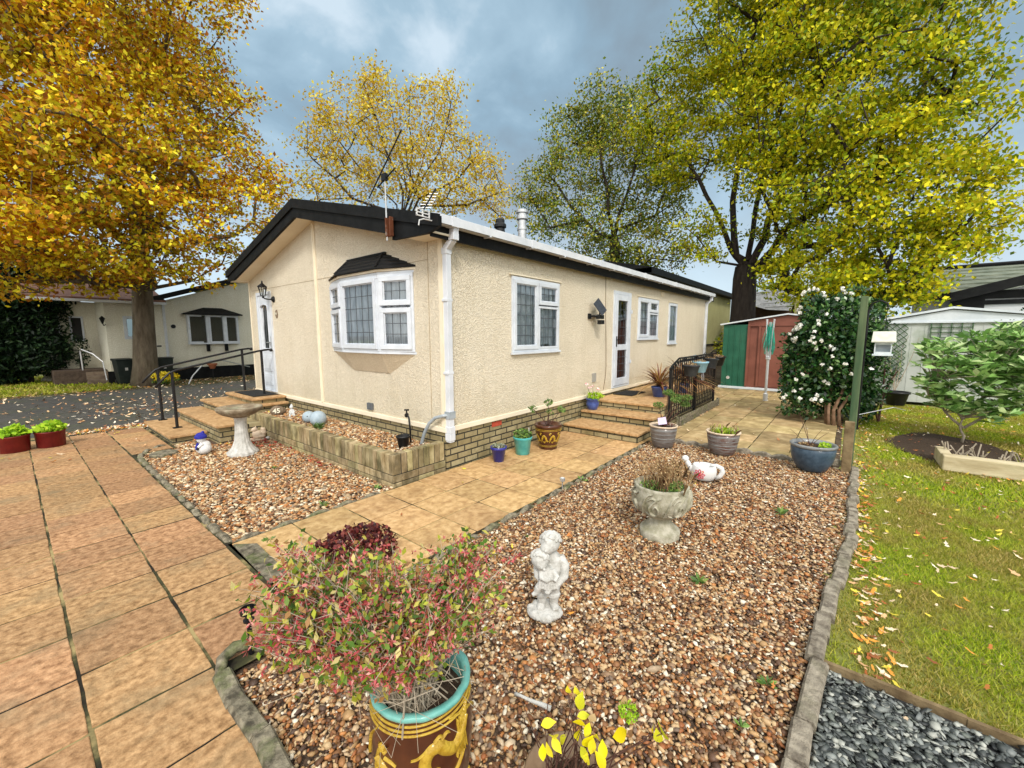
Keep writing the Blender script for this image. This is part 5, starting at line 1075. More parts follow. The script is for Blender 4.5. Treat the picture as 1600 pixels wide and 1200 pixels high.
# skirt folds
for k in range(7): b.tube([(-.035+.013*k,-.078+.004*abs(k-3),.27),(-.045+.015*k,-.080+.004*abs(k-3),.205)],[.005,.008],6)
sculpt('figures',b,M['white'],stt,.0032,.0035,.011,smooth=1,T=T)
b=MB()
for k in range(120):
    th=rr.uniform(0,1.75); a=rr.uniform(0,2*PI); d=Vector((math.sin(th)*math.cos(a),math.sin(th)*math.sin(a),math.cos(th)))
    if d.y<-.45 and d.z<.5: continue
    c_=Vector((.012,.018,.430))+Vector((d.x*.051,d.y*.052,d.z*.053)); b.ball(c_,rr.uniform(.008,.013),7,5)
for k in range(110):
    th=rr.uniform(0,1.6); a=rr.uniform(0,2*PI); d=Vector((math.sin(th)*math.cos(a),math.sin(th)*math.sin(a),math.cos(th)))
    if d.y<-.5 and d.z<.45: continue
    c_=Vector((-.040,-.026,.354))+Vector((d.x*.047,d.y*.047,d.z*.047)); b.ball(c_,rr.uniform(.006,.010),7,5)
sculpt('curly_hair',b,M['white'],stt,.0032,.003,.009,smooth=1,T=T)
# pedestal urn with swirl relief
ux,uy=3.09,1.04
ur=thing('stone_urn','weathered stone pedestal urn with swirl relief standing on the gravel','urn',(ux,uy,0))
UB=[(.07,.135),(.10,.145),(.165,.19),(.203,.26),(.205,.33),(.197,.375),(.200,.395)]
MB().lathe([(.145,-.02),(.150,.03),(.143,.045),(.128,.05),(.122,.065),(.105,.072),(.085,.10),(.075,.125),(.078,.14),(.07,.145)],(ux,uy,0),40).build('pedestal',M['stone'],ur,smooth=True)
MB().lathe(UB+[(.186,.40),(.180,.37),(0,.34)],(ux,uy,0),48,fn=lambda a,z:1+.01*math.sin(a*8)*(z>.2)).build('bowl',M['stone'],ur,smooth=True)
b=MB()
UP=UB+[(0,0)]*3
for k in range(7):
    a0=k*2*PI/7
    ribbon(b,(ux,uy,0),UP,[(a0,.19,.004),(a0+.10,.25,.006),(a0+.28,.345,.007),(a0+.5,.37,.006)],.012)
    ribbon(b,(ux,uy,0),UP,[(a0+.80,.355,.005),(a0+.62,.33,.009),(a0+.40,.27,.010),(a0+.42,.215,.008),(a0+.62,.21,.008),(a0+.70,.26,.008),(a0+.60,.285,.006),(a0+.52,.262,.004)],.016)
    ribbon(b,(ux,uy,0),UP,[(a0+.30,.31,.004),(a0+.48,.34,.008),(a0+.68,.325,.004)],.012)
    ribbon(b,(ux,uy,0),UP,[(a0+.18,.21,.003),(a0+.3,.20,.007),(a0+.5,.185,.004)],.006)
b.build('relief',M['stone'],ur,smooth=True)
b=MB(); b.lathe([(0,.362),(.1,.36),(.178,.35)],(ux,uy,0),24); b.build('soil',M['soil'],ur)
p=plant('heather_plant','straw coloured faded heather with green shoots growing in the stone urn','plant',ux,uy,.36)
tuft('dry_stem',M['drygrass'],(ux+.05,uy+.0,.35),.24,260,.22,.0025,p,.45)
leaves('dry_head',M['drygrass'],np.column_stack([rng.normal(ux+.06,.085,800),rng.normal(uy+.01,.085,800),rng.uniform(.44,.60,800)]),.016,p,aspect=.6)
leaves('leaf',M['greenleaf'],np.vstack([blob_points((ux-.10,uy+.06,.395),(.07,.07,.04),150),blob_points((ux-.02,uy-.12,.40),(.10,.05,.04),200),blob_points((ux-.12,uy-.03,.37),(.07,.09,.03),130),blob_points((ux,uy,.39),(.15,.15,.03),130)]),.026,p,aspect=.35)
leaves('dark_leaf',M['heuch'],blob_points((ux,uy,.385),(.13,.13,.04),120),.025,p)
# watering can
wc=thing('watering_can','white ceramic watering can planter with a pink red daisy, lying on the gravel','watering can',(4.58,1.10,0))
T=viewT(4.58,1.10,0,.9)
b=MB(); b.lathe([(.085,0),(.105,.008),(.128,.06),(.132,.12),(.120,.165),(.115,.175),(.105,.17),(.10,.14),(0,.13)],(0,0,0),32,fn=lambda a,z:1+.10*math.cos(2*a)*.6,T=T); b.build('can_body',M['whitegl'],wc,smooth=True)
b=MB(); b.tube([T@Vector(p) for p in ((-.10,0,.07),(-.15,0,.13),(-.19,0,.19),(-.205,0,.215))],[.04,.030,.026,.026],14); b.ball(T@Vector((-.208,0,.222)),.037,14,10); b.build('spout',M['whitegl'],wc,smooth=True)
b=MB(); b.tube([T@Vector(p) for p in ((.06,0,.172),(.13,0,.180),(.185,0,.155),(.198,0,.115),(.175,0,.06),(.125,0,.02))],[.018,.020,.024,.026,.024,.018],12); b.build('handle',M['whitegl'],wc,smooth=True)
b=MB()
for k in range(8):
    a=2*PI*k/8; cx_,cz_=-.045,.085
    pts=[]
    for s_ in (-.011,.0,.011):
        pass
    loop=[(cx_+math.cos(a)*r_-math.sin(a)*w_, cz_+math.sin(a)*r_+math.cos(a)*w_) for r_,w_ in ((.010,0),(.028,.010),(.050,.010),(.060,0),(.050,-.010),(.028,-.010),(.010,0))]
    P_=[]
    for (u,z) in loop:
        rbx,rby=.145,.124; yy=-rby*math.sqrt(max(0,1-(u/rbx)**2))-.001; P_.append(T@Vector((u,yy,z)))
    b.tube(P_,.0035,5)
yy=-.124*math.sqrt(1-(.045/.145)**2)-.001; b.ball(T@Vector((-.045,yy,.085)),(.011,.011,.011),10,6)
b.build('painted_flower',M['red'],wc)
# bird bath
bx,by=1.85,6.12
bb=thing('bird_bath','white fluted bird bath with brown weathered bowl in the gravel square','bird bath',(bx,by,0))
MB().lathe([(.175,-.02),(.178,.02),(.150,.04),(.115,.09),(.085,.17),(.072,.28),(.066,.40),(.070,.46),(.10,.50)],(bx,by,0),64,fn=lambda a,z:1+.035*math.cos(a*16)).build('pedestal',M['white'],bb,smooth=True)
bk=mat('bird_bath_bowl',(.16,.12,.08),(.40,.34,.25),c3=(.22,.17,.11),scale=7,rough=.85,bump=.6,bscale=40,stain=(.25,.30,.2),sscale=5,samt=.5)
MB().lathe([(.06,.47),(.11,.485),(.19,.52),(.25,.565),(.268,.60),(.262,.612),(.245,.60),(.17,.575),(0,.568)],(bx,by,0),48,fn=lambda a,z:1+.012*math.cos(a*8)).build('bowl',bk,bb,smooth=True)
# snowman
sn=thing('snowman_ornament','small white snowman ornament in royal blue hat and scarf on the gravel square','ornament',(1.5,6.46,0))
T=viewT(1.5,6.46)
b=MB(); b.ball((.012,0,.065),(.085,.075,.075),18,12); b.ball((.02,.01,.105),(.072,.065,.07),18,12); b.ball((-.012,0,.195),(.052,.05,.052),16,10); b.tube([(0,-.04,.14),(-.05,-.06,.10)],[.025,.018],8); sculpt('body',b,M['whitegl'],sn,.006,T=T)
b=MB(); b.ball((-.012,0,.235),(.060,.060,.050),18,10); b.lathe([(.06,.205),(.068,.21),(.068,.24),(.06,.243)],(-.012,0,0),18); b.ball((.015,0,.285),.018,10,6); b.tube([(.02,0,.27),(-.01,0,.26)],.02,8); sculpt('hat',b,M['hatblue'],sn,.005,T=T)
b=MB(); b.lathe([(.045,.148),(.062,.152),(.062,.172),(.045,.178)],(-.01,0,0),18); b.tube([(-.045,-.035,.155),(-.065,-.045,.11),(-.062,-.05,.07)],[.014,.016,.016],8); sculpt('scarf',b,M['hatblue'],sn,.005,T=T)
b=MB(); b.tube([(-.065,0,.20),(-.095,0,.195)],[.009,.002],8); b.build('nose',mat('orange_paint',(.7,.2,.03),rough=.5),sn).data.transform(T)
b=MB(); b.ball((-.063,-.022,.215),.006,8,6); b.ball((-.063,.022,.215),.006,8,6); b.ball((-.055,-.06,.085),(.014,.012,.022),8,6); b.build('black_detail',M['blackpl'],sn).data.transform(T)
# beige squirrel
sq_=thing('squirrel_ornament','beige stone squirrel ornament in front of the raised bed','ornament',(2.25,6.75,0)); T=viewT(2.25,6.75)
b=MB(); b.ball((0,0,.07),(.075,.055,.06),16,10); b.ball((.02,0,.04),(.085,.06,.035),16,8); b.ball((-.035,0,.145),(.042,.036,.036),14,10); b.ball((-.07,0,.138),(.018,.016,.014),8,6); b.ball((-.02,-.02,.185),(.009,.006,.018),8,6); b.ball((-.02,.02,.185),(.009,.006,.018),8,6)
b.tube([(.05,0,.05),(.085,0,.09),(.075,0,.14),(.045,0,.155)],[.03,.036,.032,.02],12); b.tube([(-.03,-.03,.09),(-.07,-.02,.10)],[.016,.011],8); sculpt('body',b,M['beige'],sq_,.006,.003,.01,T=T)
MB().prism([(.10*math.cos(a)*1.1+0,.07*math.sin(a)) for a in np.linspace(0,2*PI,18)[:-1]],-.01,.012,T).build('plinth',M['beige'],sq_)
tag(sculpt('white_pebble',MB().ball((2.34,6.62,.02),(.035,.025,.022),12,8),M['white'],None,.008),'single white stone beside the squirrel ornament','stone')
tag(MB().lathe([(.145,-.02),(.148,.012),(.140,.02),(0,.022)],(1.17,6.86,0),32).build('stepping_disc',M['mossy']),'round grey stone disc lying at the corner of the gravel square','stepping stone')
# number stone, pixie, two balls
ns=thing('number_stone','brown boulder painted with the number 45 on the raised bed corner','house number',(2.66,7.05,.26)); T=viewT(2.66,7.05,.26)
b=MB(); b.ball((0,0,.07),(.105,.06,.085),20,12); b.ball((.03,.02,.06),(.10,.06,.07),16,10); sculpt('boulder',b,M['boulder'],ns,.007,.006,.04,T=T)
text('45',.105,T@Matrix.Translation((-.015,-.064,.078))@Matrix.Rotation(PI/2-.12,4,'X'),M['letter'],ns,.0025)
px_=thing('pixie_ornament','small grey white seated figure ornament on the raised bed between number stone and blue balls','ornament',(2.76,6.76,.26)); T=viewT(2.76,6.76,.26)
b=MB(); b.tube([(0,0,0),(0,0,.05),(.0,0,.10),(0,0,.125)],[.04,.034,.026,.014],14); b.ball((-.005,-.005,.148),(.026,.026,.028),14,10); b.lathe([(.028,.158),(.02,.175),(.006,.20),(0,.205)],(0,0,0),12); b.tube([(-.02,-.01,.105),(-.035,-.03,.07),(-.01,-.04,.06)],[.011,.01,.009],8); b.tube([(.02,-.01,.105),(.035,-.03,.07),(.01,-.04,.06)],[.011,.01,.009],8); b.tube([(-.015,0,.03),(-.03,-.045,.04),(-.03,-.05,.0)],[.018,.016,.014],8); b.tube([(.015,0,.03),(.03,-.045,.04),(.03,-.05,.0)],[.018,.016,.014],8)
sculpt('body',b,mat('grey_white_stone',(.5,.52,.52),(.64,.66,.66),scale=20,rough=.8),px_,.005,.002,.01,T=T)
for (x,y,r,lab) in ((2.66,5.80,.112,'larger ribbed blue grey ceramic ball on the raised bed'),(2.70,6.05,.088,'smaller blue grey ceramic ball behind the larger ribbed one')):
    g=thing('ceramic_ball',lab,'ornament',(x,y,.265),0,'blue grey ceramic balls'); T=viewT(x,y,.265)
    b=MB(); n=48; m_=40; vs=[]
    for i in range(m_+1):
        th=PI*i/m_; rr_=r*(1+(.02*math.sin(i*2.2) if r>.1 else .006*math.sin(i*1.4)))
        for j in range(n): a=2*PI*j/n; vs.append((rr_*math.sin(th)*math.cos(a),rr_*math.sin(th)*math.sin(a),r*.97-rr_*math.cos(th)*.97))
    b.add(vs,[(i*n+j,i*n+(j+1)%n,(i+1)*n+(j+1)%n,(i+1)*n+j) for i in range(m_) for j in range(n)],T@Matrix.Rotation(.5,4,'Y') if r>.1 else T); b.build('shell',M['bluegrey'],g,smooth=True)
    if r<.1: MB().ball((-.02,-.083,.11),(.008,.006,.008),8,6,T).build('eye',M['blackpl'],g); MB().tube([T@Vector((.03,-.09,0)),T@Vector((.03,-.092,.09))],.009,8).build('prop',M['bluegrey'],g)
p=plant('bed_weed','small feathery green weed beside the larger ceramic ball','plant',2.62,5.60,.26); tuft('blade',M['greenleaf'],(2.62,5.60,.26),.10,90,.10,.004,p)
# solar stake lights
def stake(x,y,h,lab,dark=True):
    t=thing('garden_light',lab,'garden light',(x,y,0)); m_=M['black'] if dark else M['galv']
    MB().bar((x,y,-.02),(x,y,h*.72),.011 if dark else .006,10).build('stake',m_,t)
    MB().lathe([(.012,h*.70),(.024,h*.72),(.024,h*.76),(.014,h*.78),(.014,h*.86),(.034,h*.90),(.036,h),(.028,h+.004),(.026,h*.95),(0,h*.94)] if dark else [(.01,h*.6),(.026,h*.7),(.028,h),(.018,h+.004),(0,h)],(x,y,0),18).build('lamp_head',m_,t)
    MB().lathe([(.013,h*.781),(.013,h*.859)] if dark else [(0,h+.006),(.018,h+.005)],(x,y,0),14).build('lens',glass_mat('lens_m',(.7,.6,.5),.2) if dark else M['whitegl'],t)
stake(.615,2.15,.235,'black stake light at the near corner of drive and gravel'); stake(3.42,2.14,.10,'small round garden light low beside the golden path',False)
# tiny stick light at path and white stick
b=MB(); pts=[(1.10,.86,.015),(1.13,.835,.02),(1.155,.80,.02),(1.17,.76,.022)]; b.tube([(1.232,.994,.018),(1.236,.965,.022),(1.246,.92,.020),(1.256,.872,.024),(1.267,.835,.02)],[.008,.006,.007,.009,.011],8)
tag(b.build('white_stick',M['white'],smooth=True),'small white stick lying on the gravel behind the yellow leaved plant','stick')
# ================================================================ FOREGROUND JAR AND PLANTS
jx,jy=.725,.965
J=[(.115,0),(.125,.005),(.135,.08),(.150,.20),(.158,.30),(.157,.38),(.150,.43),(.145,.455),(.147,.465)]
jar=thing('dragon_pot','tall brown pot with yellow dragon relief and turquoise rim in the near foreground','plant pot',(jx,jy,0))
MB().lathe(J,(jx,jy,0),64).build('pot_body',M['dragon'],jar,smooth=True)
MB().lathe([(.146,.462),(.153,.468),(.155,.478),(.150,.484),(.134,.482),(.128,.47),(.126,.42),(.125,.36)],(jx,jy,0),96,fn=lambda a,z:1+.006*math.sin(a*11)+.005*math.sin(a*17+1)).build('rim',M['aquarim'],jar,smooth=True)
MB().lathe([(0,.425),(.06,.42),(.127,.415)],(jx,jy,0),32).build('soil',M['soil'],jar,smooth=True)
b=MB(); c=(jx,jy,0); JP=J+[(0,0)]*3; va=math.atan2(-jy,-jx)   # angle that faces the photographer
def rb(pts,h=.005): ribbon(b,c,JP,[(va+a,z,w) for a,z,w in pts],h)
for z0,ph in ((.452,0),(.438,.3),(.424,.8)):
    rb([(a,z0+.004*math.sin(a*1.5+ph),.0032) for a in np.linspace(-2.6,2.6,46)],.003)
rb([(.5,.44,.002),(.9,.42,.004),(1.3,.39,.003),(1.6,.33,.001)]); rb([(-.9,.43,.002),(-1.2,.37,.005),(-1.35,.29,.003)])
# long scaled body in an S, head to the right, tail to the left
rb([(-.95,.335,.004),(-.80,.315,.012),(-.62,.285,.014),(-.42,.245,.016),(-.20,.222,.018),(.02,.235,.020),(.10,.27,.020),(.04,.305,.019),(.02,.34,.018),(.12,.372,.018),(.28,.378,.019),(.42,.358,.020),(.58,.345,.020),(.72,.36,.017)],.009)
rb([(-.95,.335,.003),(-.88,.36,.008),(-.80,.372,.012),(-.72,.362,.008)],.006); rb([(-.80,.365,.004),(-.86,.385,.006)],.006); rb([(-.74,.372,.004),(-.68,.388,.006)],.006)
rb([(-.75,.345,.006),(-.60,.342,.004),(-.5,.335,.001)]); rb([(-.88,.32,.008),(-1.0,.30,.009),(-.98,.265,.006),(-.9,.25,.004)]); rb([(-.85,.26,.006),(-.75,.235,.006),(-.82,.215,.005),(-.7,.205,.002)])
for a0,z0 in ((-.55,.30),(-.30,.255),(.13,.30),(.34,.395),(.2,.395)): rb([(a0,z0,.005),(a0+.09,z0+.012,.003),(a0+.16,z0+.010,.001)],.006)
rb([(.02,.375,.004),(-.10,.362,.003),(-.22,.358,.001)])
rb([(.68,.355,.016),(.78,.375,.017),(.86,.395,.012),(.92,.41,.004)],.010)
for k in range(7): rb([(.72+.03*k,.37+.004*k,.004),(.70+.05*k,.40+.006*k,.003),(.70+.07*k,.42,.001)],.006)
for k in range(5): rb([(.70+.04*k,.345+.005*k,.004),(.66+.06*k,.32,.002),(.64+.07*k,.305,.001)],.006)
rb([(.12,.24,.012),(.32,.235,.012),(.52,.245,.009),(.70,.275,.006),(.82,.31,.003)],.006); rb([(-.05,.29,.010),(-.18,.285,.008),(-.30,.268,.004)],.006)
for k in range(4): rb([(-.28,.268,.003),(-.34-.02*k,.275-.010*k,.0015)],.004)
for k in range(9): rb([(-1.1+.28*k,.12+.012*math.sin(k*2.),.004),(-1.0+.28*k,.16,.009),(-.9+.28*k,.13,.006),(-.98+.28*k,.11,.003)],.005)
b.build('dragon_relief',M['gold'],jar,smooth=True)
# abelia
ab=plant('abelia_shrub','airy variegated shrub with pink sepals and pale twigs spilling from the brown foreground pot','shrub',jx,jy,.42)
V_=lambda px,py,d: np.array(at(px,py,d))
cents=[(470,905,1.22,.11),(545,895,1.24,.11),(640,905,1.22,.11),(720,890,1.25,.11),(600,960,1.12,.12),(500,985,1.13,.11),(440,950,1.16,.09),(680,960,1.12,.10),(560,1020,1.07,.09),(745,860,1.30,.07),(450,865,1.30,.05),(640,1040,1.03,.06),(420,985,1.12,.06),(755,930,1.22,.06)]
ends=[];lc=[];pc=[]
b=MB(); base=np.array((jx-.03,jy+.0,.42))
for (px,py,d,r) in cents:
    c0=V_(px,py,d)
    for k in range(int(620*r)):
        e=c0+rng.normal(0,.55,3)*r*np.array((1,1,.8)); 
        s_=base+np.append(rng.normal(0,.035,2),0); mid=(s_*.45+e*.55)+np.array((0,0,.09))+rng.normal(0,.03,3)
        P_=[s_*(1-t)**2+mid*2*t*(1-t)+e*t*t for t in np.linspace(0,1,7)]
        if k%2==0: b.tube(P_,[.0028,.0025,.002,.0017,.0014,.0011,.0008],4,caps=False)
        for q in range(10):
            t=rng.uniform(.5,1.02); p_=s_*(1-t)**2+mid*2*t*(1-t)+e*t*t+rng.normal(0,.012,3)
            (pc if rng.random()<.40 else lc).append(p_)
        for q in range(2):
            t=rng.uniform(.4,.95); p_=s_*(1-t)**2+mid*2*t*(1-t)+e*t*t; e2=p_+rng.normal(0,.03,3)+np.array((0,0,.015)); b.tube([p_,e2],[.0011,.0005],3,caps=False)
            for w in range(2): lc.append(e2+rng.normal(0,.006,3))
for k in range(14):
    a=rng.uniform(0,2*PI); b.tube([(jx-.03+.05*math.cos(a),jy+.03*math.sin(a),.42),(jx-.05+.06*math.cos(a),jy+.02+.04*math.sin(a),.52),(jx-.08+.10*math.cos(a),jy+.04+.08*math.sin(a),.62)],[.008,.006,.004],7)
for k in range(40):
    p_=np.array((jx+rng.uniform(-.16,.10),jy+rng.uniform(-.12,.1),.50)); b.tube([p_,p_+rng.normal(0,.05,3)+np.array((.01,0,.01)),p_+rng.normal(0,.07,3)],[.0012,.001,.0006],3,caps=False)
b.build('stem',M['twig'],ab)
lc=np.array(lc); pc=np.array(pc)
leaves('leaf',M['abelia'],lc[::1],.0245,ab,aspect=.5,up=.8)
pcs=np.repeat(pc,5,axis=0); d=rand_dirs(len(pcs)); leaves('sepal',M['abpink'],pcs+d*.0075,.0145,ab,dirs=d,aspect=.38)
# heuchera on the ground behind
he=plant('heuchera','dark purple leaved mound on the path side behind the variegated shrub','plant',1.42,2.40,0)
pts=blob_points((1.35,2.50,.08),(.32,.24,.16),2600); pts=pts[pts[:,2]>.0]; leaves('leaf',M['heuch'],pts,.030,he,aspect=.8,up=.3)
# yellow leaved hydrangea in a bowl
bw_=(.965,.555); yp=pot('brown_bowl','brown glazed bowl cut by the bottom edge of the photo',bw_[0],bw_[1],0,[(.08,0),(.085,.005),(.125,.10),(.142,.17),(.15,.185),(.15,.20),(.142,.203),(.130,.185),(0,.165)],'bowl',soil=(.13,.17))
hy=plant('yellow_leaved_plant','dark stemmed plant with bright yellow leaves growing from the brown bowl','plant',bw_[0],bw_[1],.17)
def oval_leaves(name,m,items,parent,curl=.25):
    """items: centre, length, width, dir, normal -- 14 point leaf folded on its midrib"""
    V=[];F=[];k=7
    for (c,L_,W_,d,n) in items:
        c=np.array(c);d=np.array(d,float);d/=np.linalg.norm(d);n=np.array(n,float);s=np.cross(d,n);s/=np.linalg.norm(s);n=np.cross(s,d); b0=len(V)
        for i in range(k):
            t=i/(k-1); w=W_*.5*math.sin(PI*min(1,t*1.02)**.85) if 0<i<k-1 else .0005; q=c+d*L_*(t-.5)-n*curl*L_*(t-.5)**2
            V+= [q-s*w+n*w*.28,q,q+s*w+n*w*.28]
        for i in range(k-1):
            a=b0+3*i; F+=[(a,a+1,a+4,a+3),(a+1,a+2,a+5,a+4)]
    return link(name,np_mesh(name,np.array(V),np.array(F)),m,parent,smooth=True)
it=[]; b=MB(); vd=np.array(at(900,1100,1))-np.array((0,0,H))
spec=[(907,1095,1.13,.042),(912,1118,1.12,.03),(903,1148,1.08,.035),(918,1140,1.1,.03),(932,1152,1.08,.036),(918,1158,1.06,.034),(942,1171,1.04,.034),(938,1188,1.0,.036),(917,1186,1.02,.03),(925,1165,1.04,.03),(970,1147,1.1,.048),(1035,1140,1.12,.045),(1020,1140,1.13,.04),(865,1150,1.08,.038),(870,1165,1.06,.034),(858,1172,1.05,.03),(901,1080,1.15,.026),(888,1078,1.16,.024),(857,1130,1.1,.036),(912,1176,1.03,.03),(905,1130,1.1,.03),(848,1175,1.03,.03),(880,1155,1.08,.028),(1028,1150,1.12,.034)]
for (px,py,d,s_) in spec:
    c0=np.array(at(px,py,d)); dd=rng.normal(0,.6,3)+np.array((0,0,.6)); s_*=1.3; it.append((c0,s_,s_*.6,dd,-vd+rng.normal(0,.5,3)))
    b0=np.array((bw_[0]+rng.normal(0,.05),bw_[1]+rng.normal(0,.05),.165)); b.tube([b0,(b0+c0)/2+rng.normal(0,.01,3),c0-np.array((0,0,.012))],[.0028,.002,.0014],5)
for k in range(14):
    a=rng.uniform(0,2*PI); b0=np.array((bw_[0]+.07*math.cos(a),bw_[1]+.07*math.sin(a),.165)); e=b0+np.array((rng.normal(0,.05),rng.normal(0,.05)+.02,rng.uniform(.12,.30))); b.tube([b0,(b0+e)/2+rng.normal(0,.008,3),e],[.0024,.0018,.001],5)
b.build('stem',M['twigd'],hy); oval_leaves('leaf',M['yleaf'],it,hy)
c0=np.array(at(982,1112,1.13)); leaves('flower_head',M['lime'],blob_points(c0,(.03,.03,.026),260),.008,hy,aspect=.8)
it=[]
for (px,py,d,s_) in ((925,1122,1.1,.035),(882,1150,1.07,.026),(975,1095,1.14,.03),(897,1085,1.15,.02),(985,1145,1.1,.022)):
    it.append((np.array(at(px,py,d)),s_,s_*.7,rng.normal(0,1,3),-vd+rng.normal(0,.5,3)))
oval_leaves('fading_leaf',M['drygrass'],it,hy)
# ================================================================ TERRACE PLANTS
def straps(b,c,n,L_,w,zb=0):
    for k in range(n):
        a=rng.uniform(0,2*PI); el=rng.uniform(.35,1.35); l=L_*rng.uniform(.6,1.1); P_=[]; d=np.array((math.cos(a),math.sin(a)))
        vs=[];m_=6
        for i in range(m_+1):
            t=i/m_; r_=l*t*math.cos(el)+.15*l*t*t; z=l*(t*math.sin(el)-.75*t*t*(1.1-math.sin(el)*.6)); ww=w*(1-t**2)*.5+.001
            s=np.array((-d[1],d[0]))
            for q in (-1,1): vs.append((c[0]+d[0]*r_+s[0]*ww*q,c[1]+d[1]*r_+s[1]*ww*q,c[2]+z))
        b.add(vs,[(2*i,2*i+1,2*i+3,2*i+2) for i in range(m_)])
for (x,y,n,L_,lab) in ((7.45,2.62,120,.72,'bronze strap leaved plant on the terrace behind the left end of the railing'),(8.25,2.46,230,.85,'large reddish strap leaved plant drooping behind the middle of the railing')):
    p=plant('cordyline',lab,'plant',x,y,.5); b=MB(); straps(b,(x,y,.60),n,L_,.026); b.build('strap_leaf',M['bronze'],p)
    pot('glazed_pot','blue pot of the '+('left' if x<8 else 'middle')+' strap leaved plant on the terrace',x,y,.405,[(.09,0),(.10,.004),(.135,.16),(.142,.165),(.142,.19),(.13,.19),(.12,.16),(0,.155)],'blue2',soil=(.12,.16))
def basket(x,z,m,lab):
    t=thing('railing_planter',lab,'hanging planter',(x,2.10,z),0,'planters hanging on the railing')
    T_=Matrix.Translation((x,2.085,z))@Matrix.Rotation(random.uniform(-.12,.12),4,'Y')
    MB().lathe([(.085,-.12),(.09,-.115),(.135,.05),(.145,.055),(.145,.075),(.13,.075),(.12,.05),(0,.045)],(0,0,0),24,T=T_).build('planter_body',m,t,smooth=True)
    b=MB(); b.tube([T_@Vector(p) for p in ((-.05,.13,.06),(-.05,.13,.15),(-.05,.10,.19),(-.05,.15,.14))],.006,6); b.tube([T_@Vector(p) for p in ((.05,.13,.06),(.05,.13,.15),(.05,.10,.19),(.05,.15,.14))],.006,6); b.build('hook',m,t)
    leaves('dead_plant',M['drygrass'],blob_points((x,2.09,z+.08),(.11,.11,.035),130),.04,t,aspect=.2)
basket(7.45,.93,M['hangpot'],'charcoal planter hanging nearest on the black railing'); basket(8.02,.96,M['lightblue'],'pale blue planter hanging second on the black railing'); basket(8.75,.98,M['hangpot'],'dark planter hanging third on the black railing'); basket(9.35,1.0,M['blackpl'],'black planter hanging at the far end of the black railing')
b=MB(); b.box(7.0,9.7,2.09,2.115,.0,.075); b.box(7.0,9.7,2.091,2.114,.08,.15); b.box(6.97,7.03,2.116,2.15,0,.16); b.box(9.66,9.72,2.116,2.15,0,.16)
tag(b.build('trough_edging',M['mossy'],bevel=.006),'low mossy timber edging along the foot of the black railing','edging board')
# ================================================================ SHEDS, POST, DRYER
sh=thing('metal_shed','green and red brown metal shed with pale roof edge at the end of the patio','shed',(13.0,1.5,0))
b=MB(); b.box(13.0,15.2,2.19,2.80,.06,1.79); 
for y in (2.35,2.5,2.65): b.box(12.985,13.0,y-.012,y+.012,.06,1.78)
b.build('green_panel',M['green_sh'],sh)
b=MB(); b.add([(13.0,-.1,.06),(13.0,2.189,.06),(13.0,2.189,1.885),(13.0,1.28,2.02),(13.0,-.1,1.80),(15.2,-.1,.06),(15.2,2.189,.06),(15.2,2.189,1.885),(15.2,1.28,2.02),(15.2,-.1,1.80)],[(0,1,2,3,4),(9,8,7,6,5),(0,4,9,5),(1,6,7,2)])
b.build('wall',M['brown_sh'],sh)
b=MB(); b.box(12.975,12.999,.45,1.86,.10,1.74); b.box(12.965,12.975,1.15,1.17,.12,1.72)
b.build('sliding_door',M['brown_sh'],sh)
b=MB(); b.box(12.95,12.999,-.08,2.18,1.745,1.775); b.box(12.955,12.975,1.865,1.92,.08,1.74); b.box(12.955,12.975,2.13,2.188,.08,1.8); b.build('door_frame',M['brown_sh'],sh)
b=MB(); 
for (y0,z0,y1,z1) in ((2.88,1.785,1.28,2.035),(1.28,2.035,-.2,1.80)):
    b.add([(12.93,y0,z0),(15.3,y0,z0),(15.3,y1,z1),(12.93,y1,z1),(12.93,y0,z0+.035),(15.3,y0,z0+.035),(15.3,y1,z1+.035),(12.93,y1,z1+.035)],[(0,3,2,1),(4,5,6,7),(0,1,5,4),(1,2,6,5),(2,3,7,6),(3,0,4,7)])
b.build('roof',M['whiteroof'],sh)
MB().box(12.94,13.1,-.1,2.86,.0,.062).build('base_rail',M['whiteroof'],sh,bevel=.005)
MB().lathe([(.0,0),(.045,0),(.045,.004),(0,.004)],(0,0,0),16,T=Matrix.Translation((12.984,2.62,.30))@Matrix.Rotation(-PI/2,4,'Y')).build('white_patch',M['white'],sh)
dr=thing('rotary_dryer','folded rotary clothes dryer with green lines in front of the red brown shed','clothes dryer',(11.0,1.41,0))
MB().lathe([(.05,0),(.05,.16),(.028,.18),(.028,.95),(.024,.96),(.024,1.8)],(11.0,1.41,0),14).build('pole',M['alu'],dr,smooth=False)
b=MB()
for k in range(4):
    a=PI/4+PI/2*k; b.bar((11+.05*math.cos(a),1.41+.05*math.sin(a),1.0),(11+.10*math.cos(a),1.41+.10*math.sin(a),1.87),.010,6)
b.lathe([(.04,.95),(.05,.96),(.05,1.02),(.03,1.04)],(11,1.41,0),12); b.build('arm',M['alu'],dr)
b=MB()
for k in range(34):
    a=rng.uniform(0,2*PI); r_=rng.uniform(.06,.15); z=rng.uniform(1.05,1.3); b.tube([(11+.06*math.cos(a),1.41+.06*math.sin(a),1.8-rng.uniform(0,.2)),(11+r_*math.cos(a),1.41+r_*math.sin(a),z+.15),(11+r_*.7*math.cos(a),1.41+r_*.7*math.sin(a),z),(11+.05*math.cos(a+.5),1.41+.05*math.sin(a+.5),1.7)],.006,4)
b.build('washing_line',M['dryergreen'],dr)
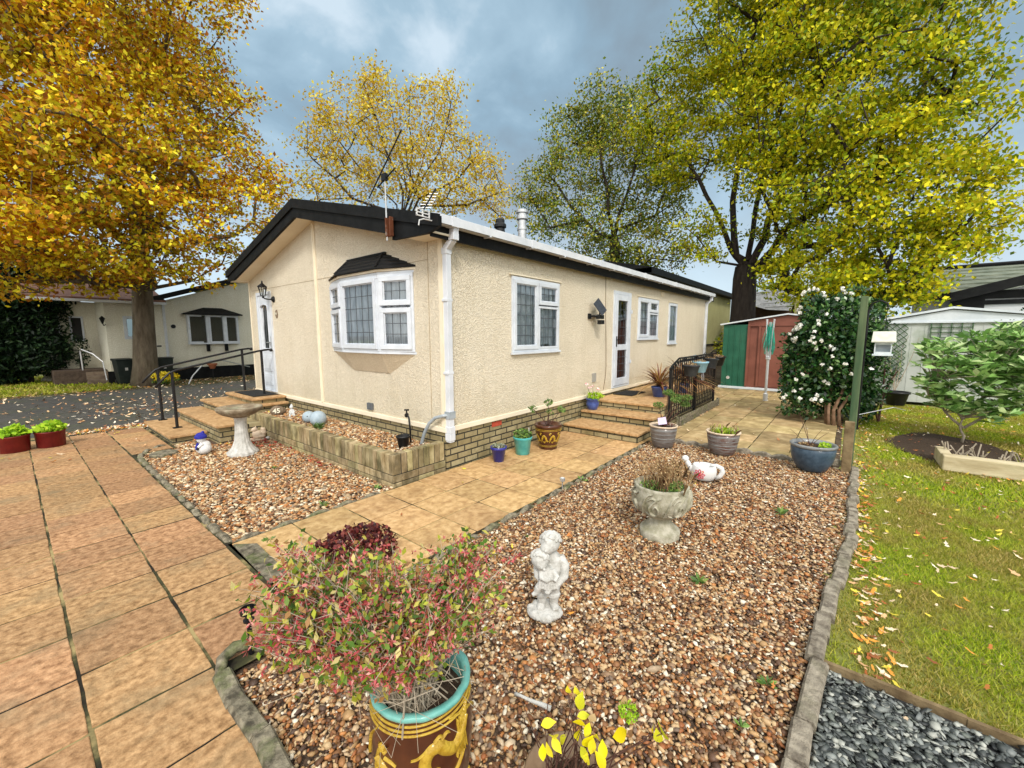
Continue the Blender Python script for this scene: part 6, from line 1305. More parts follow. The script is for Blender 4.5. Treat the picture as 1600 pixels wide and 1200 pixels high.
# grey white shed with trellis
wx=12.5
ws=thing('garden_shed','large pale grey green metal shed with white roof behind the lawn','shed',(wx,-1.6,0))
b=MB(); PR=[(-.50,.04),(-3.3,.04),(-3.3,1.80),(-1.62,2.03),(-.50,1.80)]
n=5; vs=[(wx,y,z) for y,z in PR]+[(wx+2.6,y,z) for y,z in PR]; b.add(vs,[(0,1,2,3,4),(9,8,7,6,5)]+[(i,(i+1)%n,n+(i+1)%n,n+i) for i in range(n)])
for y in np.arange(-.62,-3.3,-.21): b.box(wx-.006,wx,y-.008,y+.008,.06,1.79)
b.build('wall',M['white_sh'],ws)
b=MB()
for (y0,z0,y1,z1) in ((-.40,1.795,-1.62,2.045),(-1.62,2.045,-3.4,1.795)):
    b.add([(wx-.08,y0,z0),(wx+2.7,y0,z0),(wx+2.7,y1,z1),(wx-.08,y1,z1),(wx-.08,y0,z0+.045),(wx+2.7,y0,z0+.045),(wx+2.7,y1,z1+.045),(wx-.08,y1,z1+.045)],[(0,3,2,1),(4,5,6,7),(0,1,5,4),(1,2,6,5),(2,3,7,6),(3,0,4,7)])
b.add([(wx-.03,-.52,1.79),(wx-.03,-3.28,1.79),(wx-.03,-1.62,2.02)],[(0,1,2)]); b.box(wx-.05,wx-.001,-3.3,-.48,1.755,1.79)
b.build('roof',M['whiteroof'],ws)
def trellis(y0,y1,z0,z1,diag,lab,s=.13,w=.016,taper=0):
    t=MB(); x=wx-.03
    def bar2(a,c): 
        a,c=Vector((x,a[0],a[1])),Vector((x,c[0],c[1])); d=(c-a).normalized(); s_=Vector((0,-d.z,d.y))*w/2; t.add([a-s_+Vector((-.006,0,0)),c-s_+Vector((-.006,0,0)),c+s_+Vector((-.006,0,0)),a+s_+Vector((-.006,0,0)),a-s_+Vector((.006,0,0)),c-s_+Vector((.006,0,0)),c+s_+Vector((.006,0,0)),a+s_+Vector((.006,0,0))],[(0,3,2,1),(4,5,6,7),(0,1,5,4),(1,2,6,5),(2,3,7,6),(3,0,4,7)])
    W=y1-y0; Hh=z1-z0
    if diag:
        k=-Hh
        while k<W:
            a0=max(k,0); a1=min(k+Hh,W)
            if a1-a0>.03: bar2((y0+a0,z0+a0-k),(y0+a1,z0+a1-k)); bar2((y1-a0,z0+a0-k),(y1-a1,z0+a1-k))
            k+=s
    else:
        for i in range(int(W/s)+1): bar2((y0+i*W/int(W/s),z0),(y0+i*W/int(W/s),z1))
        for i in range(4): bar2((y0,z0+Hh*i/3),(y1,z0+Hh*i/3))
    tag(t.build('trellis',M['trellis']),lab,'trellis','trellis panels on the pale shed')
trellis(-.98,-.60,.50,1.78,True,'narrow tall green diamond trellis on the left of the pale shed',.13)
trellis(-1.93,-1.33,1.45,1.77,False,'short green square trellis high in the middle of the pale shed',.13,.02)
trellis(-3.25,-2.26,.50,1.80,True,'wide green diamond trellis on the right part of the pale shed',.16)
po=thing('timber_post','tall green stained timber post at the corner of gravel and lawn','post',(6.11,-.10,0)); b=MB()
b.tube([(6.11,-.10,-.05),(6.112,-.10,.6),(6.11,-.098,1.3),(6.11,-.10,1.95)],[.052,.050,.050,.048],4); b.build('post_shaft',M['post'],po,bevel=.008)
b=MB(); b.prism([(5.86,-.12),(5.93,-.12),(5.93,-.03),(5.86,-.03)],-.05,.56); tag(b.build('short_post',M['timber'],bevel=.006),'short weathered timber stump beside the tall green post','post')
b=MB(); b.tube([(6.09,-.15,.62),(6.35,-.45,.70),(6.9,-.6,.60)],.004,4); tag(b.build('garden_wire',M['galv']),'thin wire loop tied from the tall green post towards the lawn','wire')
bh=thing('bird_feeder_house','small white bird house with pitched roof on a black crook behind the green post','bird house',(8.5,-.40,0))
b=MB(); b.tube([(8.55,-.20,0),(8.55,-.20,1.9),(8.54,-.24,2.0),(8.52,-.33,2.04),(8.50,-.41,1.99),(8.5,-.42,1.93)],.013,8); b.bar((8.5,-.415,1.93),(8.5,-.415,1.60),.004,5); b.build('crook',M['black'],bh)
T_=viewT(8.5,-.41,1.20)
b=MB(); b.box(-.12,.12,-.09,.09,.0,.025,T_); b.box(-.10,-.085,-.08,.08,.025,.24,T_); b.box(.085,.10,-.08,.08,.025,.24,T_); b.box(-.085,.085,.065,.08,.025,.24,T_); b.box(-.085,.085,-.08,-.065,.17,.24,T_); b.box(-.085,.085,-.08,-.07,.025,.06,T_)
b.build('house_box',mat('pale_blue_white_paint',(.55,.62,.66),(.70,.75,.76),scale=12,rough=.6),bh)
b=MB(); b.add([(-.14,-.13,.22),(.14,-.13,.22),(.13,.0,.37),(-.13,.0,.37),(-.14,.13,.22),(.14,.13,.22),(-.14,-.13,.205),(.14,-.13,.205),(.14,.13,.205),(-.14,.13,.205)],[(0,1,2,3),(3,2,5,4),(6,7,1,0),(9,4,5,8),(6,0,3,4,9),(7,8,5,2,1)],T_); b.build('roof',mat('pale_grey_roof',(.5,.5,.42),(.62,.62,.54),scale=12,rough=.7),bh)
# log planter and soil bed
tag(MB().prism([(7.95+1.05*math.cos(a)*(1+.08*math.sin(a*5)),-1.15+.60*math.sin(a)*(1+.08*math.cos(a*4))) for a in np.linspace(0,2*PI,40)[:-1]],-.05,-.012).build('soil_bed',M['soil']),'oval bed of bare dark soil under the broad leaved shrub','flower bed',kind='structure')
b=MB(); b.box(6.64,6.80,-2.2,-.93,-.02,.155); b.box(6.80,7.25,-1.03,-.93,-.02,.14)
tag(b.build('timber_sleeper',M['logm'],bevel=.012),'pale timber sleeper edging on the lawn holding dry cut stems','sleeper')
p=plant('cut_back_stems','dry cut back brown stems behind the pale timber sleeper','plant',7.0,-1.3,0); b=MB()
for k in range(90):
    x,y=rng.uniform(6.85,7.2),rng.uniform(-2.0,-1.0); l=rng.uniform(.08,.24); e=(x+rng.normal(0,.06),y+rng.normal(0,.08),l); b.bar((x,y,0),e,.007,5)
b.build('stem',M['twig'],p)
leaves('dead_leaf',M['litter'],np.column_stack([rng.uniform(6.85,7.3,160),rng.uniform(-2.,-1.,160),rng.uniform(0,.06,160)]),.05,p)
# ================================================================ SHRUBS
M['camtrunk']=mat('brown_stem',(.16,.09,.05),(.26,.16,.10),scale=14,rough=.9)
ca=thing('camellia_bush','dense dark green bush covered with white flowers left of the green post','shrub',(9.2,.15,0))
blobs=[((9.25,.30,1.05),(.72,.80,.75)),((9.15,.15,1.55),(.62,.66,.62)),((9.45,-.25,1.0),(.6,.55,.75)),((9.1,.62,.75),(.5,.45,.45)),((9.3,.15,.45),(.6,.75,.35)),((9.2,.35,1.9),(.4,.42,.32)),((9.4,-.2,1.75),(.42,.4,.4)),((9.1,.55,2.12),(.2,.2,.2)),((9.25,.0,2.18),(.25,.22,.2)),((8.95,.92,1.30),(.3,.25,.28)),((8.95,.80,.40),(.35,.35,.35)),((8.75,.45,1.5),(.3,.3,.3)),((8.85,.15,.95),(.35,.4,.3)),((9.3,-.25,.35),(.4,.35,.35)),((8.8,.45,.35),(.3,.28,.3))]
P_=np.vstack([blob_points(c,r,int(2600*r[0]*r[1]*r[2]/.2),.72) for c,r in blobs]); P_=P_[P_[:,2]>.03]; P_=P_[P_[:,1]>-.045*P_[:,0]+rng.normal(0,.07,len(P_))]; P_=P_[P_[:,1]<.098*P_[:,0]+rng.normal(0,.06,len(P_))]
P_=P_[(((P_[:,0]-8.62)**2+(P_[:,1]-.14)**2)>.05)|(P_[:,2]>.34)]
leaves('leaf',M['camleaf'],P_,.088,ca,aspect=.52,up=.9)
def on_blob(c,r): 
    d=rand_dirs(1)[0]; 
    if d[0]*9.2+d[1]*.2>0: d[:2]*=-1
    return np.array(c)+d*np.array(r)*1.02
fl=[]
while len(fl)<60:
    c,r=blobs[rng.integers(0,len(blobs))]; q=on_blob(c,r)
    if q[2]>.4 and q[1]>-.02*q[0] and q[1]<.097*q[0] and (q[1]>.1 or rng.random()<.4) and all((((q-np.array(c2))/np.array(r2))**2).sum()>.92 for c2,r2 in blobs): fl.append(q)
F_=[];D_=[]
for q in fl:
    for w in range(14):
        d=rand_dirs(1)[0]; F_.append(q+d*.017); D_.append(d)
leaves('flower',M['petal'],np.array(F_),.043,ca,dirs=np.array(D_),aspect=.9)
b=MB()
for (x,y,e) in ((8.70,.10,(9.0,-.1,1.2)),(8.72,.17,(9.2,.2,1.3)),(8.78,.03,(9.1,-.3,1.1)),(8.8,.2,(9.2,.4,1.0))):
    b.tube([(x,y,-.02),(x+.03,y+.02,.25),((x+e[0])/2,(y+e[1])/2,.65),e],[.032,.026,.022,.012],8)
b.build('trunk',M['camtrunk'],ca,smooth=True)
# second darker mass right of the post
cb=thing('dark_evergreen_bush','dark green bush with fine leaves right behind the green post','shrub',(9.6,-.55,0))
P_=np.vstack([blob_points((9.75,-.30,.75),(.45,.36,.65),1500,.6),blob_points((9.8,-.25,1.35),(.35,.3,.4),600,.6)]); leaves('leaf',M['camleaf'],P_[P_[:,2]>.05],.07,cb,aspect=.4)
b=MB(); stems_to(b,(9.6,-.5,0),[(9.6,-.5,1.2),(9.8,-.7,.9),(9.5,-.3,.9)],.02,.008); b.build('trunk',M['twigd'],cb)
# rhododendron
rh=thing('broad_leaved_shrub','pale green broad leaved shrub standing in the bare soil bed on the lawn','shrub',(8.5,-1.35,0)); b=MB()
tips=[]
rc_=[(8.4,-1.15,1.15,.42),(8.5,-1.65,1.25,.42),(8.6,-2.2,1.2,.45),(8.5,-2.7,1.1,.4),(8.3,-1.0,.85,.26),(8.45,-1.9,.95,.4),(8.6,-2.6,.75,.35),(8.5,-1.4,1.4,.28),(8.35,-1.55,.85,.3),(8.4,-2.2,.85,.35),(8.3,-1.3,1.05,.3),(8.45,-1.8,1.15,.35),(8.3,-2.0,1.1,.3),(8.35,-1.1,.62,.25),(8.4,-1.7,.62,.28),(8.45,-2.3,.6,.3),(8.35,-1.25,.5,.2),(8.4,-1.6,.48,.22),(8.35,-.95,1.3,.2),(8.5,-1.7,1.5,.2),(8.5,-2.3,1.45,.25)]
for (x,y,z,r) in rc_:
    for k in range(int(36*r/.4)):
        d=rand_dirs(1)[0]; tips.append(np.array((x,y,z))+d*r*rng.uniform(.5,1)*np.array((1,1,.7)))
LP=[];LD=[]
for t_ in tips:
    m_=rng.integers(5,9); a0=rng.uniform(0,2*PI)
    for k in range(m_):
        a=a0+2*PI*k/m_; d=np.array((math.cos(a),math.sin(a),rng.uniform(-.05,.85))); LD.append(d/np.linalg.norm(d)); LP.append(t_+d*.075)
RT=[((8.5,-1.35,-.02),(8.47,-1.33,.35)),((8.47,-1.33,.33),(8.42,-1.0,.85)),((8.47,-1.33,.33),(8.5,-1.6,.95)),((8.49,-1.35,.2),(8.6,-2.1,.85)),((8.49,-1.35,.2),(8.35,-.95,.65)),((8.6,-1.95,.7),(8.55,-2.6,.85))]
nod=[]
for a_,c_ in RT:
    a_,c_=np.array(a_),np.array(c_); P_=[a_+(c_-a_)*t+rng.normal(0,.015,3)*(0<t<1) for t in np.linspace(0,1,5)]; b.tube(P_,np.linspace(.019,.010,5),7); nod+=[P_[2],P_[3],P_[4]]
nod=np.array(nod)
for t_ in tips[::2]:
    i_=int(np.argmin(np.linalg.norm(nod-t_,axis=1)+np.maximum(0,nod[:,2]-t_[2])*2)); stems_to(b,tuple(nod[i_]),[tuple(t_)],.009,.004,.12,4)
b.build('stem',M['twig'],rh,smooth=True); leaves('leaf',M['rholeaf'],np.array(LP),.15,rh,dirs=np.array(LD),aspect=.36,up=1.5)
# dry climbers on the pale shed
p=plant('dry_climber','bare twiggy climber with few leaves on the narrow trellis','climber',12.4,-.8,0); b=MB(); stems_to(b,(12.3,-.85,.25),[(12.42,-.7,1.6),(12.42,-1.0,1.5),(12.4,-.9,1.2),(12.3,-1.15,1.45),(12.42,-.6,1.1)],.010,.003,.3); b.build('stem',M['twig'],p)
leaves('leaf',M['greenleaf'],blob_points((12.38,-.75,.9),(.06,.2,.45),90),.06,p)
p=plant('green_climber','leafy climber spreading over the wide trellis of the pale shed','climber',12.4,-2.6,0); leaves('leaf',M['greenleaf'],np.vstack([blob_points((12.36,-2.6,1.2),(.1,.45,.6),500),blob_points((12.3,-2.9,.9),(.15,.4,.6),300)]),.07,p); b=MB(); stems_to(b,(12.3,-2.7,0),[(12.4,-2.4,1.6),(12.4,-2.8,1.7),(12.4,-3.0,1.3)],.01,.004,.2); b.build('stem',M['twig'],p)
# ================================================================ BACKGROUND BUILDINGS
bg=thing('white_bungalow','white roughcast bungalow with black canopied bay window across the road on the left','bungalow',(5.0,18.6,0))
Y0=18.6; TB=frameT((0,Y0,0),(1,0,0),(0,-1,0))
b=MB(); wall_panel(b,TB,2.08,13,.38,2.70,[(2.50,3.15,1.42,2.18)])
b.add([(3.45,Y0-.004,2.70),(9.6,Y0-.004,2.70),(6.5,Y0-.004,3.75)],[(0,1,2)])
b.quad((2.08,Y0,.3),(2.08,20.6,.3),(2.08,20.6,2.7),(2.08,Y0,2.7)); b.quad((.55,20.6,.3),(2.08,20.6,.3),(2.08,20.6,2.7),(.55,20.6,2.7)); b.quad((13,Y0,.3),(13,27,.3),(13,27,2.7),(13,Y0,2.7))
b.build('wall',M['whitewall'],bg)
b=MB(); b.box(2.0,13,Y0-.02,Y0+.02,-.05,.38); b.build('skirting',M['blackfa'],bg)
window(bg,TB,2.50,3.15,1.42,2.18,[(2.53,2.82,1.45,2.15,True,1,1),(2.84,3.12,1.45,2.15,False,1,1)],curt=False,gm='glassd',sill=False)
TB2=frameT((0,20.6,0),(1,0,0),(0,-1,0))
b=MB(); b.box(1.42,1.75,.001,.03,1.35,2.2,TB2); b.build('window',M['upvc'],bg); b=MB(); b.box(1.47,1.70,.03,.034,1.40,2.15,TB2); b.build('pane',M['dark'],bg.children[-1])
b=MB(); b.box(.72,1.2,.001,.03,1.3,2.2,TB2); b.build('window',M['upvc'],bg); b=MB(); b.box(.77,1.15,.03,.034,1.35,2.15,TB2); b.build('pane',M['dark'],bg.children[-1])
# projecting bay
T=TB; x0,x1,z0,z1=4.18,5.76,1.27,2.27
b=MB(); b.box(x0,x1,.0,.22,z0-.05,z0,T); b.box(x0,x1,.0,.22,z1,z1+.04,T)
for x in (x0,x0+.55,x0+.62,x1-.50,x1-.44,x1-.06): b.box(x,x+.06,.0,.22,z0,z1,T)
for x in (x0+.06,x0+.68,x1-.38): b.box(x,x+.36,.17,.215,z0,z0+.05,T); b.box(x,x+.36,.17,.214,z1-.05,z1,T)
w=b.build('bay_window',M['upvc'],bg); w['label']='three light white bay window under a black canopy'
b=MB(); b.box(x0+.03,x1-.03,.10,.12,z0,z1,T); b.build('pane',M['glassd'],w); b=MB(); b.box(x0+.03,x1-.03,.03,.05,z0,z1,T); b.build('net_curtain',mat('grey_curtain',(.10,.12,.13),(.26,.29,.30),scale=3,rough=.8,stretch=(6,1,.4)),w)
b=MB(); P_=[(x0-.14,2.33),(x0+.55,2.56),(x1-.45,2.56),(x1+.12,2.33)]
b.add([T@Vector((u,.36,z)) for u,z in P_[:1]+P_[3:]]+[T@Vector((P_[1][0],.0,P_[1][1])),T@Vector((P_[2][0],.0,P_[2][1])),T@Vector((x0-.14,0,2.31)),T@Vector((x1+.12,0,2.31)),T@Vector((x0-.14,.36,2.28)),T@Vector((x1+.12,.36,2.28))],[(0,1,3,2),(0,2,4),(1,5,3),(0,4,6),(0,6,7,1),(6,4,5,7)]); b.build('bay_canopy',M['tile'],bg)
b=MB()
for x in (4.72,5.30): b.box(x,x+.09,.0,.12,.95,1.22,T)
b.build('bay_bracket',M['blackfa'],bg)
b=MB(); 
for (xa,za,xb,zb) in ((3.15,2.64,6.5,3.82),(6.5,3.82,9.9,2.64)): b.add([(xa,Y0-.3,za),(xb,Y0-.3,zb),(xb,Y0-.3,zb+.17),(xa,Y0-.3,za+.17),(xa,27,za),(xb,27,zb),(xb,27,zb+.17),(xa,27,za+.17)],[(0,1,2,3),(3,2,6,7),(0,4,5,1),(4,7,6,5),(0,3,7,4),(1,5,6,2)])
b.build('roof',M['tile'],bg)
b=MB(); b.add([(.4,18.25,2.62),(3.6,18.25,2.62),(3.6,22,3.7),(.4,22,3.7),(.4,18.25,2.72),(3.6,18.25,2.72),(3.6,22,3.8),(.4,22,3.8)],[(0,3,2,1),(4,5,6,7),(0,1,5,4),(1,2,6,5),(3,0,4,7)]); b.build('roof',mat('brown_roof_tile',(.12,.06,.045),(.20,.11,.08),scale=4,rough=.85,bump=.6,bscale=14),bg)
MB().box(.4,3.6,18.17,18.25,2.58,2.66).build('gutter',M['whitepl'],bg)
b=MB(); b.box(3.53,3.60,.001,.07,.25,2.6,TB); b.build('downpipe',M['whitepl'],bg)
b=MB(); b.box(3.30,3.42,.001,.02,1.15,1.20,TB); b.lathe([(0,0),(.07,0),(.07,.02),(0,.02)],(0,0,0),14,T=Matrix.Translation((3.80,Y0-.001,1.86))@Matrix.Rotation(PI/2,4,'X')); b.build('plaque',M['blackpl'],bg)
l2=thing('wall_lantern','small black lantern on the white bungalow wall across the road','wall lamp',(2.05,18.62,2.0)); b=MB(); b.lathe([(.02,0),(.07,.16),(.075,.17),(.0,.25)],(2.0,18.45,1.92),6); b.tube([(2.08,18.6,1.9),(2.03,18.5,1.86),(2.0,18.45,1.92)],.015,6); b.build('lantern_frame',M['black'],l2)
# neighbour's steps
ns_=thing('neighbour_steps','dark brick deck and steps with a grey handrail in front of the white bungalow','steps',(1.6,19.6,0))
b=MB(); b.box(.85,2.05,19.2,20.55,-.05,.42); b.build('deck',M['orangebrick'] if False else mat('dark_brick_deck',(.05,.035,.025),(.10,.07,.05),scale=12,rough=.9,bump=.5,bscale=40),ns_)
b=MB()
for k in range(3): b.box(1.55,2.6,18.75+.2*k,19.2,-.05+.12*k,.12+.12*k)
b.build('step_tread',mat('old_step',(.14,.10,.075),(.22,.17,.12),scale=9,rough=.9),ns_)
b=MB(); b.tube([(1.50,19.3,.42),(1.49,19.3,1.05),(1.52,19.25,1.10),(1.75,19.0,.95),(1.93,18.75,.70),(1.97,18.7,.1)],.02,6); b.build('handrail',M['galv'],ns_)
# wheelie bins
def wbin(x,y,rz,lab):
    t=thing('wheelie_bin',lab,'wheelie bin',(x,y,-.03),rz,'wheelie bins behind the tree trunk'); t.scale=(.85,.85,.86)
    b=MB(); vs=[]
    for (s,z) in ((.20,.06),(.27,.93)): vs+=[(-s,-s*1.1,z),(s,-s*1.1,z),(s,s*1.15,z),(-s,s*1.15,z)]
    b.add(vs,[(3,2,1,0),(4,5,6,7),(0,1,5,4),(1,2,6,5),(2,3,7,6),(3,0,4,7)]); b.build('bin_body',M['bin_'],t,local=True,bevel=.02)
    b=MB(); b.box(-.30,.30,-.34,.34,.93,.97); b.box(-.28,.28,.28,.40,.90,.98); b.build('lid',M['bin_'],t,local=True,bevel=.02)
    b=MB(); b.lathe([(.0,-.03),(.10,-.03),(.10,.03),(0,.03)],(0,0,0),14,T=Matrix.Translation((-.2,.25,.10))@Matrix.Rotation(PI/2,4,'Y')); b.lathe([(.0,-.03),(.10,-.03),(.10,.03),(0,.03)],(0,0,0),14,T=Matrix.Translation((.2,.25,.10))@Matrix.Rotation(PI/2,4,'Y')); b.build('wheel',M['blackpl'],t,local=True)
    MB().box(-.04,.04,-.275,-.262,.55,.65).build('sticker',M['white'],t,local=True)
wbin(2.32,17.95,.1,'dark wheelie bin with white sticker left of the oak trunk'); wbin(3.32,17.95,-.1,'dark wheelie bin just right of the oak trunk')
# garden bits across the road
o=thing('terracotta_pot','small terracotta pot in front of the white bungalow bay','plant pot',(4.75,18.2,.30)); MB().lathe([(.07,0),(.14,.14),(.16,.14),(.16,.19),(0,.17)],(4.75,18.2,.32),14).build('pot_body',M['terracotta'],o); MB().bar((4.75,18.2,-.05),(4.75,18.2,.33),.02,6).build('stand',M['black'],o)
fw=thing('yellow_flower_clump','clump of bright yellow flowers at the foot of the oak trunk','flowers',(3.1,17.0,0)); leaves('flower',M['yellowfl'],blob_points((3.12,16.95,.22),(.38,.25,.16),420),.07,fw,aspect=.9); leaves('leaf',M['greenleaf'],blob_points((3.12,16.95,.12),(.36,.25,.12),250),.08,fw)
tag(MB().tube([(3.55,16.2,0),(3.7,16.3,.25),(4.1,16.8,.55),(4.5,17.4,.66),(5.1,18.0,.6),(6.0,18.3,.3)],.02,6).build('garden_hose',M['galv']),'pale arching hose in front of the white bungalow','hose')
so=thing('stone_baluster_planter','small pale stone pedestal planter by the neighbour steps','planter',(.78,23.0,0)); MB().lathe([(.18,0),(.16,.08),(.10,.15),(.13,.35),(.20,.45),(.32,.5),(.32,.62),(.2,.66),(0,.64)],(.80,21.2,0),18).build('pedestal',M['stone'],so,smooth=True)
bp_=MB().box(-1.3,-.17,24.2,25.0,-.1,1.75); tag(bp_.build('brick_pillar',M['orangebrick']),'orange brick wall end at the left photo edge','wall')
# house behind
nb=thing('yellow_bungalow','pale yellow green park home behind the main home, seen past its far corner','bungalow',(16,6,0))
MB().box(15.2,29.3,6.0,11,.95,3.75).build('wall',M['yelwall'],nb); MB().box(15.22,29.28,6.02,10.9,-.1,.93).build('brick_plinth',M['brick'],nb); MB().box(15.1,29.4,5.96,6.0,.92,.99).build('base_trim',M['blackfa'],nb)
b=MB(); b.box(14.9,29.6,5.62,5.68,3.70,3.93); b.add([(14.9,5.62,3.93),(29.6,5.62,3.93),(29.6,8.6,4.6),(14.9,8.6,4.6),(14.9,11.4,3.93),(29.6,11.4,3.93)],[(0,1,2,3),(3,2,5,4),(0,3,4),(1,5,2),(0,4,5,1)]); b.box(14.9,29.6,5.68,6.0,3.70,3.74); b.build('roof',M['blackfa'],nb)
# grey roofed house
gh=thing('grey_roofed_house','house with grey tiled roof and dark gable seen above the red brown shed','house',(25,3.3,0))
b=MB(); vr=[(26,4.75,3.75),(26,2.1,3.92),(23.6,2.25,2.62),(23.6,3.2,2.70),(24.6,4.6,3.2)]; b.add(vr,[(0,1,2,3,4)]);
for k in range(1,6):
    t=k/6; a=Vector(vr[1]).lerp(Vector(vr[2]),t); c_=Vector(vr[0]).lerp(Vector(vr[4] if t<.5 else vr[3]),min(1,t*1.1)); b.tube([a+Vector((-.02,0,.03)),c_+Vector((-.02,0,.03))],.03,4)
b.build('roof',M['roofgrey'],gh)
b=MB(); b.box(24.6,30,2.2,4.6,-.1,2.9); b.build('wall',M['brownwood'],gh); b=MB(); b.box(24.5,30,1.95,2.19,0,3.2); b.build('end_wall',M['yelwall'],gh)
b=MB(); b.box(24.55,24.6,2.75,3.1,2.0,2.4); b.build('window',M['upvc'],gh); MB().box(24.53,24.549,2.8,3.05,2.05,2.35).build('pane',M['dark'],bpy.data.objects[-1] if False else gh.children[-1])
b=MB(); b.box(24.4,24.6,3.9,4.3,.5,2.7); b.build('pale_post',M['yelwall'],gh)
# house on the right
rh_=thing('right_bungalow','white gabled bungalow with black bargeboard and mossy tiled roof behind the pale shed','bungalow',(16,-5,0))
X0=15.9
b=MB(); b.add([(X0,-2.35,0),(X0,-9,0),(X0,-9,2.5),(X0,-5.7,3.45),(X0,-2.35,2.42)],[(0,1,2,3,4)]); b.quad((X0,-2.35,0),(22,-2.35,0),(22,-2.35,2.42),(X0,-2.35,2.42)); b.build('wall',M['gable'],rh_)
b=MB(); b.box(X0-.05,X0-.001,-9,-2.3,2.26,2.37); b.box(X0-.06,X0-.002,-2.6,-2.0,2.05,2.45)
for (ya,za,yb,zb) in ((-1.95,2.34,-5.7,3.42),): b.add([(X0-.35,ya,za),(X0-.35,yb,zb),(X0-.35,yb,zb+.24),(X0-.35,ya,za+.24),(X0-.30,ya,za),(X0-.30,yb,zb),(X0-.30,yb,zb+.24),(X0-.30,ya,za+.24)],[(0,1,2,3),(7,6,5,4),(3,2,6,7),(0,4,5,1),(0,3,7,4)]); b.add([(X0-.3,ya,za),(X0,ya,za),(X0,yb,zb),(X0-.3,yb,zb)],[(0,1,2,3)])
b.build('bargeboard',M['blackfa'],rh_)
b=MB(); n=7
for k in range(n):
    xa=X0+.0+.62*k; za=2.58+.155*k; b.add([(xa-.03,-1.2,za+.03),(xa-.03,-10,za+.03),(xa+.66,-10,za+.165),(xa+.66,-1.2,za+.165),(xa-.03,-1.2,za-.02),(xa-.03,-10,za-.02)],[(0,3,2,1),(0,1,5,4)])
b.build('roof',M['roofgreen'],rh_)
MB().box(X0-.08,X0-.02,-10,-1.2,2.40,2.60).build('fascia',M['blackfa'],rh_)
MB().box(X0+.3,X0+.35,-2.34,-1.3,0,2.55).build('side_wall',M['gable'],rh_)
MB().bar((X0+.62*n,-1.2,2.6+.155*n+.03),(X0+.62*n,-10,2.6+.155*n+.03),.07,6).build('ridge',M['blackfa'],rh_)
def mass(name,label,cat,blobs,m,size,dens,stem=None,**k):
    t=thing(name,label,cat,(blobs[0][0][0],blobs[0][0][1],0)); P_=np.vstack([blob_points(c,r,int(dens*r[0]*max(r[1],r[2])),.6) for c,r in blobs]); P_=P_[P_[:,2]>-.05]
    leaves('foliage',M[m],P_,size,t,**k)
    b=MB(); c=blobs[0][0]; b.tube([(c[0],c[1],-.05),(c[0],c[1],c[2])],[.08,.04],6); b.build('trunk',M['barkd'],t); return t
mass('clipped_hedge','dark clipped hedge top showing between pale shed and right bungalow','hedge',[((15.4,-3.4-.9*k,1.75),(.25,.7,.42)) for k in range(5)],'camleaf',.09,1500)
mass('background_hedge','green and yellow hedge far behind the sheds','hedge',[((22.,4-1.6*k,1.0),(.8,1.2,1.25)) for k in range(9)],'oakleaf2',.16,700)
mass('dark_conifer','tall dark conifer mass at the left edge beyond the road','tree',[(tuple(at(35,500,21)),(1.3,1.,1.5)),(tuple(at(5,450,21)),(1.7,1.2,1.6)),(tuple(at(62,550,20.5)),(.75,.7,.75)),(tuple(at(15,550,21)),(1.2,.9,.9)),(tuple(at(50,440,21.5)),(1.2,1.1,1.3)),(tuple(at(80,470,21.5)),(.7,.7,.9)),(tuple(at(-40,520,21)),(1.5,1.2,2.))],'conifer',.17,4200,aspect=.35)
mass('round_bush','low dark bush beside the neighbour steps','shrub',[(tuple(at(88,568,21)),(.55,.5,.5)),(tuple(at(104,556,21)),(.4,.4,.4))],'conifer',.10,2200)
mass('upright_shrub','small upright dark shrub against the white bungalow','shrub',[(tuple(at(125,548,20.3)),(.28,.28,.55))],'conifer',.09,2600)
# ================================================================ TREES
class Tree:
    def __init__(s,pts,rads):
        s.p=[np.array(p,float) for p in pts]; s.par=[-1]+list(range(len(pts)-1)); s.n0=len(pts); s.r0=rads; s.bend=.15
    def attach(s,q,seg=.9,bend=None,alow=0,up=.25,pen=.0):
        if bend is None: bend=s.bend
        q=np.array(q,float); A=np.array(s.p[alow:]); d=np.linalg.norm(A-q,axis=1); below=np.maximum(0,A[:,2]-q[2]+up)*1.2
        i=int(np.argmin(d+below+pen*np.arange(len(A))*0))+alow; a=s.p[i]; L_=np.linalg.norm(q-a); n=max(1,int(L_/seg)); last=i
        pd=(a-s.p[s.par[i]]) if s.par[i]>=0 else np.array((0,0,1.)); pd=pd/(np.linalg.norm(pd)+1e-6)
        c=(a+q)/2+pd*L_*bend*.6+rng.normal(0,.09,3)*L_
        for k in range(1,n+1):
            t=k/n; s.p.append(a*(1-t)**2+c*2*t*(1-t)+q*t*t+(rng.normal(0,.03,3)*seg if k<n else 0)); s.par.append(last); last=len(s.p)-1
        return last
    def build(s,name,m,parent,rt=.014,ex=.5,sides=6):
        n=len(s.p); cnt=np.zeros(n); ch=np.zeros(n)
        for i in range(n):
            if s.par[i]>=0: ch[s.par[i]]+=1
        for i in range(n-1,-1,-1):
            if ch[i]==0: cnt[i]+=1
            if s.par[i]>=0: cnt[s.par[i]]+=cnt[i]
        r=rt*np.maximum(cnt,1)**ex
        for i in range(s.n0): r[i]=s.r0[i]
        for i in range(s.n0,n): r[i]=min(r[i],r[s.par[i]]*.92)
        b=MB(); b.tube(s.p[:s.n0],s.r0,14)
        for i in range(s.n0,n):
            pa=s.par[i]; k=sides if r[i]>.03 else (4 if r[i]>.016 else 3)
            b.tube([s.p[pa],s.p[i]],[min(r[pa],r[i]*1.25),r[i]],k,caps=False)
        return b.build(name,m,parent,smooth=True)
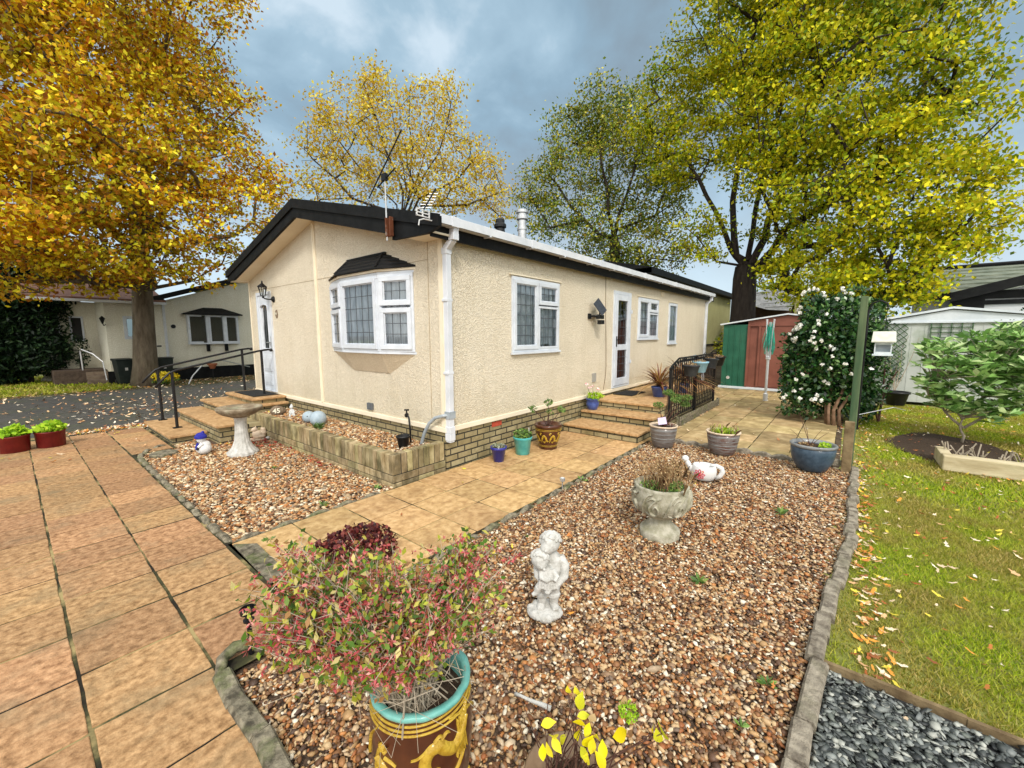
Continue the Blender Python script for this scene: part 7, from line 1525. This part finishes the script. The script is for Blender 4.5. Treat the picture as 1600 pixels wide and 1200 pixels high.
def tree(name,label,trunk,rads,blobs,leafm,size,ncl,nleaf,crad,bark='barkd',rt=.014,ex=.5,flat=.5,seg=.9,fork=None,aspect=.6,shell=.35,low=None,limbs=(),bend=.15):
    t=thing(name,label,'tree',(trunk[0][0],trunk[0][1],0))
    tr=Tree(trunk,rads); alow=fork if fork is not None else len(trunk)-2
    tr.bend=bend
    for lm in limbs:
        last=len(trunk)-1
        for px,py,d in lm:
            q=np.array(at(px,py,d)); a_=tr.p[last]; k=2
            for j in range(1,k+1): tr.p.append(a_+(q-a_)*j/k+(rng.normal(0,.06,3) if j<k else 0)); tr.par.append(last); last=len(tr.p)-1
    tips=[]
    bl=[(np.array(at(px,py,d)),r) for px,py,d,r in blobs]; f0=np.array(trunk[-1]); bl.sort(key=lambda q:np.linalg.norm(q[0]-f0))
    for c,r in bl: tr.attach(c-np.array((0,0,r*.3)),seg,alow=alow)
    for c,r in bl:
        for k in range(max(3,int(ncl*r*r))):
            q=blob_points(c,(r,r,r*.85),1,shell)[0]
            if low is not None and q[2]<low: continue
            tr.attach(q,seg*.8,alow=alow,up=.0); tips.append(q)
    tr.build('trunk',M[bark],t,rt,ex)
    tips=np.array(tips); n=len(tips)*nleaf
    C_=np.repeat(tips,nleaf,axis=0); jit=rng.normal(0,1,(n,3))*crad*np.array((1,1,flat)); 
    leaves('crown',M[leafm],C_+jit,size,t,aspect=aspect,up=.7,droop=.2); return t
tree('golden_oak','big golden orange oak filling the upper left, its trunk across the road','x' and [(2.72,17.3,-.1),(2.74,17.3,.6),(2.80,17.3,1.8),(2.86,17.3,3.0),(2.9,17.3,4.4),(2.95,17.2,6.0)],[.42,.31,.27,.25,.22,.18],
 [(190,20,17,2.6),(80,30,16,2.8),(10,110,15.5,2.8),(-60,40,16,3),(290,110,17,1.5),(355,185,17,1.3),(395,250,17,1.25),(150,150,15.5,2.4),(260,200,15.5,2.0),(40,220,15,2.4),(320,280,15,1.5),(395,330,16.3,1.1),(120,270,14.5,2.0),(220,300,14.5,1.7),(20,320,15,2.0),(-60,300,15,2.2),(90,375,15,1.6),(170,370,14.5,1.3),(300,360,15,1.1),(10,410,16,1.5),(250,395,15,.9),(345,400,15.8,.9),(140,425,15.5,.8),(60,440,16,.9),(200,-90,17,3),(60,-90,16,3),(240,440,16.2,.6),(420,295,17,.7),(300,425,15.5,.6)],
 'oakleaf',.125,9.5,90,.27,flat=.42,bark='bark',rt=.012,low=2.55,limbs=[[(225,395,17),(215,350,16.6),(190,290,16),(150,230,15.5)],[(240,380,17),(262,320,16.6),(290,250,16.2),(310,180,16.5)],[(228,370,17.1),(225,280,17),(215,180,17),(205,80,17)],[(215,390,17),(160,345,15.8),(90,320,15)]])
b_=at(1160,500,17)
tree('yellow_green_oak','huge yellow green oak spreading over the sheds on the right, dark forked trunk','x' and [(16.73,3.01,-.1),(16.73,3.01,1.0),(16.74,3.02,2.4),(16.74,3.03,3.5),(16.74,3.03,3.9)],[.54,.43,.39,.37,.32],
 [(1150,70,17,2.3),(1080,120,17,1.5),(1035,190,17,1.2),(1240,40,16,2.6),(1340,20,15.3,2.3),(1430,60,15,1.5),(1485,130,15,.85),(1180,170,16,2.0),(1280,170,14.8,2.4),(1380,170,14.3,1.9),(1470,210,14.3,1.3),(1515,260,14.8,.75),(1535,310,15,.6),(1500,345,14.9,.9),(1535,370,15,.5),(1330,280,14,1.9),(1420,310,14.3,1.5),(1480,370,14.8,.9),(1260,290,14.8,1.5),(1110,230,16.5,1.4),(1060,260,17,1.0),(1025,240,17.5,.8),(1090,360,16,.8),(1120,400,16,.6),(1300,370,14.5,1.2),(1390,390,14.5,1.3),(1250,400,15.2,.9),(1310,430,15.2,.8),(1440,430,15,.9),(1280,455,15.5,.8),(1350,450,15.5,.9),(1400,440,15.2,.9),(1230,440,15.8,.7),(1200,250,15.5,1.2),(1230,-70,16,2.6),(1370,-70,15.3,2.1),(1215,345,15.8,.9)],
 'oakleaf2',.12,13,96,.27,flat=.42,rt=.0145,fork=4,low=2.25,limbs=[[(1150,400,17),(1146,350,17),(1150,280,17),(1165,190,16.5),(1160,100,16.5)],[(1180,400,16.9),(1200,345,16.5),(1230,280,16),(1265,190,15.4),(1280,90,15.2)],[(1190,410,16.8),(1225,360,16.3),(1290,320,15.4),(1370,290,14.6),(1440,270,14.2)],[(1142,390,17),(1118,330,16.8),(1092,280,16.6),(1060,240,16.8)],[(1170,395,17),(1180,330,16.7),(1205,240,16),(1225,150,15.6)],[(1195,420,16.8),(1250,385,15.8),(1330,365,15)]])
tree('green_oak','darker green oak rising behind the far end of the home roof','x' and [(18.6,8.7,-.1),(18.5,8.7,2),(18.4,8.7,4),(18.3,8.8,6)],[.34,.30,.26,.2],
 [(930,170,20,1.4),(895,210,20,1.3),(850,270,20,1.2),(935,250,20,2.0),(1000,215,20,1.5),(985,170,20.5,1.0),(860,340,20,1.5),(950,350,20,2.0),(1025,320,20,1.5),(1020,390,19,1.2),(920,410,20,1.3),(1065,400,20,.8),(830,300,20,.9),(975,420,19.5,1.2),(1045,270,20,1.0)],
 'midleaf',.13,16,66,.33,rt=.011,low=3.0,limbs=[[(950,330,19.5),(940,260,19.8),(932,190,20)],[(965,340,19.5),(990,270,19.8),(1000,200,20)],[(940,370,19.5),(890,320,19.8),(855,270,20)]])
tree('thin_yellow_oak','thin yellow leaved tree with many bare upright twigs behind the roof ridge','x' and [(12.4,16.6,-.1),(12.3,16.6,2.5),(12.2,16.6,4.5),(12.1,16.6,6)],[.32,.28,.25,.20],
 [(575,150,20,1.3),(520,205,20,1.2),(600,220,20,1.8),(670,180,20,1.5),(720,240,20,1.5),(640,270,20,1.9),(545,280,20,1.4),(755,300,20,1.3),(690,300,20,1.5),(505,170,20,.7),(590,120,20,.8),(695,145,20,.8),(480,230,20,.7),(770,250,20,.7),(780,330,20,.7),(500,300,20,1.)],
 'sparseleaf',.13,27,26,.28,rt=.0075,seg=.7,bend=.05,shell=.2,limbs=[[(630,300,20),(600,230,20),(575,150,20),(565,115,20)],[(640,300,20),(645,230,20),(640,160,20)],[(650,300,20),(685,240,20),(705,160,20)],[(620,320,20),(560,260,20),(510,185,20)],[(655,310,20),(715,280,20),(760,230,20)],[(610,330,20),(550,310,20),(490,250,20)],[(660,320,20),(730,320,20),(785,300,20)],[(635,300,20),(620,220,20),(605,110,20)],[(648,290,20),(670,210,20),(678,140,20)]])
# smaller trees showing beneath the crowns
tree('far_yellow_tree','small yellow tree seen between trunk and grey roofed house','x' and [(30,1.2,0),(30,1.2,2)],[.2,.15],[(1215,470,29,1.2),(1262,450,28,1.6),(1255,490,28,1.4),(1300,460,27,1.6),(1350,470,26,1.4),(1190,430,31,1.2)],'oakleaf2',.2,12,30,.4)
# ================================================================ WORLD, SUN, CAMERA
sc=bpy.context.scene
w=bpy.data.worlds.new('World'); sc.world=w; w.use_nodes=True; nt=w.node_tree; nt.nodes.clear(); L=nt.links.new
SUN_EL,SUN_AZ=R(44),math.atan2(-.60,-.62)   # direction towards the sun
out=nd(nt,'ShaderNodeOutputWorld'); bgk=nd(nt,'ShaderNodeBackground'); L(bgk.outputs[0],out.inputs[0])
sky=nd(nt,'ShaderNodeTexSky'); sky.sky_type='NISHITA'; sky.sun_disc=False; sky.sun_elevation=SUN_EL; sky.sun_rotation=PI/2-SUN_AZ; sky.air_density=1.2; sky.dust_density=2.5
tc=nd(nt,'ShaderNodeTexCoord'); sp=nd(nt,'ShaderNodeSeparateXYZ'); L(tc.outputs['Generated'],sp.inputs[0])
# flatten directions onto a cloud layer
mxz=nd(nt,'ShaderNodeMath',operation='MAXIMUM'); L(sp.outputs[2],mxz.inputs[0]); mxz.inputs[1].default_value=.06
az=nd(nt,'ShaderNodeMath',operation='ADD'); L(mxz.outputs[0],az.inputs[0]); az.inputs[1].default_value=.30
dx=nd(nt,'ShaderNodeMath',operation='DIVIDE'); L(sp.outputs[0],dx.inputs[0]); L(az.outputs[0],dx.inputs[1])
dy=nd(nt,'ShaderNodeMath',operation='DIVIDE'); L(sp.outputs[1],dy.inputs[0]); L(az.outputs[0],dy.inputs[1])
cb=nd(nt,'ShaderNodeCombineXYZ'); L(dx.outputs[0],cb.inputs[0]); L(dy.outputs[0],cb.inputs[1]); cb.inputs[2].default_value=3.3
n1=nd(nt,'ShaderNodeTexNoise',Scale=1.35,Detail=6,Roughness=.5,Distortion=.2); L(cb.outputs[0],n1.inputs['Vector'])
n2=nd(nt,'ShaderNodeTexNoise',Scale=3.2,Detail=7,Roughness=.55,Distortion=.3); L(cb.outputs[0],n2.inputs['Vector'])
mn_=nd(nt,'ShaderNodeMixRGB'); mn_.inputs[0].default_value=.35; L(n1.outputs[0],mn_.inputs[1]); L(n2.outputs[0],mn_.inputs[2])
rp_=nd(nt,'ShaderNodeValToRGB'); e=rp_.color_ramp.elements; e[0].position=.36; e[0].color=(.185,.22,.25,1); e[1].position=.62; e[1].color=(.62,.74,.82,1)
for p_,c_ in ((.44,(.235,.31,.36,1)),(.51,(.27,.40,.49,1)),(.57,(.37,.52,.62,1))):
    q=e.new(p_); q.color=c_
L(mn_.outputs[0],rp_.inputs[0])
# brighter, paler towards the horizon
hz=nd(nt,'ShaderNodeMapRange'); hz.inputs[1].default_value=.0; hz.inputs[2].default_value=.42; hz.inputs[3].default_value=.95; hz.inputs[4].default_value=0; hz.interpolation_type='SMOOTHSTEP'; L(sp.outputs[2],hz.inputs[0])
hm=nd(nt,'ShaderNodeMixRGB'); L(hz.outputs[0],hm.inputs[0]); L(rp_.outputs[0],hm.inputs[1]); hm.inputs[2].default_value=(.62,.76,.88,1)
# sky brightened overhead and behind the camera, out of view, to light the scene
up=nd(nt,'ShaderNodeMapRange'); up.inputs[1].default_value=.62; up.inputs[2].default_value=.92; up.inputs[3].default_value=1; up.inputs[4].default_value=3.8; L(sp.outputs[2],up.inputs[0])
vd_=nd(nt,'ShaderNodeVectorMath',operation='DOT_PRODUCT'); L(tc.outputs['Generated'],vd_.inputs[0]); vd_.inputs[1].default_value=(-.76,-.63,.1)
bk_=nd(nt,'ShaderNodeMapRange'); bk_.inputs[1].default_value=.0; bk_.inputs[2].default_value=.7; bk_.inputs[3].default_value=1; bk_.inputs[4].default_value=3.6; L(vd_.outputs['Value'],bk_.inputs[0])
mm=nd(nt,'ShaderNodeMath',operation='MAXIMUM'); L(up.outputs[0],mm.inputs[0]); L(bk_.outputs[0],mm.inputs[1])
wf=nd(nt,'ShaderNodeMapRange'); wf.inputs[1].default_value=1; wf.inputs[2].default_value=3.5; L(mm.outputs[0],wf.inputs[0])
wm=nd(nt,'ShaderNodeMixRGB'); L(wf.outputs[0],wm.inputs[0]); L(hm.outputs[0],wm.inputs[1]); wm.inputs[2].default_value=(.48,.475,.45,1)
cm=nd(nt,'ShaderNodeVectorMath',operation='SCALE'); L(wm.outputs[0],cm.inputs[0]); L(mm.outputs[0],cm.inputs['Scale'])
# warm the brightened sky a little, add the physical sky underneath
sc2_=nd(nt,'ShaderNodeVectorMath',operation='SCALE'); L(sky.outputs[0],sc2_.inputs[0]); sc2_.inputs['Scale'].default_value=.25
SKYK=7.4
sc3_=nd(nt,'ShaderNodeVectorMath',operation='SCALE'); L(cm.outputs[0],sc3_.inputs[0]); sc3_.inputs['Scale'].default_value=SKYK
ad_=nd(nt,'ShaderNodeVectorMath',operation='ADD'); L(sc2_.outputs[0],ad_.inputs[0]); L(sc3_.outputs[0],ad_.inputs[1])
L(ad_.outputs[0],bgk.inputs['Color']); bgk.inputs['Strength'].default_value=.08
su=bpy.data.lights.new('sun','SUN'); su.energy=1.5; su.angle=R(12); su.color=(1,.95,.87); so_=bpy.data.objects.new('sun',su); C.objects.link(so_)
sd3=Vector((math.cos(SUN_EL)*math.cos(SUN_AZ),math.cos(SUN_EL)*math.sin(SUN_AZ),math.sin(SUN_EL))); so_.rotation_euler=sd3.to_track_quat('Z','Y').to_euler()
cam=bpy.data.cameras.new('camera'); co=bpy.data.objects.new('camera',cam); C.objects.link(co); sc.camera=co
cam.sensor_fit='HORIZONTAL'; cam.sensor_width=36; cam.lens=FOC/1600*36; cam.clip_start=.05; cam.clip_end=1500
co.matrix_world=Matrix([[*RM[0],0],[*RM[1],0],[*RM[2],H],[0,0,0,1]])
sc.view_settings.view_transform='Standard'; sc.view_settings.look='None'; sc.view_settings.gamma=1; sc.view_settings.exposure=.74
sc.render.resolution_x=1024; sc.render.resolution_y=768
